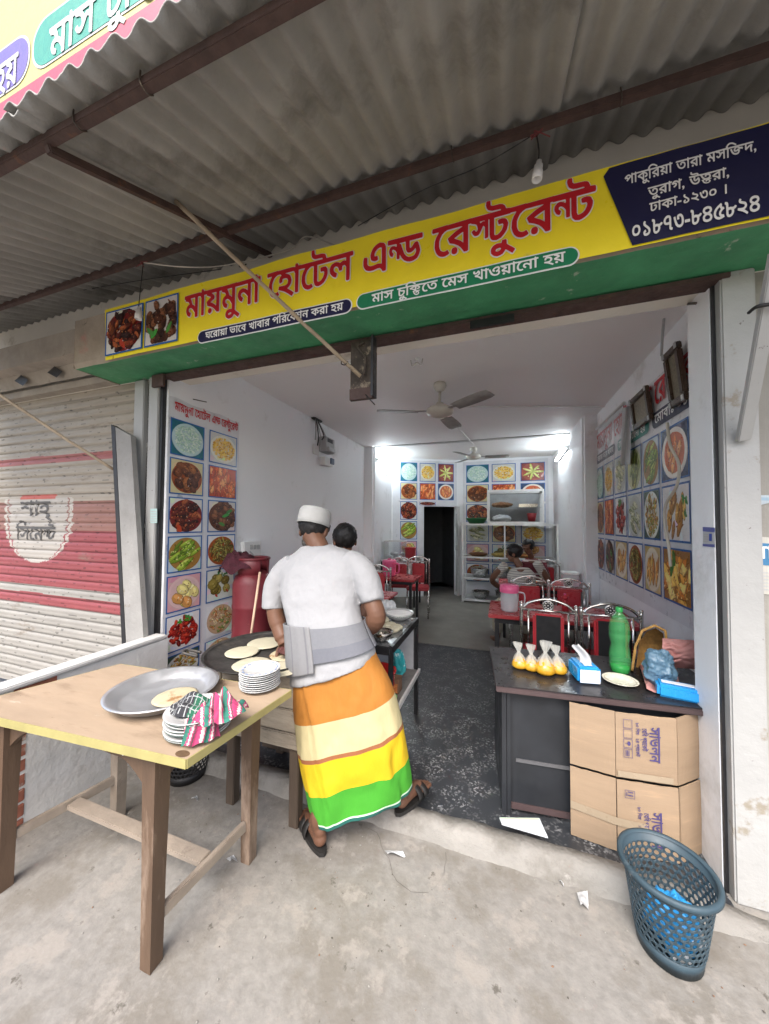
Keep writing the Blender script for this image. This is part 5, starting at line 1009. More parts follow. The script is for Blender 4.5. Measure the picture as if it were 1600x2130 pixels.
for k in range(6): o = MB().ell((x0 + .08 + .045 * k, 6.15 + .05 * (k % 3), .865 + .06 * (k % 2)), .045, .04, .035).build('wrapped_snack', PAPER); tag(o, 'white paper wrapped snack inside the small glass box', 'snack', 'wrapped snacks in the glass box'); mods(o, disp=[(.02, .03)])
t = thing('plastic_tub', 'red plastic tub on the back stand right of the glass box', 'tub', (-1.60, 6.15, .826)); MB().lathe([(0, .827), (.085, .827), (.105, 1.04), (.112, 1.045), (.112, 1.055), (.10, 1.05), (.08, .84), (0, .84)], (-1.60, 6.15, 0), 24).build('tub', REDV, t); MB().lathe([(0, .9), (.088, .9)], (-1.60, 6.15, 0), 20).build('content', mat('red sauce', (.25, .03, .02), .3), t)
t = thing('small_bowl', 'small white bowl at the front of the back stand', 'bowl', (-1.80, 6.0, .826)); MB().lathe([(0, .827), (.03, .827), (.06, .87), (.056, .87), (.028, .835), (0, .835)], (-1.80, 6.0, 0), 20).build('bowl', CERAM, t)

# dark doorway: leaf frame
t = thing('door_leaf', 'white edged open door leaf standing beside the dark doorway', 'door', tuple(bw(DS1, 0)))
MB().bar(bw(DS1 + .03, .006, .035), bw(DS1 + .03, DZ, .035), .05, .05, up=bn).build('door_frame', ALU, t)
MB().bar(bw(DS1 - .02, .10, .05), bw(DS1 - .02, DZ - .15, .05), .012, .02, up=bn).build('bolt_bar', GREYP, t)
MB().box((-.02, -.012, 0), (.02, .012, .10), Matrix.Translation(bw(DS1 - .02, .95, .07))).build('handle', GREYP, t)

# display shelves with the white cabinet on top
sf = thing('display_shelf', 'white framed glass display shelf with pots along the back wall', 'shelf', (.1, 7.0, .006))
X0, X1, Y0, Y1 = -.72, .925, 6.76, 7.30
levels = [.05, .46, .86, 1.485]
for x in (X0, X1):
    for y in (Y0, Y1): MB().box((x - .018, y - .018, .006), (x + .018, y + .018, 1.50)).build('upright', ALU, sf)
MB().box((.03, Y0 - .015, .875), (.055, Y0 + .015, 1.468)).build('upright', ALU, sf)
for z in levels:
    f = MB(); f.bar((X0 + .019, Y0, z), (X1 - .019, Y0, z), .03, .03); f.bar((X0 + .019, Y1, z), (X1 - .019, Y1, z), .03, .03)
    for x in (X0, X1): f.bar((x, Y0 + .019, z), (x, Y1 - .019, z), .03, .03)
    f.build('rail', ALU, sf); MB().box((X0 + .02, Y0 + .016, z - .004), (X1 - .02, Y1 - .016, z + .004)).build('shelf_board', GLASS if z > .5 else GREYP, sf)
MB().box((X0 + .02, Y0 - .004, .88), (.029, Y0, 1.465)).build('pane', GLASS, sf); MB().box((.056, Y0 - .004, .88), (X1 - .02, Y0, 1.465)).build('pane', GLASS, sf)
cb = thing('display_cabinet', 'white framed glass cabinet standing on top of the display shelf', 'cabinet', (.2, 7.0, 1.5))
cx0, cx1, cy0, cy1, cz0, cz1 = -.25, .70, 6.78, 7.18, 1.502, 2.115
for y in (cy0, cy1):
    f = MB()
    for a, b in (((cx0, y, cz0 + .02), (cx1, y, cz0 + .02)), ((cx0, y, cz1), (cx1, y, cz1))): f.bar(a, b, .04, .04)
    f.bar((cx0, y, cz0 + .041), (cx0, y, cz1 - .021), .04, .04); f.bar((cx1, y, cz0 + .041), (cx1, y, cz1 - .021), .04, .04); f.build('frame', ALU, cb)
for x in (cx0, cx1):
    for z in (cz0 + .02, cz1): MB().bar((x, cy0 + .021, z), (x, cy1 - .021, z), .04, .04).build('frame_rail', ALU, cb)
MB().box((cx0 + .021, cy0 - .004, cz0 + .041), (cx1 - .021, cy0, cz1 - .021)).build('pane', GLASS, cb)
MB().box((cx0 + .021, cy1 - .002, cz0 + .041), (cx1 - .021, cy1 + .002, cz1 - .021)).build('back_pane', mat('grey back panel', (.30, .31, .32), .5), cb)
MB().box((cx0 + .021, cy0 + .021, cz0 + .30), (cx1 - .021, cy1 - .021, cz0 + .308)).build('shelf_board', GLASS, cb)
def simple(name, label, cat, mb, m, group=None, loc=None):
    o = mb.build(name, m); return tag(o, label, cat, group)
simple('tray', 'steel tray stack lying in the glass cabinet at right', 'tray', MB().box((.28, 6.85, cz0 + .312), (.62, 7.10, cz0 + .325), bev=.004).box((.30, 6.86, cz0 + .3255), (.60, 7.09, cz0 + .345), bev=.004).box((.29, 6.85, cz0 + .3455), (.61, 7.10, cz0 + .37), bev=.004), STEEL)
simple('plastic_bag', 'crumpled white plastic bag on the lower shelf of the glass cabinet', 'plastic bag', MB().ell((.0, 6.95, cz0 + .10), .17, .12, .075), mat('white film', (.7, .72, .74), .3)); mods(C.objects[-1], disp=[(.06, .05)], sub=1)
simple('plastic_cup', 'red plastic cup inside the glass cabinet', 'cup', MB().lathe([(0, cz0 + .045), (.06, cz0 + .045), (.085, cz0 + .20), (.08, cz0 + .20), (.055, cz0 + .055), (0, cz0 + .055)], (.52, 6.95, 0), 20), REDV)
simple('food_tray', 'brown food lying on paper in the glass cabinet at left', 'food', MB().ell((-.0, 6.97, cz0 + .36), .20, .12, .05), mat('brown fried food', (.30, .15, .07), .6, var=.4, scale=20)); mods(C.objects[-1], disp=[(.05, .04)], sub=1)
gb = MB().lathe([(0, 1.49), (.13, 1.49), (.20, 1.60), (.21, 1.605), (.205, 1.61), (.19, 1.60), (.12, 1.50), (0, 1.50)], (-.48, 7.0, 0), 28); simple('basin', 'green plastic basin on top of the display shelf', 'basin', gb, mat('green plastic', (.05, .25, .10), .4))
def pot(x, y, z, r, h, label, lid=True):
    t = thing('cooking_pot', label, 'pot', (x, y, z), 'steel pots on the display shelf')
    MB().lathe([(0, z + .001), (r * .7, z + .001), (r * .95, z + h * .4), (r, z + h * .8), (r * 1.08, z + h * .82), (r * 1.05, z + h * .84)], (x, y, 0), 28).build('pot', STEEL, t)
    if lid: MB().lathe([(r * 1.04, z + h * .845), (r * .7, z + h * .95), (r * .1, z + h), (0, z + h)], (x, y, 0), 28).ell((x, y, z + h + .012), .02, .02, .015).build('lid', STEEL, t)
pot(-.42, 6.98, .466, .17, .20, 'large steel pot with lid on the middle shelf, leftmost'); pot(-.02, 7.05, .466, .15, .18, 'steel pot with lid on the middle shelf behind the boy'); pot(.45, 7.0, .466, .17, .16, 'steel pot on the middle shelf at far right', False)
pot(-.40, 7.0, .056, .16, .16, 'steel pot on the lowest shelf, leftmost', False); pot(.05, 7.0, .056, .18, .2, 'steel pot with lid on the lowest shelf')
for k in range(3): simple('food_tray', ('brown dish of curry on the upper display shelf at left', 'yellow dish of rice in the middle of the upper display shelf', 'orange dish of food on the upper display shelf at right')[k], 'dish', MB().lathe([(0, .867), (.12, .867), (.19, .91), (.16, .93), (0, .95)], (-.45 + .42 * k, 7.02, 0), 24), mat('dish food %s' % ('brown', 'yellow', 'orange')[k], ((.22, .09, .04), (.5, .36, .10), (.45, .18, .05))[k], .5, var=.4, scale=30))

# ------------------------------------------------------------------ cooking corner: gas cylinder, stove, griddle, counter
CYLM = mat('red cylinder paint', (.14, .02, .027), .42, var=.14, scale=6, spots=((.22, .05, .045), 8, .64, .08), bump=.0008, bscale=60)
cy = thing('gas_cylinder', 'tall red gas cylinder standing by the left wall behind the griddle', 'gas cylinder', (-1.95, 2.36, .004)); cc = (-1.95, 2.36, 0)
MB().lathe([(0, .03), (.13, .03), (.155, .07), (.158, .55), (.161, .56), (.161, .58), (.158, .59), (.158, .80), (.161, .81), (.161, .83), (.158, .84), (.158, 1.0), (.14, 1.06), (.09, 1.10), (.0, 1.11)], cc, 40).build('body', CYLM, cy)
MB().lathe([(.13, .004), (.135, .06), (.125, .06), (.12, .004)], cc, 32).build('foot_ring', CYLM, cy)
co = MB()
for a0, a1 in ((.3, 2.6), (3.4, 5.9)):
    co.loft([[V(cc[0] + r_ * math.cos(a), cc[1] + r_ * math.sin(a), z) for r_, z in ((.118, 1.05), (.125, 1.19), (.119, 1.195), (.112, 1.05))] for a in [a0 + (a1 - a0) * i / 20 for i in range(21)]], closed=True, cap0=True, cap1=True)
co.build('collar', CYLM, cy); MB().tube(ring_pts((0, 0, 0), .122, 36)[:0] or [V(cc[0] + .122 * math.cos(2 * PI * k / 36), cc[1] + .122 * math.sin(2 * PI * k / 36), 1.2) for k in range(37)], .012, 8).build('collar_ring', CYLM, cy)
MB().lathe([(.03, 1.11), (.03, 1.15), (.018, 1.155), (.018, 1.18), (0, 1.18)], cc, 16).build('valve', mat('brass', (.45, .32, .12), .35, .9), cy)
cl = MB(); cl.grid(lambda u, v: V(cc[0] - .10 + (.17 + .02 * math.sin(u * 7)) * math.cos(u * 2 * PI) * (.25 + .75 * v), cc[1] - .05 + .15 * math.sin(u * 2 * PI) * (.25 + .75 * v), 1.245 - .13 * v * v + .02 * math.sin(u * 31 + v * 5) * v + .03 * nz((math.cos(u * 6.28) * 3, math.sin(u * 6.28) * 3, v * 3), 1)), 60, 16)
o = cl.build('cloth', mat('dark maroon cloth', (.055, .010, .018), .9, var=.3, scale=30, bump=.001, bscale=300)); tag(o, 'dark maroon rag draped over the top of the gas cylinder', 'rag'); mods(o, disp=[(.03, .03)])
tag(MB().tube([at(541, 1190, Y=2.14), at(519, 1345, Y=1.99)], .009, 10).build('wooden_stick', mat('pale wood stick', (.60, .42, .30), .6)), 'pale wooden stick leaning against the red gas cylinder', 'stick')

WOODB = mat('weathered grey boards', (.34, .29, .225), .85, var=.25, scale=5, bump=.004, bscale=35, stretch=(1, 1, 5), spots=((.14, .115, .09), 6, .56, .1), spots2=((.06, .05, .04), 18, .66, .06))
stv = thing('cooking_stand', 'weathered wooden cooking stand on dark legs under the griddle', 'cooking stand', (-1.25, 1.7, .004))
sx0, sx1, sy0, sy1 = -1.56, -.955, 1.50, 2.0
n_ = 5
for k in range(n_):
    a = sx0 + (sx1 - sx0) * k / n_; b = sx0 + (sx1 - sx0) * (k + 1) / n_ - .004; MB().box((a, sy0 + .004 * (k % 2), .57), (b, sy0 + .03, .735 + .008 * (k % 2)), bev=.004).build('board', WOODB, stv)
for k, (z0, z1) in enumerate(((.455, .565), (.375, .45))): MB().box((sx0 - .01 * k, sy0 - .003 * k, z0), (sx1, sy0 + .03, z1), bev=.005).build('board', WOODB, stv)
MB().box((sx1 - .03, sy0 + .031, .375), (sx1, sy1, .735), bev=.004).build('side_board', WOODB, stv); MB().box((sx0, sy0 + .031, .375), (sx0 + .03, sy1, .735), bev=.004).build('side_board', WOODB, stv)
MB().box((sx0 + .031, sy0 + .031, .60), (sx1 - .031, sy1, .64)).build('burner_plate', BLACKM, stv)
OLDW = mat('dark old timber leg', (.085, .062, .045), .8, var=.3, scale=10, bump=.003, bscale=40, stretch=(1, 1, .2), spots=((.17, .14, .11), 8, .6, .1))
for x, y in ((-1.372, 1.53), (-.975, 1.52), (-1.372, 1.96), (-.985, 1.96)): MB().bar((x, y, .004), (x, y, .376), .052, .05, up=(0, 1, 0), bev=.004).build('leg', OLDW, stv)
MB().box((-1.5, 1.93, .03), (-1.02, 1.95, .34)).build('back_board', OLDW, stv)
GRID = mat('sooty iron griddle', (.040, .038, .036), .55, .3, var=.4, scale=12, bump=.0015, bscale=60, spots=((.10, .085, .07), 7, .55, .14))
gx, gy, gz = -1.275, 1.665, .765
gd = thing('griddle', 'large round black iron griddle carrying flatbreads', 'griddle', (gx, gy, .745))
MB().lathe([(0, gz - .025), (.20, gz - .028), (.29, gz - .012), (.328, gz + .016), (.333, gz + .014), (.29, gz - .001), (.20, gz - .016), (0, gz - .012)], (gx, gy, 0), 56).build('pan', GRID, gd)
h0 = V(gx - .06, gy - .34, gz + .01)
MB().tube(bez([V(gx - .30, gy - .17, gz + .014), V(gx - .36, gy - .20, gz + .03), V(gx - .35, gy - .24, gz + .03), V(gx - .27, gy - .22, gz + .014)], 6), .008, 8).build('handle', GRID, gd)
DOUGH = mat('raw dough', (.45, .42, .31), .6, var=.06, scale=18, bump=.0006, bscale=120); COOKD = mat('browning flatbread', (.43, .375, .25), .65, var=.10, scale=16, bump=.001, bscale=90, spots=((.27, .14, .055), 15, .535, .09))
def bread(px, py, r, z, m, label, ang=0, grp='flatbreads on the griddle', sx=1.0):
    c = at(px, py, Z=z); mb = MB(); 
    out = []
    for rr, zz in ((0, .007), (.55, .0075), (.9, .006), (1.0, .003), (.97, 0)):
        out.append([c + V(rr * r * sx * (1 + .05 * nz((math.cos(a), math.sin(a), px), 1.6)) * math.cos(a + ang), rr * r * (1 + .05 * nz((math.cos(a), math.sin(a), px), 1.6)) * math.sin(a + ang), zz + .0022 * nz((rr * 3 * math.cos(a), rr * 3 * math.sin(a), px), 2.0) * (rr > .3)) for a in [2 * PI * k / 40 for k in range(40)]])
    mb.loft(out, True, False, True); return tag(mb.build('flatbread', m), label, 'flatbread', grp)
gs = gz - .004
bread(504, 1357, .093, gs, DOUGH, 'pale raw flatbread at the left of the griddle'); bread(553, 1338, .105, gs, DOUGH, 'pale raw flatbread at the back of the griddle')
bread(525, 1383, .098, gs + .002, DOUGH, 'pale raw flatbread at the near edge of the griddle'); bread(598, 1362, .095, gs, COOKD, 'browning flatbread under the pressing hand'); bread(590, 1391, .092, gs + .002, DOUGH, 'pale raw flatbread at the near right edge beside the cook')

# metal counter with lower shelf
ct = thing('counter', 'black framed metal topped counter with a lower shelf beside the cook', 'counter', (-1.0, 2.3, .004))
CX0, CX1, CY0, CY1, CZ = -1.16, -.635, 2.02, 2.70, .745
CTM = mat('scratched zinc top', (.34, .35, .36), .3, .6, var=.12, scale=6)
MB().box((CX0, CY0, CZ - .004), (CX1 - .012, CY1, CZ)).build('top', CTM, ct)
f = MB(); f.bar((CX1 - .01, CY0, CZ - .022), (CX1 - .01, CY1, CZ - .022), .02, .046); f.build('edge_bar', BLACKM, ct)
MB().bar((CX0, CY0 - .01, CZ - .022), (CX1 - .021, CY0 - .01, CZ - .022), .02, .046).build('edge_bar', BLACKM, ct); MB().bar((CX0, CY1 + .01, CZ - .022), (CX1, CY1 + .01, CZ - .022), .02, .046).build('edge_bar', BLACKM, ct)
for x in (CX0 + .02, CX1 - .012):
    for y in (CY0 + .012, CY1 - .012): MB().box((x - .013, y - .013, .004), (x + .013, y + .013, CZ - .046)).build('leg', BLACKM, ct)
MB().box((CX0, CY0, .345), (CX1 + .004, CY1, .352)).build('lower_shelf', mat('worn tin shelf', (.22, .21, .20), .5, .4, var=.25, scale=9), ct)
MB().bar((CX1 + .012, CY0, .34), (CX1 + .012, CY1, .34), .016, .03).build('shelf_rail', ALU, ct)
MB().box((CX0 + .05, CY1 - .03, .353), (CX1 - .03, CY1 - .025, CZ - .05)).build('back_panel', mat('pale tin sheet', (.45, .46, .48), .5, .2), ct)
def bowl(c, r, h, m, name, label, cat, extra=None):
    t = thing(name, label, cat, tuple(c)); MB().lathe([(0, .002), (r * .5, .002), (r * .8, h * .5), (r, h), (r * .97, h + .002), (r * .76, h * .52), (r * .47, .010), (0, .010)], c, 36).build('bowl', m, t)
    if extra: extra(t)
    return t
c1 = at(830, 1281, Z=CZ + .03); c1.z = CZ
def pattern(t):
    mb = MB()
    for k in range(46):
        a = 2 * PI * k / 46; w = .35 + .4 * ((k * 7) % 5) / 5; r = .118 * (.80 + .2 * w) * 1.012; z = CZ + .060 * (.5 + .5 * w)
        q = V(c1.x + r * math.cos(a), c1.y + r * math.sin(a), z); d = V(-math.sin(a), math.cos(a), 0); u = V(.5 * math.cos(a), .5 * math.sin(a), 1).normalized(); nrm = V(math.cos(a), math.sin(a), -.5).normalized() * .001
        mb.poly([q + d * .006 * math.cos(b) + u * .005 * math.sin(b) + nrm for b in [2 * PI * i / 7 for i in range(7)]])
    mb.build('leaf_print', flat('grey green print', (.22, .28, .25)), t)
    MB().lathe([(0, CZ + .052), (.098, CZ + .052)], (c1.x, c1.y, 0), 28).build('flour', mat('flour', (.8, .8, .78), .9), t)
bowl(c1, .118, .060, CERAM, 'patterned_bowl', 'white patterned bowl of flour on the counter', 'bowl', pattern)
c2 = at(786, 1330, Z=CZ + .03); c2.z = CZ
bowl(V(-.735, 2.105, CZ), .075, .062, STEEL, 'steel_bowl', 'shiny steel bowl on the near corner of the counter', 'bowl')
dr = random.Random(3)
for k in range(11):
    px, py = ((766, 1312), (786, 1300), (803, 1306), (820, 1309), (775, 1299), (798, 1296), (812, 1300), (762, 1303), (826, 1304), (790, 1309), (808, 1312))[k]
    c = at(px, py, Z=CZ + .02); c.z = CZ + .018 + (.028 if k in (1, 5, 9) else 0)
    o = MB().ell((0, 0, 0), .046, .044, .023).ell((.004, 0, .015), .013, .013, .010).build('dough_ball', DOUGH); o.location = c; o.rotation_euler = (dr.uniform(-.2, .2), dr.uniform(-.2, .2), dr.random() * 6); tag(o, 'pale flattened dough ball in the heap on the counter', 'dough ball', 'dough balls heaped on the counter')
o = MB().ell((0, 0, 0), .09, .06, .055, n=30, m=20).build('plastic_bag', mat('thin white film', (.72, .74, .75), .3, alpha=.75)); o.location = at(800, 1266, Z=CZ + .05) + V(0, .05, 0); o.location.z = CZ + .058; mods(o, disp=[(.06, .04)], sub=1); tag(o, 'crumpled clear plastic bag behind the patterned bowl', 'plastic bag')
rb = at(800, 1430, Z=.353); rb = V(-.76, 2.12, .353)
t = thing('bucket', 'red plastic bucket on the lower shelf of the counter', 'bucket', tuple(rb)); MB().lathe([(0, .354), (.085, .354), (.10, .46), (.104, .465), (.104, .475), (.101, .48), (.11, .545), (.116, .548), (.116, .558), (.105, .555), (.08, .37), (0, .37)], (rb.x, rb.y, 0), 30).build('bucket', mat('bright red plastic', (.55, .025, .022), .3, var=.06), t)
MB().tube(bez([(rb.x - .11, rb.y, .54), (rb.x - .09, rb.y - .10, .50), (rb.x + .03, rb.y - .15, .46), (rb.x + .11, rb.y, .54)], 8), .003, 6).build('handle', STEEL, t)
o = MB().box((-.05, -.03, 0), (.05, .03, .20), bev=.02).build('packet', mat('teal packet', (.03, .30, .33), .35, var=.2, scale=12, spots=((.75, .78, .78), 14, .56, .04))); o.location = (-.70, 2.42, .40); o.rotation_euler = (.1, -.12, .3); mods(o, disp=[(.02, .03)], sub=1); tag(o, 'teal and white plastic packet on the lower shelf of the counter', 'packet')
t = thing('small_carton', 'small brown carton on the lower shelf beside the red bucket', 'carton', (-.70, 2.28, .353)); MB().box((-.75, 2.25, .353), (-.66, 2.33, .45), bev=.003).build('box', mat('brown card', (.16, .09, .055), .7, var=.2), t); MB().box((-.74, 2.2475, .36), (-.67, 2.2492, .42)).build('print_panel', mat('orange print', (.45, .16, .05), .5, var=.4, scale=50), t)
o = MB().ell((-.69, 2.17, .375), .04, .03, .02).build('snack_packet', mat('green wrapper', (.10, .45, .08), .3, var=.4, scale=30)); mods(o, disp=[(.02, .02)], sub=1); tag(o, 'bright green snack wrapper on the edge of the lower shelf', 'wrapper')

# ------------------------------------------------------------------ wooden table in front
TOPM = mat('pale plywood table top', (.325, .245, .172), .55, var=.14, scale=2.2, stretch=(1, 4, 1), spots=((.215, .155, .105), 2.6, .55, .15), spots2=((.12, .08, .055), 18, .685, .03), spots3=((.40, .33, .25), 7, .64, .06), bump=.0006, bscale=80)
EDGEY = mat('yellow edge tape', (.34, .30, .12), .6, var=.15, scale=8, spots=((.40, .36, .2), 9, .66, .06))
TLEG = mat('brown stained timber', (.105, .066, .042), .6, var=.3, scale=7, bump=.002, bscale=50, stretch=(1, 1, .25), spots=((.27, .20, .15), 5, .56, .12), spots2=((.06, .038, .025), 12, .63, .08))
TLEGD = mat('dusty timber', (.27, .225, .18), .85, var=.2, scale=8, bump=.003, bscale=40, spots=((.16, .12, .09), 6, .58, .1))
ft = thing('wooden_table', 'wooden table with pale plywood top and yellow edges on the pavement', 'table', (-1.4, 1.05, .004))
TZ = .752; cs = [V(-2.07, .772, 0), V(-.945, .850, 0), V(-.897, 1.345, 0), V(-1.90, 1.284, 0)]
tb = MB(); k_ = 24; 
MB().prism([c + V(0, 0, TZ - .020) for c in cs], (0, 0, .020)).build('tabletop', TOPM, ft)
ed = MB(); 
for i in range(4):
    a, b = cs[i], cs[(i + 1) % 4]; d = (b - a).normalized(); nrm = V(d.y, -d.x, 0); ed.prism([a + nrm * .0005 + V(0, 0, TZ - .030), b + nrm * .0005 + V(0, 0, TZ - .030), b + nrm * .004 + V(0, 0, TZ - .030), a + nrm * .004 + V(0, 0, TZ - .030)], (0, 0, .0295))
ed.build('edge_strip', EDGEY, ft)
LG = [(-1.93, .872), (-1.128, .895), (-1.072, 1.30), (-1.85, 1.262)]
for i, (x, y) in enumerate(LG):
    mb = MB(); r0, r1 = .029, .023
    mb.loft([[V(x + sx * r, y + sy * r, z) for sx, sy in ((-1, -1), (1, -1), (1, 1), (-1, 1))] for r, z in ((r1, .004), (r1 + .002, .30), (r0, .60), (r0, TZ - .021))], True, True, True, False); mb.build('leg', TLEG if i != 3 else TLEGD, ft)
def apron(i, j, h=.10, y_in=0.0, m=TLEG):
    a, b = V(*LG[i], 0), V(*LG[j], 0); d = (b - a).normalized(); L = (b - a).length; nrm = V(-d.y, d.x, 0); a2 = a + d * .029; L2 = L - .058; pts = []
    N2 = 28
    top = [a2 + d * (L2 * k / N2) + V(0, 0, TZ - .0205) for k in range(N2 + 1)]
    def dep(t): 
        e = min(t, 1 - t) * L2; return h * (.62 + .06 * math.sin(t * 9)) + h * .9 * max(0, 1 - e / .13) ** 1.6
    bot = [a2 + d * (L2 * k / N2) + V(0, 0, TZ - .0205 - dep(k / N2)) for k in range(N2 + 1)]
    mb = MB(); off = nrm * .011
    mb.loft([[p - off, p + off, q + off, q - off] for p, q in zip(top, bot)], True, True, True, False); mb.build('apron', m, ft)
apron(0, 1); apron(1, 2, .085); apron(2, 3, .085, m=TLEGD); apron(3, 0, .085, m=TLEGD)
def stretch(a, b, w, h, m): MB().bar(a, b, w, h, bev=.003).build('stretcher', m, ft)
stretch((-1.118, .92, .155), (-1.078, 1.278, .165), .022, .042, TLEGD); stretch((-1.92, .898, .20), (-1.855, 1.24, .20), .022, .04, TLEGD); stretch((-1.875, 1.08, .20), (-1.112, 1.10, .17), .055, .022, TLEGD)
# knot in the plywood and nail heads
MB().lathe([(0, TZ + .0012), (.026, TZ + .0006)], tuple(at(380, 1568, Z=TZ))[:2] + (0,), 20, sx=1.0, sy=.6).build('wood_knot', mat('dark knot', (.10, .06, .03), .7, var=.3, scale=40), ft)
q = at(243, 1573, Y=.86); MB().ell((q.x, .882, q.z), .009, .004, .012).build('nail_head', WHITEP, ft)

TRAYM = mat('dull aluminium tray', (.50, .51, .53), .42, .75, var=.06, scale=6)
tc_ = at(342, 1440, Z=TZ + .02); trx = V(tc_.x, tc_.y, TZ)
t = thing('round_tray', 'large round dull aluminium tray on the wooden table', 'tray', tuple(trx))
MB().lathe([(0, .003), (.150, .003), (.168, .009), (.198, .040), (.210, .042), (.211, .046), (.195, .045), (.163, .013), (.150, .007), (0, .007)], trx, 64).build('tray', TRAYM, t)
bread(366, 1450, .085, TZ + .010, COOKD, 'cooked flatbread lying in the aluminium tray', grp='served flatbread')

def plate_mesh(r):
    return MB().lathe([(0, 0), (r * .55, 0), (r * .62, .004), (r * .97, .015), (r, .0165), (r * .995, .0185), (r * .95, .0175), (r * .64, .0075), (r * .58, .005), (0, .005)], (0, 0, 0), 44)
RIMG = flat('dark green rim line', (.05, .09, .07))
def plate_stack(c, r, n, dz, what, jit, trim):
    first = None
    for k in range(n):
        lab = 'topmost white plate of the %s' % what if k == n - 1 else 'white plate inside the %s' % what
        if first is None:
            first = local('plate', lab, 'plate', 'plates of the ' + what); plate_mesh(r).build('dish', CERAM, first)
            MB().lathe([(r * 1.002, .0150), (r * 1.004, .0170)], (0, 0, 0), 44).build('rim_line', trim, first); o = first
        else: o = copy_tree(first); o['label'] = lab
        place(o, c + V(dr.uniform(-jit, jit), dr.uniform(-jit, jit), k * dz), dr.random() * 6)
    return o
s1 = at(412, 1517, Z=TZ); s1.z = TZ + .001
plate_stack(s1, .108, 8, .0085, 'plate stack under the checked cloth', .005, RIMG)
s2 = at(540, 1430, Z=TZ); s2.z = TZ + .001
tp_ = plate_stack(s2, .088, 9, .0088, 'plate stack at the table corner', .002, flat('pale grey rim line', (.35, .37, .38)))
fl = MB()
for k in range(16):
    a = 2 * PI * k / 16; 
    for q in range(3): b = a + .09 * q; fl.poly([V(.074 * math.cos(b) + .004 * math.cos(g_), .074 * math.sin(b) + .003 * math.sin(g_), .0148 + .0010 * q) for g_ in [2 * PI * i / 6 for i in range(6)]])
o = fl.build('blue_flower_print', flat('blue print', (.16, .25, .48)), tp_); 
# checked cloth: one dark half, one pink striped half
def cloth_lump(name, label, c, rx, ry, h, colf, seed, ang, m):
    mb = MB()
    def fn(u, v):
        a = u * 2 * PI; r = v; x = rx * r * math.cos(a) * (1 + .22 * nz((math.cos(a) * 2, math.sin(a) * 2, seed), 1)); y = ry * r * math.sin(a) * (1 + .22 * nz((math.cos(a) * 2, math.sin(a) * 2, seed + 5), 1))
        z = h * max(0, 1 - r ** 2.2) * (.8 + .5 * nz((x * 16, y * 16, seed), 1)) + .018 * math.sin(x * 75 + 14 * nz((x * 9, y * 9, seed), 1) + seed) * (1 - .4 * r) * (r > .05)
        p = rz(ang) @ V(x, y, 0); return V(c.x + p.x, c.y + p.y, c.z + max(.004 - .02 * max(0, r - .8), z))
    def cf(u, v): a = u * 2 * PI; return colf(rx * v * math.cos(a), ry * v * math.sin(a))
    mb.grid(fn, 120, 44, True, cf); o = mb.build(name, m); tag(o, label, 'cloth'); return o
CLOTH = mat('woven cotton', (.5, .5, .5), .95, attr=True, var=.12, scale=60, bump=.0008, bscale=400)
def gcol(x, y):
    b = (x * 17 + y * 5) % 1; s_ = (y * 34) % 1
    if b < .12 or .50 < b < .56: c = (.55, .45, .42)
    elif .18 < b < .44: c = (.03, .16, .12)
    elif .60 < b < .70: c = (.11, .05, .06)
    else: c = (.40, .045, .13)
    return tuple(v_ * (.8 if s_ < .15 else 1) for v_ in c)
def dcol(x, y):
    b = (x * 62) % 1; s_ = (y * 50) % 1
    if x > .012: c = (.015, .10, .055)
    else: c = (.03, .03, .035)
    return (.32, .33, .33) if (b < .16 or s_ < .10) else c
topz = TZ + .001 + 7 * .0085 + .012
cp = at(462, 1468, Z=topz + .02); cp.z = topz + .002
cloth_lump('checked_cloth', 'crumpled pink cloth with green and white stripes on the plate stack', V(cp.x, cp.y - .012, cp.z), .095, .075, .070, gcol, 3.3, .5, CLOTH)
hang = MB(); g0, g1, g2, g3 = at(425, 1478, Z=topz + .012), at(478, 1476, Z=topz + .02), at(463, 1508, Z=TZ + .03), at(424, 1521, Z=TZ + .02)
cs_ = V(s1.x, s1.y, 0)
def hfn(u, v):
    a = -1.15 + 1.0 * u; r = (.102 + .020 * v); z = topz + .02 - (.078 + .0 * u) * v + .004 * math.sin(u * 17); return V(cs_.x + r * math.cos(a) + .003 * math.sin(u * 21 + v * 4), cs_.y + r * math.sin(a), z)
o = MB().grid(hfn, 40, 20, True, lambda u, v: gcol(u * .10, v * .06)).build('hanging_end', CLOTH, bpy.data.objects['checked_cloth'])
cd = at(400, 1462, Z=topz + .02); cd.z = topz
cloth_lump('dark_cloth', 'crumpled black, white and green checked cloth on the plate stack', V(cd.x, cd.y, cd.z), .075, .058, .050, dcol, 8.1, .35, CLOTH)
# dark basket under the table
def perforated(mb, c, r0, r1, z0, z1, ncol, nrow, hr=.36, seg=10, sxy=1.0):
    """conical wall with round holes; every cell is a square with a hole"""
    c = Vector(c)
    def P(a, t): r = r0 + (r1 - r0) * t; return V(c.x + r * math.cos(a), c.y + r * sxy * math.sin(a), z0 + (z1 - z0) * t)
    for j in range(nrow):
        for i in range(ncol):
            u0 = (i + (.5 if j % 2 else 0)) / ncol; du = 1 / ncol; v0 = j / nrow; dv = 1 / nrow
            sq = []; ho = []
            for k in range(seg * 2):
                t = 2 * PI * (k + .5) / (seg * 2); x, y = math.cos(t), math.sin(t); m_ = max(abs(x), abs(y)); sq.append((.5 + .5 * x / m_, .5 + .5 * y / m_)); ho.append((.5 + hr * x, .5 + hr * y))
            vs = [P((u0 + x * du) * 2 * PI, v0 + y * dv) for x, y in sq] + [P((u0 + x * du) * 2 * PI, v0 + y * dv) for x, y in ho]; n = seg * 2
            mb.add(vs, [(k, (k + 1) % n, n + (k + 1) % n, n + k) for k in range(n)], True)
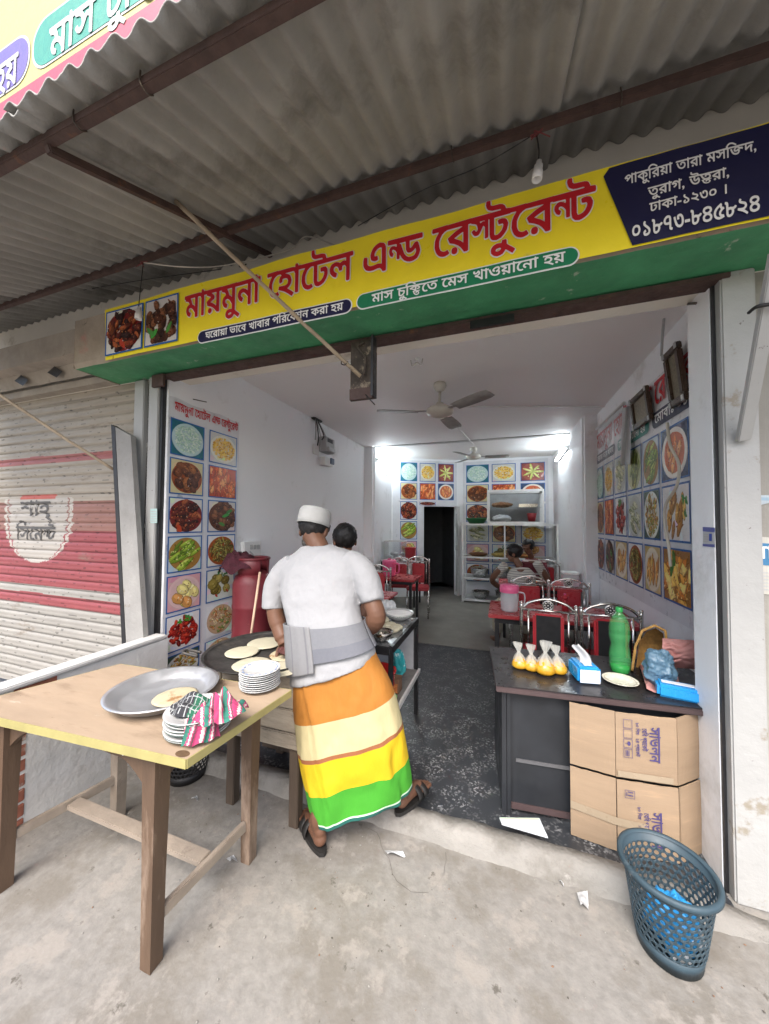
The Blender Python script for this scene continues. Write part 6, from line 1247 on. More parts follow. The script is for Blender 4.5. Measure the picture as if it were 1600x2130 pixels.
BLUEP = mat('faded blue plastic', (.034, .060, .078), .5, var=.2, scale=8, spots=((.11, .135, .15), 7, .60, .1)); DARKP = mat('black plastic', (.018, .018, .02), .5)
def basket(c, r0, r1, h, m, label, ncol, nrow):
    t = thing('waste_basket', label, 'basket', (c[0], c[1], .004)); x, y = c; z0 = .004
    mb = MB(); perforated(mb, (x, y, 0), r0 + (r1 - r0) * .22, r0 + (r1 - r0) * .9, h * .22, h * .9, ncol, nrow); o = mb.build('perforated_wall', m, t); mods(o, solid=.0025)
    MB().lathe([(0, .010), (r0 * .96, .010), (r0, .006), (r0 + (r1 - r0) * .22, h * .22), (r0 + (r1 - r0) * .22 - .003, h * .22), (r0 * .96, .014), (0, .014)], (x, y, 0), 48).build('solid_base', m, t)
    MB().lathe([(r0 + (r1 - r0) * .9 - .002, h * .9), (r0 + (r1 - r0) * .9 + .001, h * .9), (r1 + .002, h * .985), (r1 + .012, h), (r1 + .013, h - .012), (r1 + .015, h - .010), (r1 + .014, h + .004), (r1 + .003, h + .007), (r1 - .002, h)], (x, y, 0), 56).build('rim', m, t)
    return t
basket((.552, 1.53), .094, .134, .285, BLUEP, 'blue perforated plastic waste basket standing before the door post', 34, 9)
basket((-1.77, 1.60), .10, .13, .24, DARKP, 'black perforated waste basket standing under the wooden table', 30, 7)
wb = mat('blue plastic film', (.03, .28, .62), .35, var=.3, scale=14, spots=((.75, .78, .8), 9, .60, .04))
o = MB().ell((.56, 1.52, .11), .075, .07, .075, n=40, m=28).build('crumpled_bag', wb); mods(o, disp=[(.06, .03)], sub=1); tag(o, 'crumpled blue and white plastic bag inside the blue basket', 'plastic bag')
for k in range(5):
    o = MB().ell((0, 0, 0), .032, .026, .022, n=18, m=12).build('paper_scrap', PAPER); o.location = (.568 + .05 * math.cos(k * 1.4 + .4), 1.525 + .05 * math.sin(k * 1.4 + .4), .055 + .028 * (k % 3)); mods(o, disp=[(.05, .02)], sub=1); tag(o, 'crumpled white paper scrap inside the blue basket', 'paper scrap', 'paper scraps in the blue basket')

# ------------------------------------------------------------------ desk at the right with its things
DKM = mat('black laminate', (.020, .019, .021), .32, var=.2, scale=6, spots=((.10, .095, .09), 8, .70, .06)); DKF = mat('dull black board', (.022, .024, .028), .45, var=.25, scale=5, spots=((.13, .13, .13), 20, .70, .04)); DKE = mat('worn brown edge', (.075, .05, .05), .5, var=.2)
dk = thing('desk', 'black desk standing in the doorway behind the cardboard', 'desk', (.4, 2.2, .004))
DM = Matrix.Translation((-.033, 1.891, 0)) @ Matrix.Rotation(R(5.0), 4, 'Z'); DT = .67
def dbox(name, lo, hi, m, bev=0.0): MB().box(lo, hi, DM, bev).build(name, m, dk)
dbox('desk_top', (0, 0, DT - .006), (1.10, .585, DT), DKM, .002); dbox('edge_band', (0, -.004, DT - .034), (1.10, .584, DT - .0065), DKE, .004)
dbox('side_panel', (.03, .03, .004), (.052, .56, DT - .035), DKF); dbox('front_panel', (.075, .055, .06), (1.08, .075, DT - .035), DKF); dbox('front_panel', (.055, .035, .004), (.073, .08, DT - .035), DKF)
dbox('plinth_rail', (.076, .048, .03), (1.08, .074, .058), DKE); dbox('cross_rail', (.10, .046, .27), (.36, .054, .285), mat('scuffed grey rail', (.10, .10, .105), .6))
def dl(x, y, z=0.0): return DM @ V(x, y, DT + z)
CARD = mat('brown cardboard', (.315, .226, .148), .8, var=.08, scale=3, bump=.0008, bscale=60, stretch=(1, 1, 8), spots=((.42, .28, .17), 3, .58, .15)); TAPE = mat('buff packing tape', (.34, .27, .19), .3, var=.06)
FP = [(.308, 1.918), (.492, 1.893), (.735, 1.918), (.872, 2.03)]
def cpt(s_, z, off=0.0):
    """point on the folded cardboard, s_ along it in metres"""
    for i in range(3):
        a, b = V(*FP[i], 0), V(*FP[i + 1], 0); L = (b - a).length
        if s_ <= L or i == 2: d = (b - a) / L; nrm = V(d.y, -d.x, 0); p = a + d * s_ + nrm * off; return V(p.x, p.y, z)
        s_ -= L
L1, L2, L3 = [(V(*FP[i + 1], 0) - V(*FP[i], 0)).length for i in range(3)]
def flat_box(label, z0, z1, dz, off):
    t = thing('flattened_box', label, 'cardboard box', (.55, 1.9, z0), 'flattened cardboard boxes before the desk')
    for i, (a, b) in enumerate(((.0, L1 - .0006), (L1 + .0006, L1 + L2 - .0006), (L1 + L2 + .0006, L1 + L2 + L3))):
        mb = MB(); zz0 = z0 + (0 if i else .002); zz1 = z1 - (.002 if i == 1 else 0)
        mb.loft([[cpt(a + (b - a) * k / 8, zz0 + .002 * nz((k, i, z0), .7), off), cpt(a + (b - a) * k / 8, zz0 + .002 * nz((k, i, z0), .7), off + .005), cpt(a + (b - a) * k / 8, (zz0 + zz1) / 2, off + .007 + .004 * math.sin(k / 8 * PI)), cpt(a + (b - a) * k / 8, zz1 + .003 * nz((k, i, z1), .7), off + .005), cpt(a + (b - a) * k / 8, zz1 + .003 * nz((k, i, z1), .7), off)] for k in range(9)], True, True, True, False); mb.build('panel', CARD, t)
    return t
f1 = flat_box('upper flattened cardboard box with violet print tucked under the desk top', .337, .632, 0, 0); f2 = flat_box('lower flattened cardboard box standing behind the blue basket', .006, .330, 0, .006)
def cbox_text(t, strg, x_off, ztop, zlen, em, par, off):
    mb = MB(); write(mb, strg, lambda x, y, k: cpt(L1 + x_off + y, ztop - x, off + .0006 + k * .0002), 0, zlen, 0, em); mb.build('lettering', BOXINK, par)
for par, zt, off in ((f1, .585, .0125), (f2, .215, .0185)):
    cbox_text(0, "সাভলন", .135, zt, .155, .062, par, off); cbox_text(0, "বেবি প্যাকেট", .105, zt - .01, .10, .028, par, off); cbox_text(0, "৮০ পিস × ২৪ প্যাকেট", .080, zt + .012, .15, .020, par, off)
def icon(par, x0, z0, w, h, off, kind):
    f = MB(); th = .0016
    for a, b, c_, d in ((x0, z0, x0 + w, z0 + th), (x0, z0 + h - th, x0 + w, z0 + h), (x0, z0, x0 + th, z0 + h), (x0 + w - th, z0, x0 + w, z0 + h)): f.poly([cpt(L1 + a, b, off), cpt(L1 + c_, b, off), cpt(L1 + c_, d, off), cpt(L1 + a, d, off)])
    if kind == 'bars':
        for k in range(3): f.poly([cpt(L1 + x0 + .008 + .006 * k, z0 + .007, off), cpt(L1 + x0 + .011 + .006 * k, z0 + .007, off), cpt(L1 + x0 + .011 + .006 * k, z0 + h - .007, off), cpt(L1 + x0 + .008 + .006 * k, z0 + h - .007, off)])
    if kind == 'up':
        f.poly([cpt(L1 + x0 + .006, z0 + .01, off), cpt(L1 + x0 + .009, z0 + .01, off), cpt(L1 + x0 + .009, z0 + h - .01, off), cpt(L1 + x0 + .006, z0 + h - .01, off)])
        for k in (0, 1): zz = z0 + .012 + .014 * k; f.poly([cpt(L1 + x0 + .012, zz, off), cpt(L1 + x0 + w - .007, zz - .002, off), cpt(L1 + x0 + w - .007, zz + .003, off), cpt(L1 + x0 + .012, zz + .004, off)])
    if kind == 'glass':
        f.poly([cpt(L1 + x0 + .022 + .007 * math.cos(a), z0 + h / 2 + .010 * math.sin(a), off) for a in [2 * PI * i / 12 for i in range(12)]]); f.poly([cpt(L1 + x0 + .007, z0 + h / 2 - .001, off), cpt(L1 + x0 + .016, z0 + h / 2 - .001, off), cpt(L1 + x0 + .016, z0 + h / 2 + .001, off), cpt(L1 + x0 + .007, z0 + h / 2 + .001, off)])
    f.build('handling_mark', BOXINK, par)
for k, kd in enumerate(('bars', 'glass', 'frame', 'line')): icon(f1, .030, .435 + .044 * k, .036, .040, .0128, kd)
icon(f2, .030, .258, .040, .036, .0188, 'up')
# strips of tape
MB().loft([[cpt(s_, .345, .0135), cpt(s_, .372, .0135)] for s_ in [L1 + L2 * .02 + L2 * .9 * k / 10 for k in range(11)]], closed=False).build('tape_strip', TAPE, f1)
MB().loft([[cpt(s_, .14 - .06 * s_, .0195), cpt(s_, .175 - .06 * s_, .0195)] for s_ in [.0 + (L1 + L2 * .5) * k / 14 for k in range(15)]], closed=False).build('tape_strip', TAPE, f2)

# four tied bags of yellow lentils
DAL = mat('yellow lentil soup', (.62, .33, .02), .25, var=.2, scale=25, coat=.5, spots=((.70, .46, .06), 25, .55, .1)); FILM = mat('clear bag film', (.78, .78, .72), .2, var=.03, scale=30, alpha=.34, rvar=0)
def food_bag(px, py, s_, label, lean):
    c = at(px, py, Z=DT); t = thing('food_bag', label, 'food bag', (c.x, c.y, DT), 'tied clear bags of yellow lentils'); c = V(c.x, c.y, DT + .001)
    MB().lathe([(0, 0), (.034 * s_, .002), (.046 * s_, .014 * s_), (.044 * s_, .030 * s_), (.036 * s_, .044 * s_), (.022 * s_, .060 * s_), (0, .066 * s_)], c, 24).build('lentils', DAL, t)
    def tw(k): return .85 + .3 * nz((k, px, 0), 1.3)
    rings = []
    for j, (r, z) in enumerate(((.034, .040), (.034, .046), (.031, .056), (.022, .075), (.009, .092), (.007, .100), (.013, .112), (.022, .132), (.026, .150))):
        rings.append([c + V(lean * (z / .15) ** 2 + s_ * r * (1 + .22 * math.sin(5 * a + j * .3) * (z > .03)) * math.cos(a), s_ * r * (1 + .25 * math.sin(4 * a) * (z > .05)) * math.sin(a) * (.5 if z > .105 else 1), s_ * z) for a in [2 * PI * k / 24 for k in range(24)]])
    o = MB().loft(rings, True).build('film', FILM, t); mods(o, disp=[(.006, .012)])
    MB().lathe([(.010, .094 * s_), (.011, .097 * s_), (.010, .100 * s_)], c + V(lean * .4, 0, 0), 12).build('knot', FILM, t)
food_bag(1081, 1389, .95, 'small tied bag of yellow lentils, nearest the left end of the desk', -.012); food_bag(1106, 1394, .95, 'tied bag of yellow lentils wedged between the first and the largest bag', -.006)
food_bag(1134, 1401, 1.18, 'largest tied bag of yellow lentils, in the middle of the row', .004); food_bag(1162, 1400, 1.0, 'tied bag of yellow lentils nearest the tissue pack', -.022)
TBL = mat('blue tissue wrap', (.02, .30, .66), .3, var=.08, scale=10, spots=((.75, .78, .8), 6, .63, .04)); TWH = mat('white tissue wrap', (.74, .76, .80), .4, var=.05, scale=20, spots=((.55, .62, .72), 10, .64, .06))
def tissue(c, ang, L, w, h, label, pull):
    t = local('tissue_pack', label, 'tissue pack', 'blue and white tissue packs on the desk')
    a = MB().box((-w / 2, -L / 2, 0), (w / 2, L / 2, h), bev=.012); o = a.build('pack', TBL, t); mods(o, disp=[(.008, .03)])
    MB().box((-w / 2 + .008, -L / 2 - .004, .008), (w / 2 - .008, -L / 2 - .001, h - .012), bev=.001).build('end_fold', TWH, t)
    MB().box((-w * .18, -L / 2 + .02, h + .002), (w * .18, L / 2 - .02, h + .005), bev=.001).build('slot_label', TWH, t)
    if pull: MB().grid(lambda u, v: V(-.030 + .06 * u * (1 - .45 * v) + .012 * math.sin(v * 4) - .025 * v, -.02 + .01 * math.sin(u * 6) + .012 * v, h + .002 + .082 * v + .016 * u * v), 10, 12).build('tissue', PAPER, t)
    place(t, c, ang); return t
q = at(1222, 1424, Z=DT); tissue((q.x, q.y + .075, DT + .001), R(10), .15, .112, .086, 'blue tissue pack with a tissue pulled out, left of the plate', True)
q = at(1415, 1435, Z=DT); tissue((.80, 2.055, DT + .001), R(78), .17, .09, .06, 'blue tissue pack lying half behind the door post', False)
PETG = mat('green bottle plastic', (.10, .52, .17), .05, var=.03, alpha=.32, rvar=0, spec=.6)
q = at(1290, 1398, Z=DT); bt = thing('plastic_bottle', 'large clear green plastic bottle standing on the desk', 'bottle', (q.x, q.y, DT)); bc = V(q.x, q.y, DT + .001)
MB().lathe([(0, .004), (.030, .0), (.045, .006), (.050, .03), (.051, .10), (.046, .135), (.040, .155), (.046, .175), (.051, .20), (.051, .215), (.048, .22), (.051, .225), (.050, .245), (.044, .285), (.028, .318), (.016, .332), (.0145, .345), (.0145, .352)], bc, 40).build('bottle', PETG, bt)
MB().lathe([(.044, .006), (.0475, .03), (.0475, .045), (0, .045)], bc, 28).build('drink', mat('green drink', (.03, .42, .06), .1, alpha=.75, rvar=0), bt)
MB().lathe([(.018, .338), (.018, .360), (.016, .362), (0, .362)], bc, 24).build('cap', mat('green cap', (.03, .35, .08), .35), bt)
q = at(1290, 1416, Z=DT + .01)
t = thing('plate', 'cream plate with brown patterned rim before the green bottle', 'plate', (q.x, q.y, DT)); CRP = mat('cream plate', (.72, .69, .58), .25, var=.05, scale=12); pc = V(q.x, q.y, DT + .001)
o = plate_mesh(.082).build('dish', CRP, t); o.location = pc; o.matrix_parent_inverse = Matrix.Translation(-t.location)
rp_ = MB()
for k in range(40): a = 2 * PI * k / 40; rp_.poly([pc + V((.070 + .004 * math.cos(b)) * math.cos(a + .02 * math.sin(b)), (.070 + .004 * math.cos(b)) * math.sin(a + .03 * math.sin(b)), .0155) for b in [2 * PI * i / 6 for i in range(6)]])
rp_.build('rim_pattern', flat('brown rim print', (.22, .14, .07)), t)
# things heaped by the wall: woven fan, blue bag, pink cloths
WOV = mat('woven brown mat', (.36, .20, .055), .7, var=.35, scale=50, bump=.002, bscale=150)
q = at(1345, 1375, Z=DT); fb = V(.80, 2.40, DT)
t = thing('woven_mat', 'rolled brown woven mat standing by the wall at the end of the desk', 'mat', tuple(fb))
a0 = at(1317, 1385, Y=2.34); 
def arch(u, v):
    px = [(1315, 1395), (1322, 1345), (1336, 1312), (1362, 1301), (1384, 1312), (1388, 1345)]
    k = min(4.999, u * 5); i = int(k); f_ = k - i; x = px[i][0] + (px[i + 1][0] - px[i][0]) * f_; y = px[i][1] + (px[i + 1][1] - px[i][1]) * f_
    return at(x, y, Y=2.26 + .16 * v)
MB().grid(lambda u, v: arch(u, v), 40, 6).build('mat', WOV, t); mods(C.objects[-1], solid=.012)
MB().poly([at(x, y, Y=2.40) for x, y in ((1322, 1395), (1330, 1335), (1345, 1314), (1364, 1306), (1380, 1318), (1383, 1345), (1380, 1390))]).build('woven_face', WOV, t)
BLB = mat('blue grey plastic bag', (.10, .19, .27), .35, var=.2, scale=20, spots=((.26, .36, .43), 12, .58, .08)); PNK = mat('dusty pink cotton', (.46, .22, .20), .85, var=.12, scale=18, bump=.001, bscale=250)
def crumple(name, label, cat, c, r, m, d1, seed=0, ang=0):
    o = MB().ell((0, 0, 0), r[0], r[1], r[2], n=48, m=32).build(name, m); o.location = c; o.rotation_euler = (0, 0, ang); mods(o, disp=d1, sub=1); return tag(o, label, cat)
q = at(1350, 1385, Z=DT + .05); crumple('plastic_bag', 'blue grey plastic bag sagging before the woven mat', 'plastic bag', V(q.x, 2.16, DT + .095), (.07, .06, .10), BLB, [(.05, .05), (.012, .012)])
def pleats(u, v): 
    return at(1378 + 85 * u, 1328 + 20 * math.sin(u * 2.0) * 0 + 58 * v + 6 * u, Y=2.22 + .02 * math.sin(v * 26 + u * 5 + 5 * nz((u * 3, v * 3, 0), 1)) * nz((u * 2 + 3, v * 2, 1), 1) * 1.6 - .06 * math.sin(v * PI) + .05 * u)
o = MB().grid(pleats, 30, 60).build('pink_cloth', PNK); mods(o, solid=.006); tag(o, 'gathered dusty pink cloth heaped against the wall behind the tissue pack', 'cloth')
def flatc(u, v):
    x, y = 1330 + 75 * u + 15 * v, 1385 + 50 * v - 16 * math.sin(u * 3) * (1 - v) + 18 * u * v; p = at(x, y, Z=DT + .01); return V(p.x, p.y, DT + .006 + .026 * abs(math.sin(u * 5 + v * 2)) * (1 - .5 * v) + .012 * nz((u * 6, v * 6, 0), 1))
o = MB().grid(flatc, 34, 24).build('pink_cloth', PNK); mods(o, solid=.004); tag(o, 'dusty pink cloth spread on the desk between plate and tissue pack', 'cloth')
# dark lid behind the tissue pack and paper folder on the step
q = at(1185, 1385, Z=DT); t = thing('dark_saucer', 'small dark saucer behind the food bags on the desk', 'saucer', (q.x, q.y, DT)); MB().lathe([(0, .001), (.035, .001), (.05, .008), (.048, .010), (.033, .004), (0, .004)], (q.x, q.y, DT), 24).build('saucer', mat('smoked glass', (.06, .08, .08), .2), t)
def gsheet(name, label, cat, pts, z, m, curl=.0):
    P = [at(px, py, Z=z) for px, py in pts]; mb = MB(); mb.grid(lambda u, v: (P[0] * (1 - u) + P[1] * u) * (1 - v) + (P[3] * (1 - u) + P[2] * u) * v + V(0, 0, curl * (math.sin(u * 3 + 1) * v + .3 * nz((u * 3, v * 3, 1), 1))), 12, 10); o = mb.build(name, m); return tag(o, label, cat)
t = thing('paper_folder', 'white paper folder lying on the step before the desk', 'folder', tuple(at(1090, 1720, Z=.085)))
P = [at(*p, Z=.012) for p in ((1039, 1702), (1122, 1704), (1140, 1743), (1043, 1714))]
P = [V(.0, 1.80, .012), V(.19, 1.80, .012), V(.215, 1.752, .082), V(.015, 1.752, .082)]
mb = MB(); mb.prism([at(1039, 1703, Z=.086), at(1122, 1704, Z=.086), at(1140, 1744, Z=.086), at(1044, 1716, Z=.086)], (0, 0, .006)); mb.build('cover', mat('pale folder', (.50, .53, .56), .5, var=.05), t)
MB().prism([at(1041, 1702, Z=.0925), at(1121, 1703, Z=.0925), at(1122, 1706, Z=.0925), at(1041, 1704, Z=.0925)], (0, 0, .002)).build('green_strip', flat('green strip', (.45, .65, .35)), t)
for lab, pts, z in (('white paper scrap on the pavement below the step', ((800, 1768), (838, 1770), (846, 1780), (806, 1784)), .012), ('white paper scrap under the wooden table by its right leg', ((470, 1785), (486, 1778), (496, 1786), (478, 1800)), .012), ('torn paper scrap under the wooden table near the stand', ((396, 1660), (410, 1654), (414, 1662), (402, 1668)), .012), ('torn white scrap on the pavement left of the blue basket', ((1200, 1856), (1222, 1852), (1226, 1888), (1208, 1892)), .012), ('tiny white scrap on the pavement below the folder', ((1162, 1832), (1172, 1830), (1174, 1840), (1164, 1842)), .012)):
    gsheet('paper_scrap', lab, 'paper scrap', pts, z + .004, PAPER, .020)
t = thing('plastic_container', 'white plastic container on the far table by the right wall', 'container', (.85, 5.5, .70)); MB().box((.74, 4.95, .701), (.93, 5.15, .86), bev=.015).build('box', CLRP, t); MB().box((.735, 4.945, .861), (.935, 5.155, .88), bev=.006).build('lid', WHITEP, t)
bowl(V(.42, 4.95, .70), .09, .05, CERAM, 'food_bowl', 'white bowl of food before the boy in maroon', 'bowl', lambda t: MB().lathe([(0, .752), (.075, .74)], (.42, 4.95, 0), 20).build('food', DAL, t))

# crumbs and small stones swept against the step and lying about on the pavement
db = MB(); ds = random.Random(21)
for k in range(260):
    x = ds.uniform(-2.1, 1.2); y = 1.64 - abs(ds.gauss(0, .32)) if k < 170 else ds.uniform(.55, 1.6); r = ds.uniform(.0012, .0032)
    db.mi = ds.choice((0, 0, 1, 2)); db.ell((x, y, .006 + r * .4), r * ds.uniform(.8, 1.8), r, r * .6, rz(ds.random() * 3), 7, 5)
tag(db.build('debris', [mat('pale grit', (.25, .24, .22), .9), mat('dark grit', (.08, .072, .06), .9), mat('rusty grit', (.20, .12, .08), .9)]), kind='stuff')

# ------------------------------------------------------------------ people
SKIN = mat('brown skin', (.135, .066, .040), .5, var=.10, scale=9, bump=.0006, bscale=140, spec=.4)
SKIN2 = mat('warm brown skin', (.17, .08, .048), .5, var=.10, scale=9)
HAIR = mat('black hair', (.010, .009, .009), .5, var=.4, scale=60, bump=.003, bscale=160, stretch=(1, 1, .35)); BEARD = mat('greying beard', (.07, .065, .06), .8, var=.4, scale=90, bump=.003, bscale=120)
SHIRT = mat('white cotton shirt', (.30, .303, .312), .8, var=.03, scale=5, bump=.010, bscale=10, stretch=(1, 1, .6))
CAPM = mat('white knit cap', (.40, .40, .385), .8, var=.04, scale=30, bump=.001, bscale=220)
def crom(vals, t):
    """smooth value along a list at t in 0..1"""
    n = len(vals) - 1; k = min(n - 1e-6, max(0, t * n)); i = int(k); f = k - i
    p0, p1, p2, p3 = vals[max(i - 1, 0)], vals[i], vals[i + 1], vals[min(i + 2, n)]
    return .5 * ((2 * p1) + (p2 - p0) * f + (2 * p0 - 5 * p1 + 4 * p2 - p3) * f * f + (3 * p1 - p0 - 3 * p2 + p3) * f ** 3)
def section(L, Rr, d, n=48, off=0.0, p=.86):
    """closed horizontal section through two silhouette points, d deep"""
    c = (L + Rr) / 2; a = (Rr - L) / 2; h = V(a.x, a.y, 0).normalized(); nrm = V(-h.y, h.x, 0); a = a + h * off; out = []
    for k in range(n):
        t = 2 * PI * k / n; ct, st = math.cos(t), math.sin(t)
        out.append(c + a * math.copysign(abs(ct) ** p, ct) + nrm * (d + off) * math.copysign(abs(st) ** p, st))
    return out
def hand(mb, w, d, nrm, side, curl, s=1.0):
    """palm and five fingers; d along the hand, nrm out of the back of the hand, side = thumb side"""
    d = Vector(d).normalized(); nrm = Vector(nrm); nrm = (nrm - d * nrm.dot(d)).normalized(); x = d.cross(nrm) * side; w = Vector(w)
    M = Matrix((x, d, nrm)).transposed()
    mb.ell(w + d * .045 * s, .040 * s, .050 * s, .017 * s, M, 20, 12); mb.ell(w + d * .005 * s, .028 * s, .03 * s, .020 * s, M, 16, 10); mb.ell(w + d * .03 * s + x * .026 * s - nrm * .006 * s, .018 * s, .032 * s, .016 * s, M, 14, 10)
    for i, (ox, L) in enumerate(((.029, .072), (.010, .080), (-.010, .075), (-.028, .060))):
        b = w + d * .082 * s + x * ox * s; a = 0; p = [b - d * .02 * s, b]; r = [.0095, .0095]; q = b
        for k, f in enumerate((.45, .32, .25)):
            a += curl * (.8, 1.0, .7)[k] * (1 + .06 * i); q = q + (d * math.cos(a) - nrm * math.sin(a) + x * (.05 - .04 * i) * .4) * L * f * s; p.append(q); r.append((.0092, .0086, .0072)[k])
        mb.tube(p, [v * s for v in r], 10); mb.ell(p[-1], .0072 * s, n=8, m=6)
    b = w + d * .022 * s + x * .030 * s; p = [b, b + (x * .6 + d * .7 - nrm * .25) * .034 * s, b + (x * .45 + d * 1.25 - nrm * .7) * .050 * s, b + (x * .15 + d * 1.45 - nrm * 1.1) * .056 * s]
    mb.tube(p, [.0125 * s, .0115 * s, .0105 * s, .008 * s], 10); mb.ell(p[-1], .008 * s, n=8, m=6)
def head(mb, c, fwd, s=1.0, up=(0, 0, 1)):
    """head with nose, brow, mouth and ears, looking along fwd; returns its axes"""
    f = Vector(fwd).normalized(); u = Vector(up); u = (u - f * u.dot(f)).normalized(); x = f.cross(u); M = Matrix((x, f, u)).transposed(); c = Vector(c)
    P = lambda a, b, d_: c + (x * a + f * b + u * d_) * s
    mb.ell(P(0, -.012, .018), .076 * s, .094 * s, .088 * s, M, 26, 18); mb.ell(P(0, .022, -.045), .060 * s, .066 * s, .066 * s, M, 22, 16); mb.ell(P(0, .055, -.085), .030 * s, .026 * s, .022 * s, M, 14, 10)
    mb.ell(P(0, .098, -.022), .012 * s, .016 * s, .024 * s, M, 12, 10); mb.ell(P(0, .102, -.036), .017 * s, .013 * s, .011 * s, M, 12, 8); mb.ell(P(0, .080, .014), .055 * s, .014 * s, .012 * s, M, 16, 8)
    mb.ell(P(0, .084, -.062), .024 * s, .010 * s, .006 * s, M, 12, 8); mb.ell(P(0, .082, -.072), .021 * s, .010 * s, .006 * s, M, 12, 8)
    for e in (-1, 1): mb.ell(P(.079 * e, -.010, -.018), .011 * s, .021 * s, .033 * s, M, 12, 10); mb.ell(P(.034 * e, .078, -.006), .013 * s, .010 * s, .008 * s, M, 10, 8)
    return M, P
def hair_cap(P, M, s, low=.0, top=9, name='hair', par=None, m=HAIR, seed=1, front=.055):
    mb = MB(); mb.ell(P(0, -.016, .026), .083 * s, .098 * s, .090 * s, M, 40, 28)
    # cut away the face and everything below the hair line
    inv = M.transposed(); c0 = P(0, 0, 0); keep = []
    for v in mb.v:
        q = inv @ (Vector(v) - c0) / s; keep.append(q.z < top and not ((q.y > front - .02 * (q.z > .05)) and q.z < .055) and q.z > -.078 + low + max(0, q.y + .02) * .75)
    idx = [i for i, f in enumerate(mb.f) if all(keep[k] for k in f)]
    mb.f = [mb.f[i] for i in idx]; mb.m = [mb.m[i] for i in idx]; mb.c = [mb.c[i] for i in idx]; mb.sm = [mb.sm[i] for i in idx]
    o = mb.build(name, m, par); mods(o, solid=.010, disp=[(.022, .02)]); return o

# --- the cook
ck = thing('person', 'person in white cap, white shirt, grey waist belt and banded lungi pressing flatbread', 'person', (-.62, 1.58, 0))
# shirt sections from hem to collar: left point, right point, depths in the place, half thickness
TR = [((612, 1418), (777, 1376), 1.583, .140), ((610, 1384), (778, 1352), 1.59, .136), ((607, 1332), (764, 1322), 1.60, .128), ((604, 1296), (752, 1290), 1.615, .125), ((597, 1264), (746, 1258), 1.64, .124), ((590, 1236), (743, 1230), 1.66, .122), ((586, 1206), (748, 1200), 1.68, .115), ((586, 1180), (748, 1172), 1.70, .100), ((602, 1158), (733, 1150), 1.715, .080), ((622, 1144), (700, 1138), 1.73, .062), ((630, 1138), (690, 1132), 1.738, .054)]
TL = [at(*a, Y=y) for a, b, y, d in TR]; TRr = [at(*b, Y=y) for a, b, y, d in TR]; TD = [d for *_, d in TR]
def torso(t, off=0.0, n=48): return section(crom(TL, t), crom(TRr, t), crom(TD, t), n, off)
sm_ = MB(); sm_.loft([torso(i / 40) for i in range(41)], True, True, True)
def sleeve(mb, pts, rs):
    P = bez(pts, 5); rr = [crom(rs, i / (len(P) - 1)) for i in range(len(P))]; e = (P[-1] - P[-2]).normalized()
    mb.tube(P + [P[-1] + e * .002, P[-1] - e * .012, P[-1] - e * .030], rr + [rr[-1] - .008, rr[-1] - .012, rr[-1] - .016], 24)
LSH = [at(612, 1172, Y=1.705), at(592, 1190, Y=1.70), at(575, 1222, Y=1.685), at(570, 1266, Y=1.665)]; RSH = [at(722, 1165, Y=1.705), at(745, 1182, Y=1.70), at(763, 1212, Y=1.685), at(774, 1251, Y=1.665)]
sleeve(sm_, LSH, [.068, .072, .073, .064]); sleeve(sm_, RSH, [.066, .070, .070, .058])
o = sm_.build('shirt', SHIRT, ck); mods(o, voxel=.0065, smooth=5, disp=[(.017, .13), (.006, .26, 5.0), (.004, .035)])
# visible folds: long soft ridges running up from the belt
# belt
BELT = mat('grey elastic belt', (.5, .5, .5), .75, var=.05, scale=40, attr=True, bump=.0006, bscale=300)
def bcol(u, v): return (.125, .13, .15) if v < .40 - .28 * max(0, .9 - u) else (.155, .16, .175)
bt_ = MB(); b0, b1 = .125, .300
bt_.grid(lambda u, v: crom(torso((b0 + .03 * max(0, math.cos((u) * 2 * PI)) * 0) * (1 - v) + b1 * v, .010, 96) + [torso(b0 * (1 - v) + b1 * v, .010, 96)[0]], u), 96, 60, True, bcol)
o = bt_.build('waist_belt', BELT, ck); mods(o, solid=.004)
pn = MB(); pn.grid(lambda u, v: crom(torso((.062 + .020 * u) * (1 - v) + (.305 + .012 * math.sin(u * 2.6)) * v, .013 + .003 * math.sin(u * 40) * .3, 96), (.485 + .27 * u * (1 - .02 * (1 - v)))), 40, 24, True, lambda u, v: (.19, .19, .195) if not (.17 < u % .25 < .19) else (.14, .14, .15))
o = pn.build('belt_panel', BELT, ck); mods(o, solid=.005)
q0 = crom(torso(.075, .029, 96), .60); lg = MB(); fx = (crom(torso(.075, .029, 96), .62) - q0).normalized()
for k, (dx, dz, w_, h_) in enumerate(((-.010, .002, .006, .003), (-.002, .001, .005, .006), (.006, .002, .006, .003), (-.002, -.006, .003, .006))):
    p = q0 + fx * dx + V(0, 0, dz); lg.poly([p, p + fx * w_, p + fx * w_ + V(0, 0, h_), p + V(0, 0, h_)])
lg.build('belt_emblem', flat('grey emblem', (.10, .10, .12)), ck)
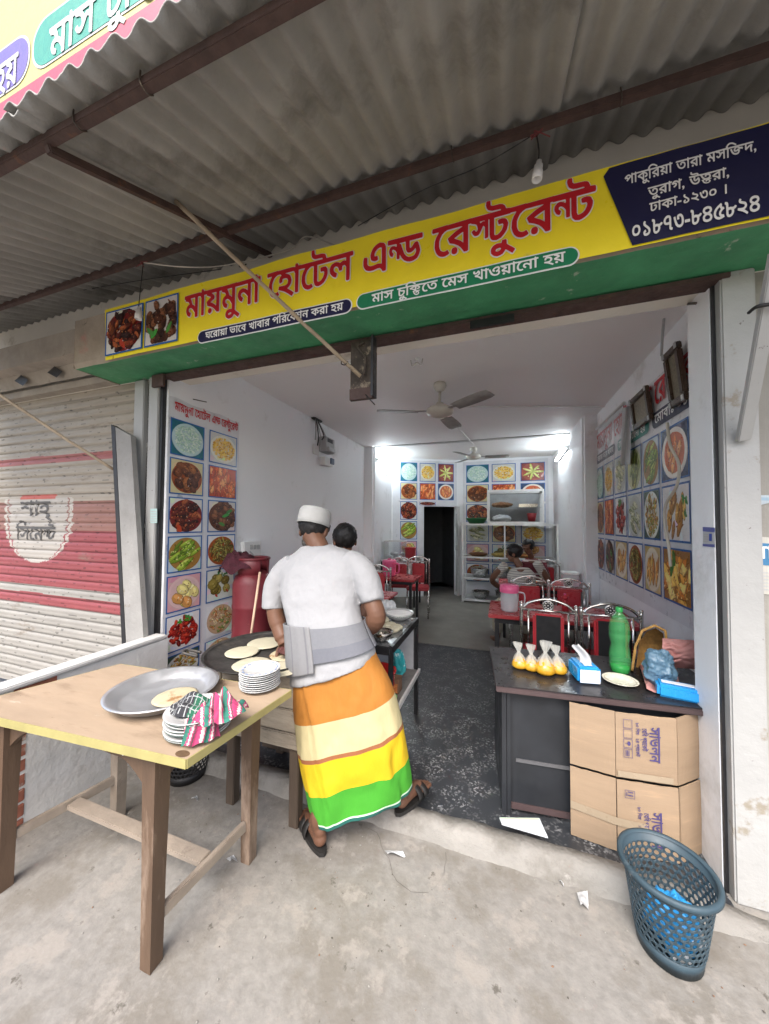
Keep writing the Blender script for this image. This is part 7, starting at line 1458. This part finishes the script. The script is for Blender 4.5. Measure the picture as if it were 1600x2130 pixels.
# lungi
LR = [((613, 1392), (774, 1352), 1.59, 1.59, .124), ((613, 1425), (786, 1378), 1.58, 1.60, .130), ((615, 1464), (806, 1412), 1.565, 1.615, .136), ((617, 1489), (819, 1442), 1.55, 1.625, .138), ((621, 1525), (829, 1475), 1.535, 1.64, .138), ((624, 1558), (836, 1503), 1.52, 1.65, .136), ((630, 1597), (843, 1538), 1.505, 1.665, .132), ((636, 1632), (848, 1568), 1.49, 1.68, .126), ((643, 1668), (852, 1599), 1.48, 1.69, .118), ((652, 1700), (853, 1626), 1.475, 1.70, .110)]
LL = [at(*a, Y=y) for a, b, y, y2, d in LR]; LRr = [at(*b, Y=y2) for a, b, y, y2, d in LR]; LD = [d for *_, d in LR]
ORA, CRE, BRN, YLW, GRN, TEA = [tuple(c_ * .66 + .006 for c_ in q_) for q_ in (lin(196, 128, 44), lin(222, 208, 158), lin(170, 105, 65), lin(240, 202, 8), lin(72, 176, 40), lin(25, 105, 95))]
def lcol(t):
    for lim, c in ((.335, ORA), (.548, CRE), (.572, BRN), (.775, YLW), (.955, GRN), (.964, lin(190, 215, 190)), (2, TEA)):
        if t < lim: return c
NL = 160; rings = []; cols = []
for i in range(NL + 1):
    t = i / NL; L_, R_ = crom(LL, t), crom(LRr, t); ring = []
    base = section(L_, R_, crom(LD, t), 120, 0, .9 - .22 * t)
    c = (L_ + R_) / 2
    for k, p in enumerate(base):
        a = 2 * PI * k / 120; r = (p - c); rl = V(r.x, r.y, 0).normalized()
        f = t ** 1.2 * (.010 * math.sin(6 * a + 1.2 + t * 1.5) + .007 * math.sin(13 * a + 3 * t)) + .004 * math.sin(9 * a + 16 * t + 4 * nz((math.cos(a) * 2, t * 5, 1), 1)) * (.3 + t) + .006 * nz((math.cos(a) * 2.2, math.sin(a) * 2.2, t * 4), 1) + .0025 * nz((math.cos(a) * 7, math.sin(a) * 7, t * 14), 1)
        da = (a - 4.25); f += -.007 * math.exp(-(da / .035) ** 2) * (t > .02) + .004 * math.exp(-((da - .07) / .05) ** 2)
        ring.append(p + rl * f * (abs(math.sin(a)) * .9 + .1) + V(0, 0, -.004 * math.sin(5 * a) * t))
    rings.append(ring); cols.append(lcol(t))
LUNG = mat('banded cotton lungi', (.5, .5, .5), .8, var=.05, scale=14, attr=True, bump=.008, bscale=11, stretch=(1, 1, .35))
lu = MB(); lu.loft(rings, True, cols=cols); o = lu.build('lungi', LUNG, ck); mods(o, solid=.003)
# body: one continuous skin under the clothes
bd_ = MB(); pel = V(-.63, 1.60, .74)
HC = at(655, 1101, Y=1.815); nk = at(662, 1142, Y=1.745)
bd_.tube(bez([pel, (crom(TL, .35) + crom(TRr, .35)) / 2, (crom(TL, .75) + crom(TRr, .75)) / 2 + V(0, .02, 0), nk + V(0, .05, -.07)], 6), [.08] * 6 + [.07] * 6 + [.04] * 6 + [.03], 20)
bd_.tube(bez([nk + V(0, .05, -.055), nk + V(0, .014, .002), HC - V(0, .03, .03)], 4), [.045] * 4 + [.058] * 4 + [.062], 20)
HF = V(-.10, .88, -.42); hM, hP = head(bd_, HC, HF, 1.0)
el = at(573, 1276, Y=1.655); wr = at(590, 1330, Y=1.628)
bd_.tube(bez([LSH[0], LSH[1], (LSH[2] + el) / 2, el, at(580, 1302, Y=1.645), wr, at(593, 1340, Y=1.622)], 5), [.05] * 10 + [.047] * 5 + [.046] * 5 + [.043] * 5 + [.036] * 5 + [.029], 18)
hand(bd_, at(593, 1336, Y=1.622), V(.02, .10, -.35), V(0, .8, .25), -1, .62, 1.0)
er = at(783, 1284, Y=1.66); wr2 = V(-.83, 1.93, .90)
bd_.tube(bez([RSH[0], RSH[1], (RSH[2] + er) / 2, er, at(768, 1302, Y=1.72), at(742, 1310, Y=1.82), wr2], 5), [.05] * 10 + [.048] * 5 + [.050] * 5 + [.050] * 5 + [.042] * 5 + [.03], 18)
hand(bd_, wr2 + V(-.01, .02, -.012), V(-.25, .7, -.6), V(0, .5, .7), -1, .35, 1.0)
hl, tl_ = at(671, 1766, Z=.03), at(640, 1704, Z=.03); hr_, tr_ = at(828, 1686, Z=.10), at(872, 1643, Z=.10)
def leg(hip, knee, heel, toe, z):
    d = (toe - heel); d.z = 0; d = d.normalized(); an = V(heel.x, heel.y, z + .075) + d * .045; mid = crom(LL, .92) * (.72 if knee is kl else .28) + crom(LRr, .92) * (.28 if knee is kl else .72)
    bd_.tube(bez([hip, knee, mid, an + V(0, 0, .06), an], 6), [.060] * 6 + [.044] * 6 + [.038] * 6 + [.034] * 6 + [.036], 18)
    M = Matrix((V(d.y, -d.x, 0), d, V(0, 0, 1))).transposed(); b = V(heel.x, heel.y, z)
    bd_.ell(b + d * .030 + V(0, 0, .032), .031, .034, .032, M, 18, 12); bd_.ell(b + d * .035 + V(0, 0, .065), .030, .034, .034, M, 16, 12)
    bd_.tube([b + d * .03 + V(0, 0, .032), b + d * .10 + V(0, 0, .038), b + d * .165 + V(0, 0, .024), b + d * .20 + V(0, 0, .018)], [.030, .032, .030, .018], 16)
    bd_.ell(b + d * .165 + V(0, 0, .02), .043, .04, .018, M, 16, 10)
    for k, (ox, L) in enumerate(((.030, .235), (.012, .242), (-.003, .234), (-.018, .224), (-.032, .212))): bd_.tube([b + d * .18 + V(d.y, -d.x, 0) * ox + V(0, 0, .016), b + d * L + V(d.y, -d.x, 0) * ox + V(0, 0, .012)], [.0105 if k else .013, .008 if k else .011], 10)
    return M, b, d
kl, kr = crom(LL, .5) * .70 + crom(LRr, .5) * .30, crom(LL, .5) * .30 + crom(LRr, .5) * .70
ml = leg(crom(LL, .05) * .68 + crom(LRr, .05) * .32, kl, hl, tl_, .026); mr = leg(crom(LL, .05) * .32 + crom(LRr, .05) * .68, kr, hr_, tr_, .100)
o = bd_.build('body', SKIN, ck); mods(o, voxel=.0042, smooth=3)
SOLE = mat('black rubber sandal', (.018, .017, .016), .6, var=.3, scale=30)
for M, b, d in (ml, mr):
    out = [V(.036 * math.sin(PI * (k / 24)) ** .35 * (1 + .22 * math.sin(PI * k / 24) * (k / 24)), -.018 + .275 * k / 24, 0) for k in range(25)] + [V(-.036 * math.sin(PI * (1 - k / 24)) ** .35 * (1 + .15 * math.sin(PI * k / 24)), -.018 + .275 * (1 - k / 24), 0) for k in range(1, 24)]
    s_ = MB().prism([b + M @ p + V(0, 0, -.018) for p in out], (0, 0, .018)).build('sandal', SOLE, ck)
    for y0, y1, z in ((.10, .135, .064), (.145, .18, .050)):
        mb = MB(); mb.loft([[b + M @ V(.050 * math.cos(a), y0 + .01 * math.cos(a), max(-.006, z * math.sin(a))), b + M @ V(.050 * math.cos(a), y1 + .01 * math.cos(a), max(-.006, (z - .006) * math.sin(a)))] for a in [PI * k / 16 for k in range(17)]], closed=False); o = mb.build('strap', SOLE, s_); mods(o, solid=.004)
hair_cap(hP, hM, 1.03, -.034, .045, 'hair', ck)
bb = MB(); bb.ell(hP(0, .060, -.095), .052, .045, .062, hM, 24, 16); bb.ell(hP(-.004, .036, -.072), .076, .052, .055, hM, 24, 16); o = bb.build('beard', BEARD, ck); mods(o, disp=[(.02, .016)], sub=1)
cu = V(.06, .25, 1).normalized(); cf = V(0, 1, 0); cx_ = cf.cross(cu).normalized(); cf = cu.cross(cx_); CM = Matrix((cx_, cf, cu)).transposed()
cb_ = at(652, 1090, Y=1.79)
cp_ = MB().lathe([(.091, -.006), (.0935, -.004), (.0935, .02), (.0925, .062), (.090, .080), (.083, .091), (.062, .097), (.0, .100)], cb_ + V(0, 0, -.002), 48, CM, 1.0, 1.12)
o = cp_.build('cap', CAPM, ck); mods(o, disp=[(.004, .03)])
MB().tube([cb_ + CM @ V(.0935 * math.cos(a), 1.12 * .0935 * math.sin(a), .004) for a in [2 * PI * k / 48 for k in range(49)]], .002, 6).build('cap_hem', CAPM, ck)
rg = MB().ell(at(594, 1352, Y=1.60) + V(0, 0, -.004), .045, .032, .018, n=24, m=16).build('pressing_cloth', mat('dark greasy cloth', (.08, .025, .022), .8, var=.3, scale=40)); mods(rg, disp=[(.03, .018)], sub=1); tag(rg, 'dark greasy cloth pad under the pressing hand on the flatbread', 'cloth')

# --- smaller figures
def figure(label, loc, hc, face, hs, chest, pelvis, arms, legs, skin, shirt_m, trouser_m, neck_r=.045, torso_r=(.13, .10), stripes=None, hairlow=.0):
    t = thing('person', label, 'person', loc); b = MB(); hc, chest, pelvis = Vector(hc), Vector(chest), Vector(pelvis)
    M, P = head(b, hc, face, hs); b.tube([hc + V(0, 0, -.05) * hs, chest + V(0, 0, .04)], [neck_r, neck_r * 1.1], 14)
    b.tube([chest, (chest + pelvis) / 2, pelvis], [torso_r[1] * .8] * 3, 16)
    s = MB(); ax = (chest - pelvis); side = Vector(arms[0][0]) - Vector(arms[1][0]); side.z *= .5; h = side.length / 2 * .92; sd = side.normalized(); nrm = sd.cross(ax.normalized()).normalized(); rings = []
    for k in range(13):
        q = k / 12; c = pelvis + ax * q * 1.06; w = (h * (.86 + .12 * q) if q < .85 else h * (.98 - 2.6 * (q - .85) ** 1.0)); dp_ = torso_r[1] * (1.0 if q < .8 else 1 - 2.4 * (q - .8)); rings.append([c + sd * w * math.cos(a) + nrm * dp_ * math.sin(a) for a in [2 * PI * i / 28 for i in range(28)]])
    s.loft(rings, True, True, True)
    for A in arms:
        A = [Vector(p) for p in A]; b.tube(bez(A, 4), [.042 * hs] * 4 + [.036 * hs] * 4 + [.026 * hs], 14) if len(A) == 3 else None
        mid = A[0] + (A[1] - A[0]) * .72; s.tube([A[0] - (A[1] - A[0]) * .05, A[0] + (A[1] - A[0]) * .4, mid], [.056 * hs, .053 * hs, .050 * hs], 18)
        dd = (A[2] - A[1]).normalized(); hand(b, A[2], dd, V(0, 0, 1) if abs(dd.z) < .9 else V(0, 1, 0), 1, .45, .85 * hs)
    tr = MB()
    for Lg in legs:
        Lg = [Vector(p) for p in Lg]; b.tube(bez(Lg[:3], 4), [.06 * hs] * 4 + [.045 * hs] * 4 + [.034 * hs], 14); e = Lg[3] - Lg[2]; b.tube([Lg[2], Lg[2] + e * .5 - V(0, 0, .02), Lg[3]], [.034 * hs, .036 * hs, .026 * hs], 12)
        tr.tube(bez([Lg[0], Lg[1], Lg[1] + (Lg[2] - Lg[1]) * .85], 5), [.085 * hs] * 5 + [.070 * hs] * 5 + [.055 * hs], 18)
    tr.ell(pelvis + V(0, 0, .01), h * .95, torso_r[1] * 1.05, .10, n=24, m=14)
    o = b.build('body', skin, t); mods(o, voxel=.006, smooth=2)
    o = s.build('shirt', shirt_m, t); mods(o, voxel=.009, smooth=3, disp=[(.012, .06)])
    o = tr.build('trousers', trouser_m, t); mods(o, voxel=.010, smooth=3, disp=[(.012, .07)])
    hair_cap(P, M, hs * 1.03, hairlow, 9, 'hair', t); return t
MAROON = mat('maroon shirt cotton', (.10, .018, .028), .85, var=.15, scale=12); DKTR = mat('dark trousers', (.03, .03, .035), .85, var=.2, scale=12); BEIGE = mat('beige trousers', (.42, .37, .28), .85, var=.1, scale=12)
h2 = at(717, 1123, Y=2.36)
figure('person with black hair and maroon shirt bending over the counter behind the cook', (-1.3, 2.6, .004), h2, V(-.55, .75, -.30), 1.0, h2 + V(-.10, .14, -.20), V(-1.36, 2.84, .88), ((h2 + V(.06, .17, -.24), V(-.86, 2.32, 1.07), V(-.92, 2.16, .84)), (h2 + V(-.26, .12, -.24), V(-1.26, 2.30, 1.08), V(-1.12, 2.16, .84))), ((V(-1.28, 2.84, .86), V(-1.27, 2.83, .45), V(-1.27, 2.86, .08), V(-1.25, 2.70, .03)), (V(-1.45, 2.86, .86), V(-1.46, 2.85, .45), V(-1.46, 2.88, .08), V(-1.46, 2.72, .03))), SKIN2, MAROON, DKTR)
STR = bpy.data.materials.new('pale striped shirt')
def striped(name, a, b_, sc, w=.5):
    m = bpy.data.materials.new(name); m.use_nodes = True; nt = m.node_tree; N = nt.nodes; bs = N['Principled BSDF']; tc = N.new('ShaderNodeTexCoord'); sp = N.new('ShaderNodeSeparateXYZ'); nt.links.new(tc.outputs['Object'], sp.inputs[0])
    mu = N.new('ShaderNodeMath'); mu.operation = 'MULTIPLY'; mu.inputs[1].default_value = sc; nt.links.new(sp.outputs[2], mu.inputs[0]); fr = N.new('ShaderNodeMath'); fr.operation = 'FRACT'; nt.links.new(mu.outputs[0], fr.inputs[0]); gt = N.new('ShaderNodeMath'); gt.operation = 'GREATER_THAN'; gt.inputs[1].default_value = w; nt.links.new(fr.outputs[0], gt.inputs[0])
    mx = N.new('ShaderNodeMix'); mx.data_type = 'RGBA'; nt.links.new(gt.outputs[0], mx.inputs[0]); mx.inputs[6].default_value = (*a, 1); mx.inputs[7].default_value = (*b_, 1); nt.links.new(mx.outputs[2], bs.inputs['Base Color']); bs.inputs['Roughness'].default_value = .85; return m
bpy.data.materials.remove(STR)
SH1 = striped('pale striped shirt', (.55, .53, .48), (.24, .23, .22), 38, .72); SH2 = striped('maroon shirt with pale band', (.13, .02, .03), (.50, .45, .42), 5.2, .84)
h3 = at(1069, 1150, Y=4.42)
figure('boy in pale striped shirt sitting on a steel chair and reaching to the left', (.2, 4.3, .006), h3, V(-.9, .25, -.25), .93, h3 + V(.07, -.03, -.20), V(.24, 4.27, .53), ((at(1050, 1176, Y=4.36), at(1024, 1205, Y=4.46), at(1040, 1222, Y=4.80)), (at(1118, 1172, Y=4.36), V(.52, 4.50, .80), V(.42, 4.86, .735))), ((V(.16, 4.28, .52), V(-.04, 4.62, .48), V(-.06, 4.60, .08), V(-.14, 4.72, .035)), (V(.30, 4.30, .52), V(.28, 4.66, .49), V(.28, 4.66, .08), V(.27, 4.80, .035))), SKIN2, SH1, BEIGE, .040, (.12, .095))
h4 = at(1099, 1137, Y=5.62)
figure('boy in maroon shirt with pale band sitting at the far side of the red table', (.6, 5.7, .006), h4, V(-.5, -.75, -.35), .93, h4 + V(.05, .08, -.21), h4 + V(.04, .12, -.66), (((h4 + V(.21, .06, -.25)), h4 + V(.25, -.08, -.45), V(h4.x + .08, 5.28, .735)), (h4 + V(-.11, .06, -.25), h4 + V(-.17, -.08, -.44), V(h4.x - .10, 5.30, .735))), ((h4 + V(-.04, .10, -.67), h4 + V(-.05, -.24, -.70), h4 + V(-.05, -.24, -1.13), h4 + V(-.06, -.36, -1.17)), (h4 + V(.12, .10, -.67), h4 + V(.14, -.24, -.70), h4 + V(.14, -.24, -1.13), h4 + V(.14, -.36, -1.17))), SKIN2, SH2, DKTR, .040, (.12, .095))
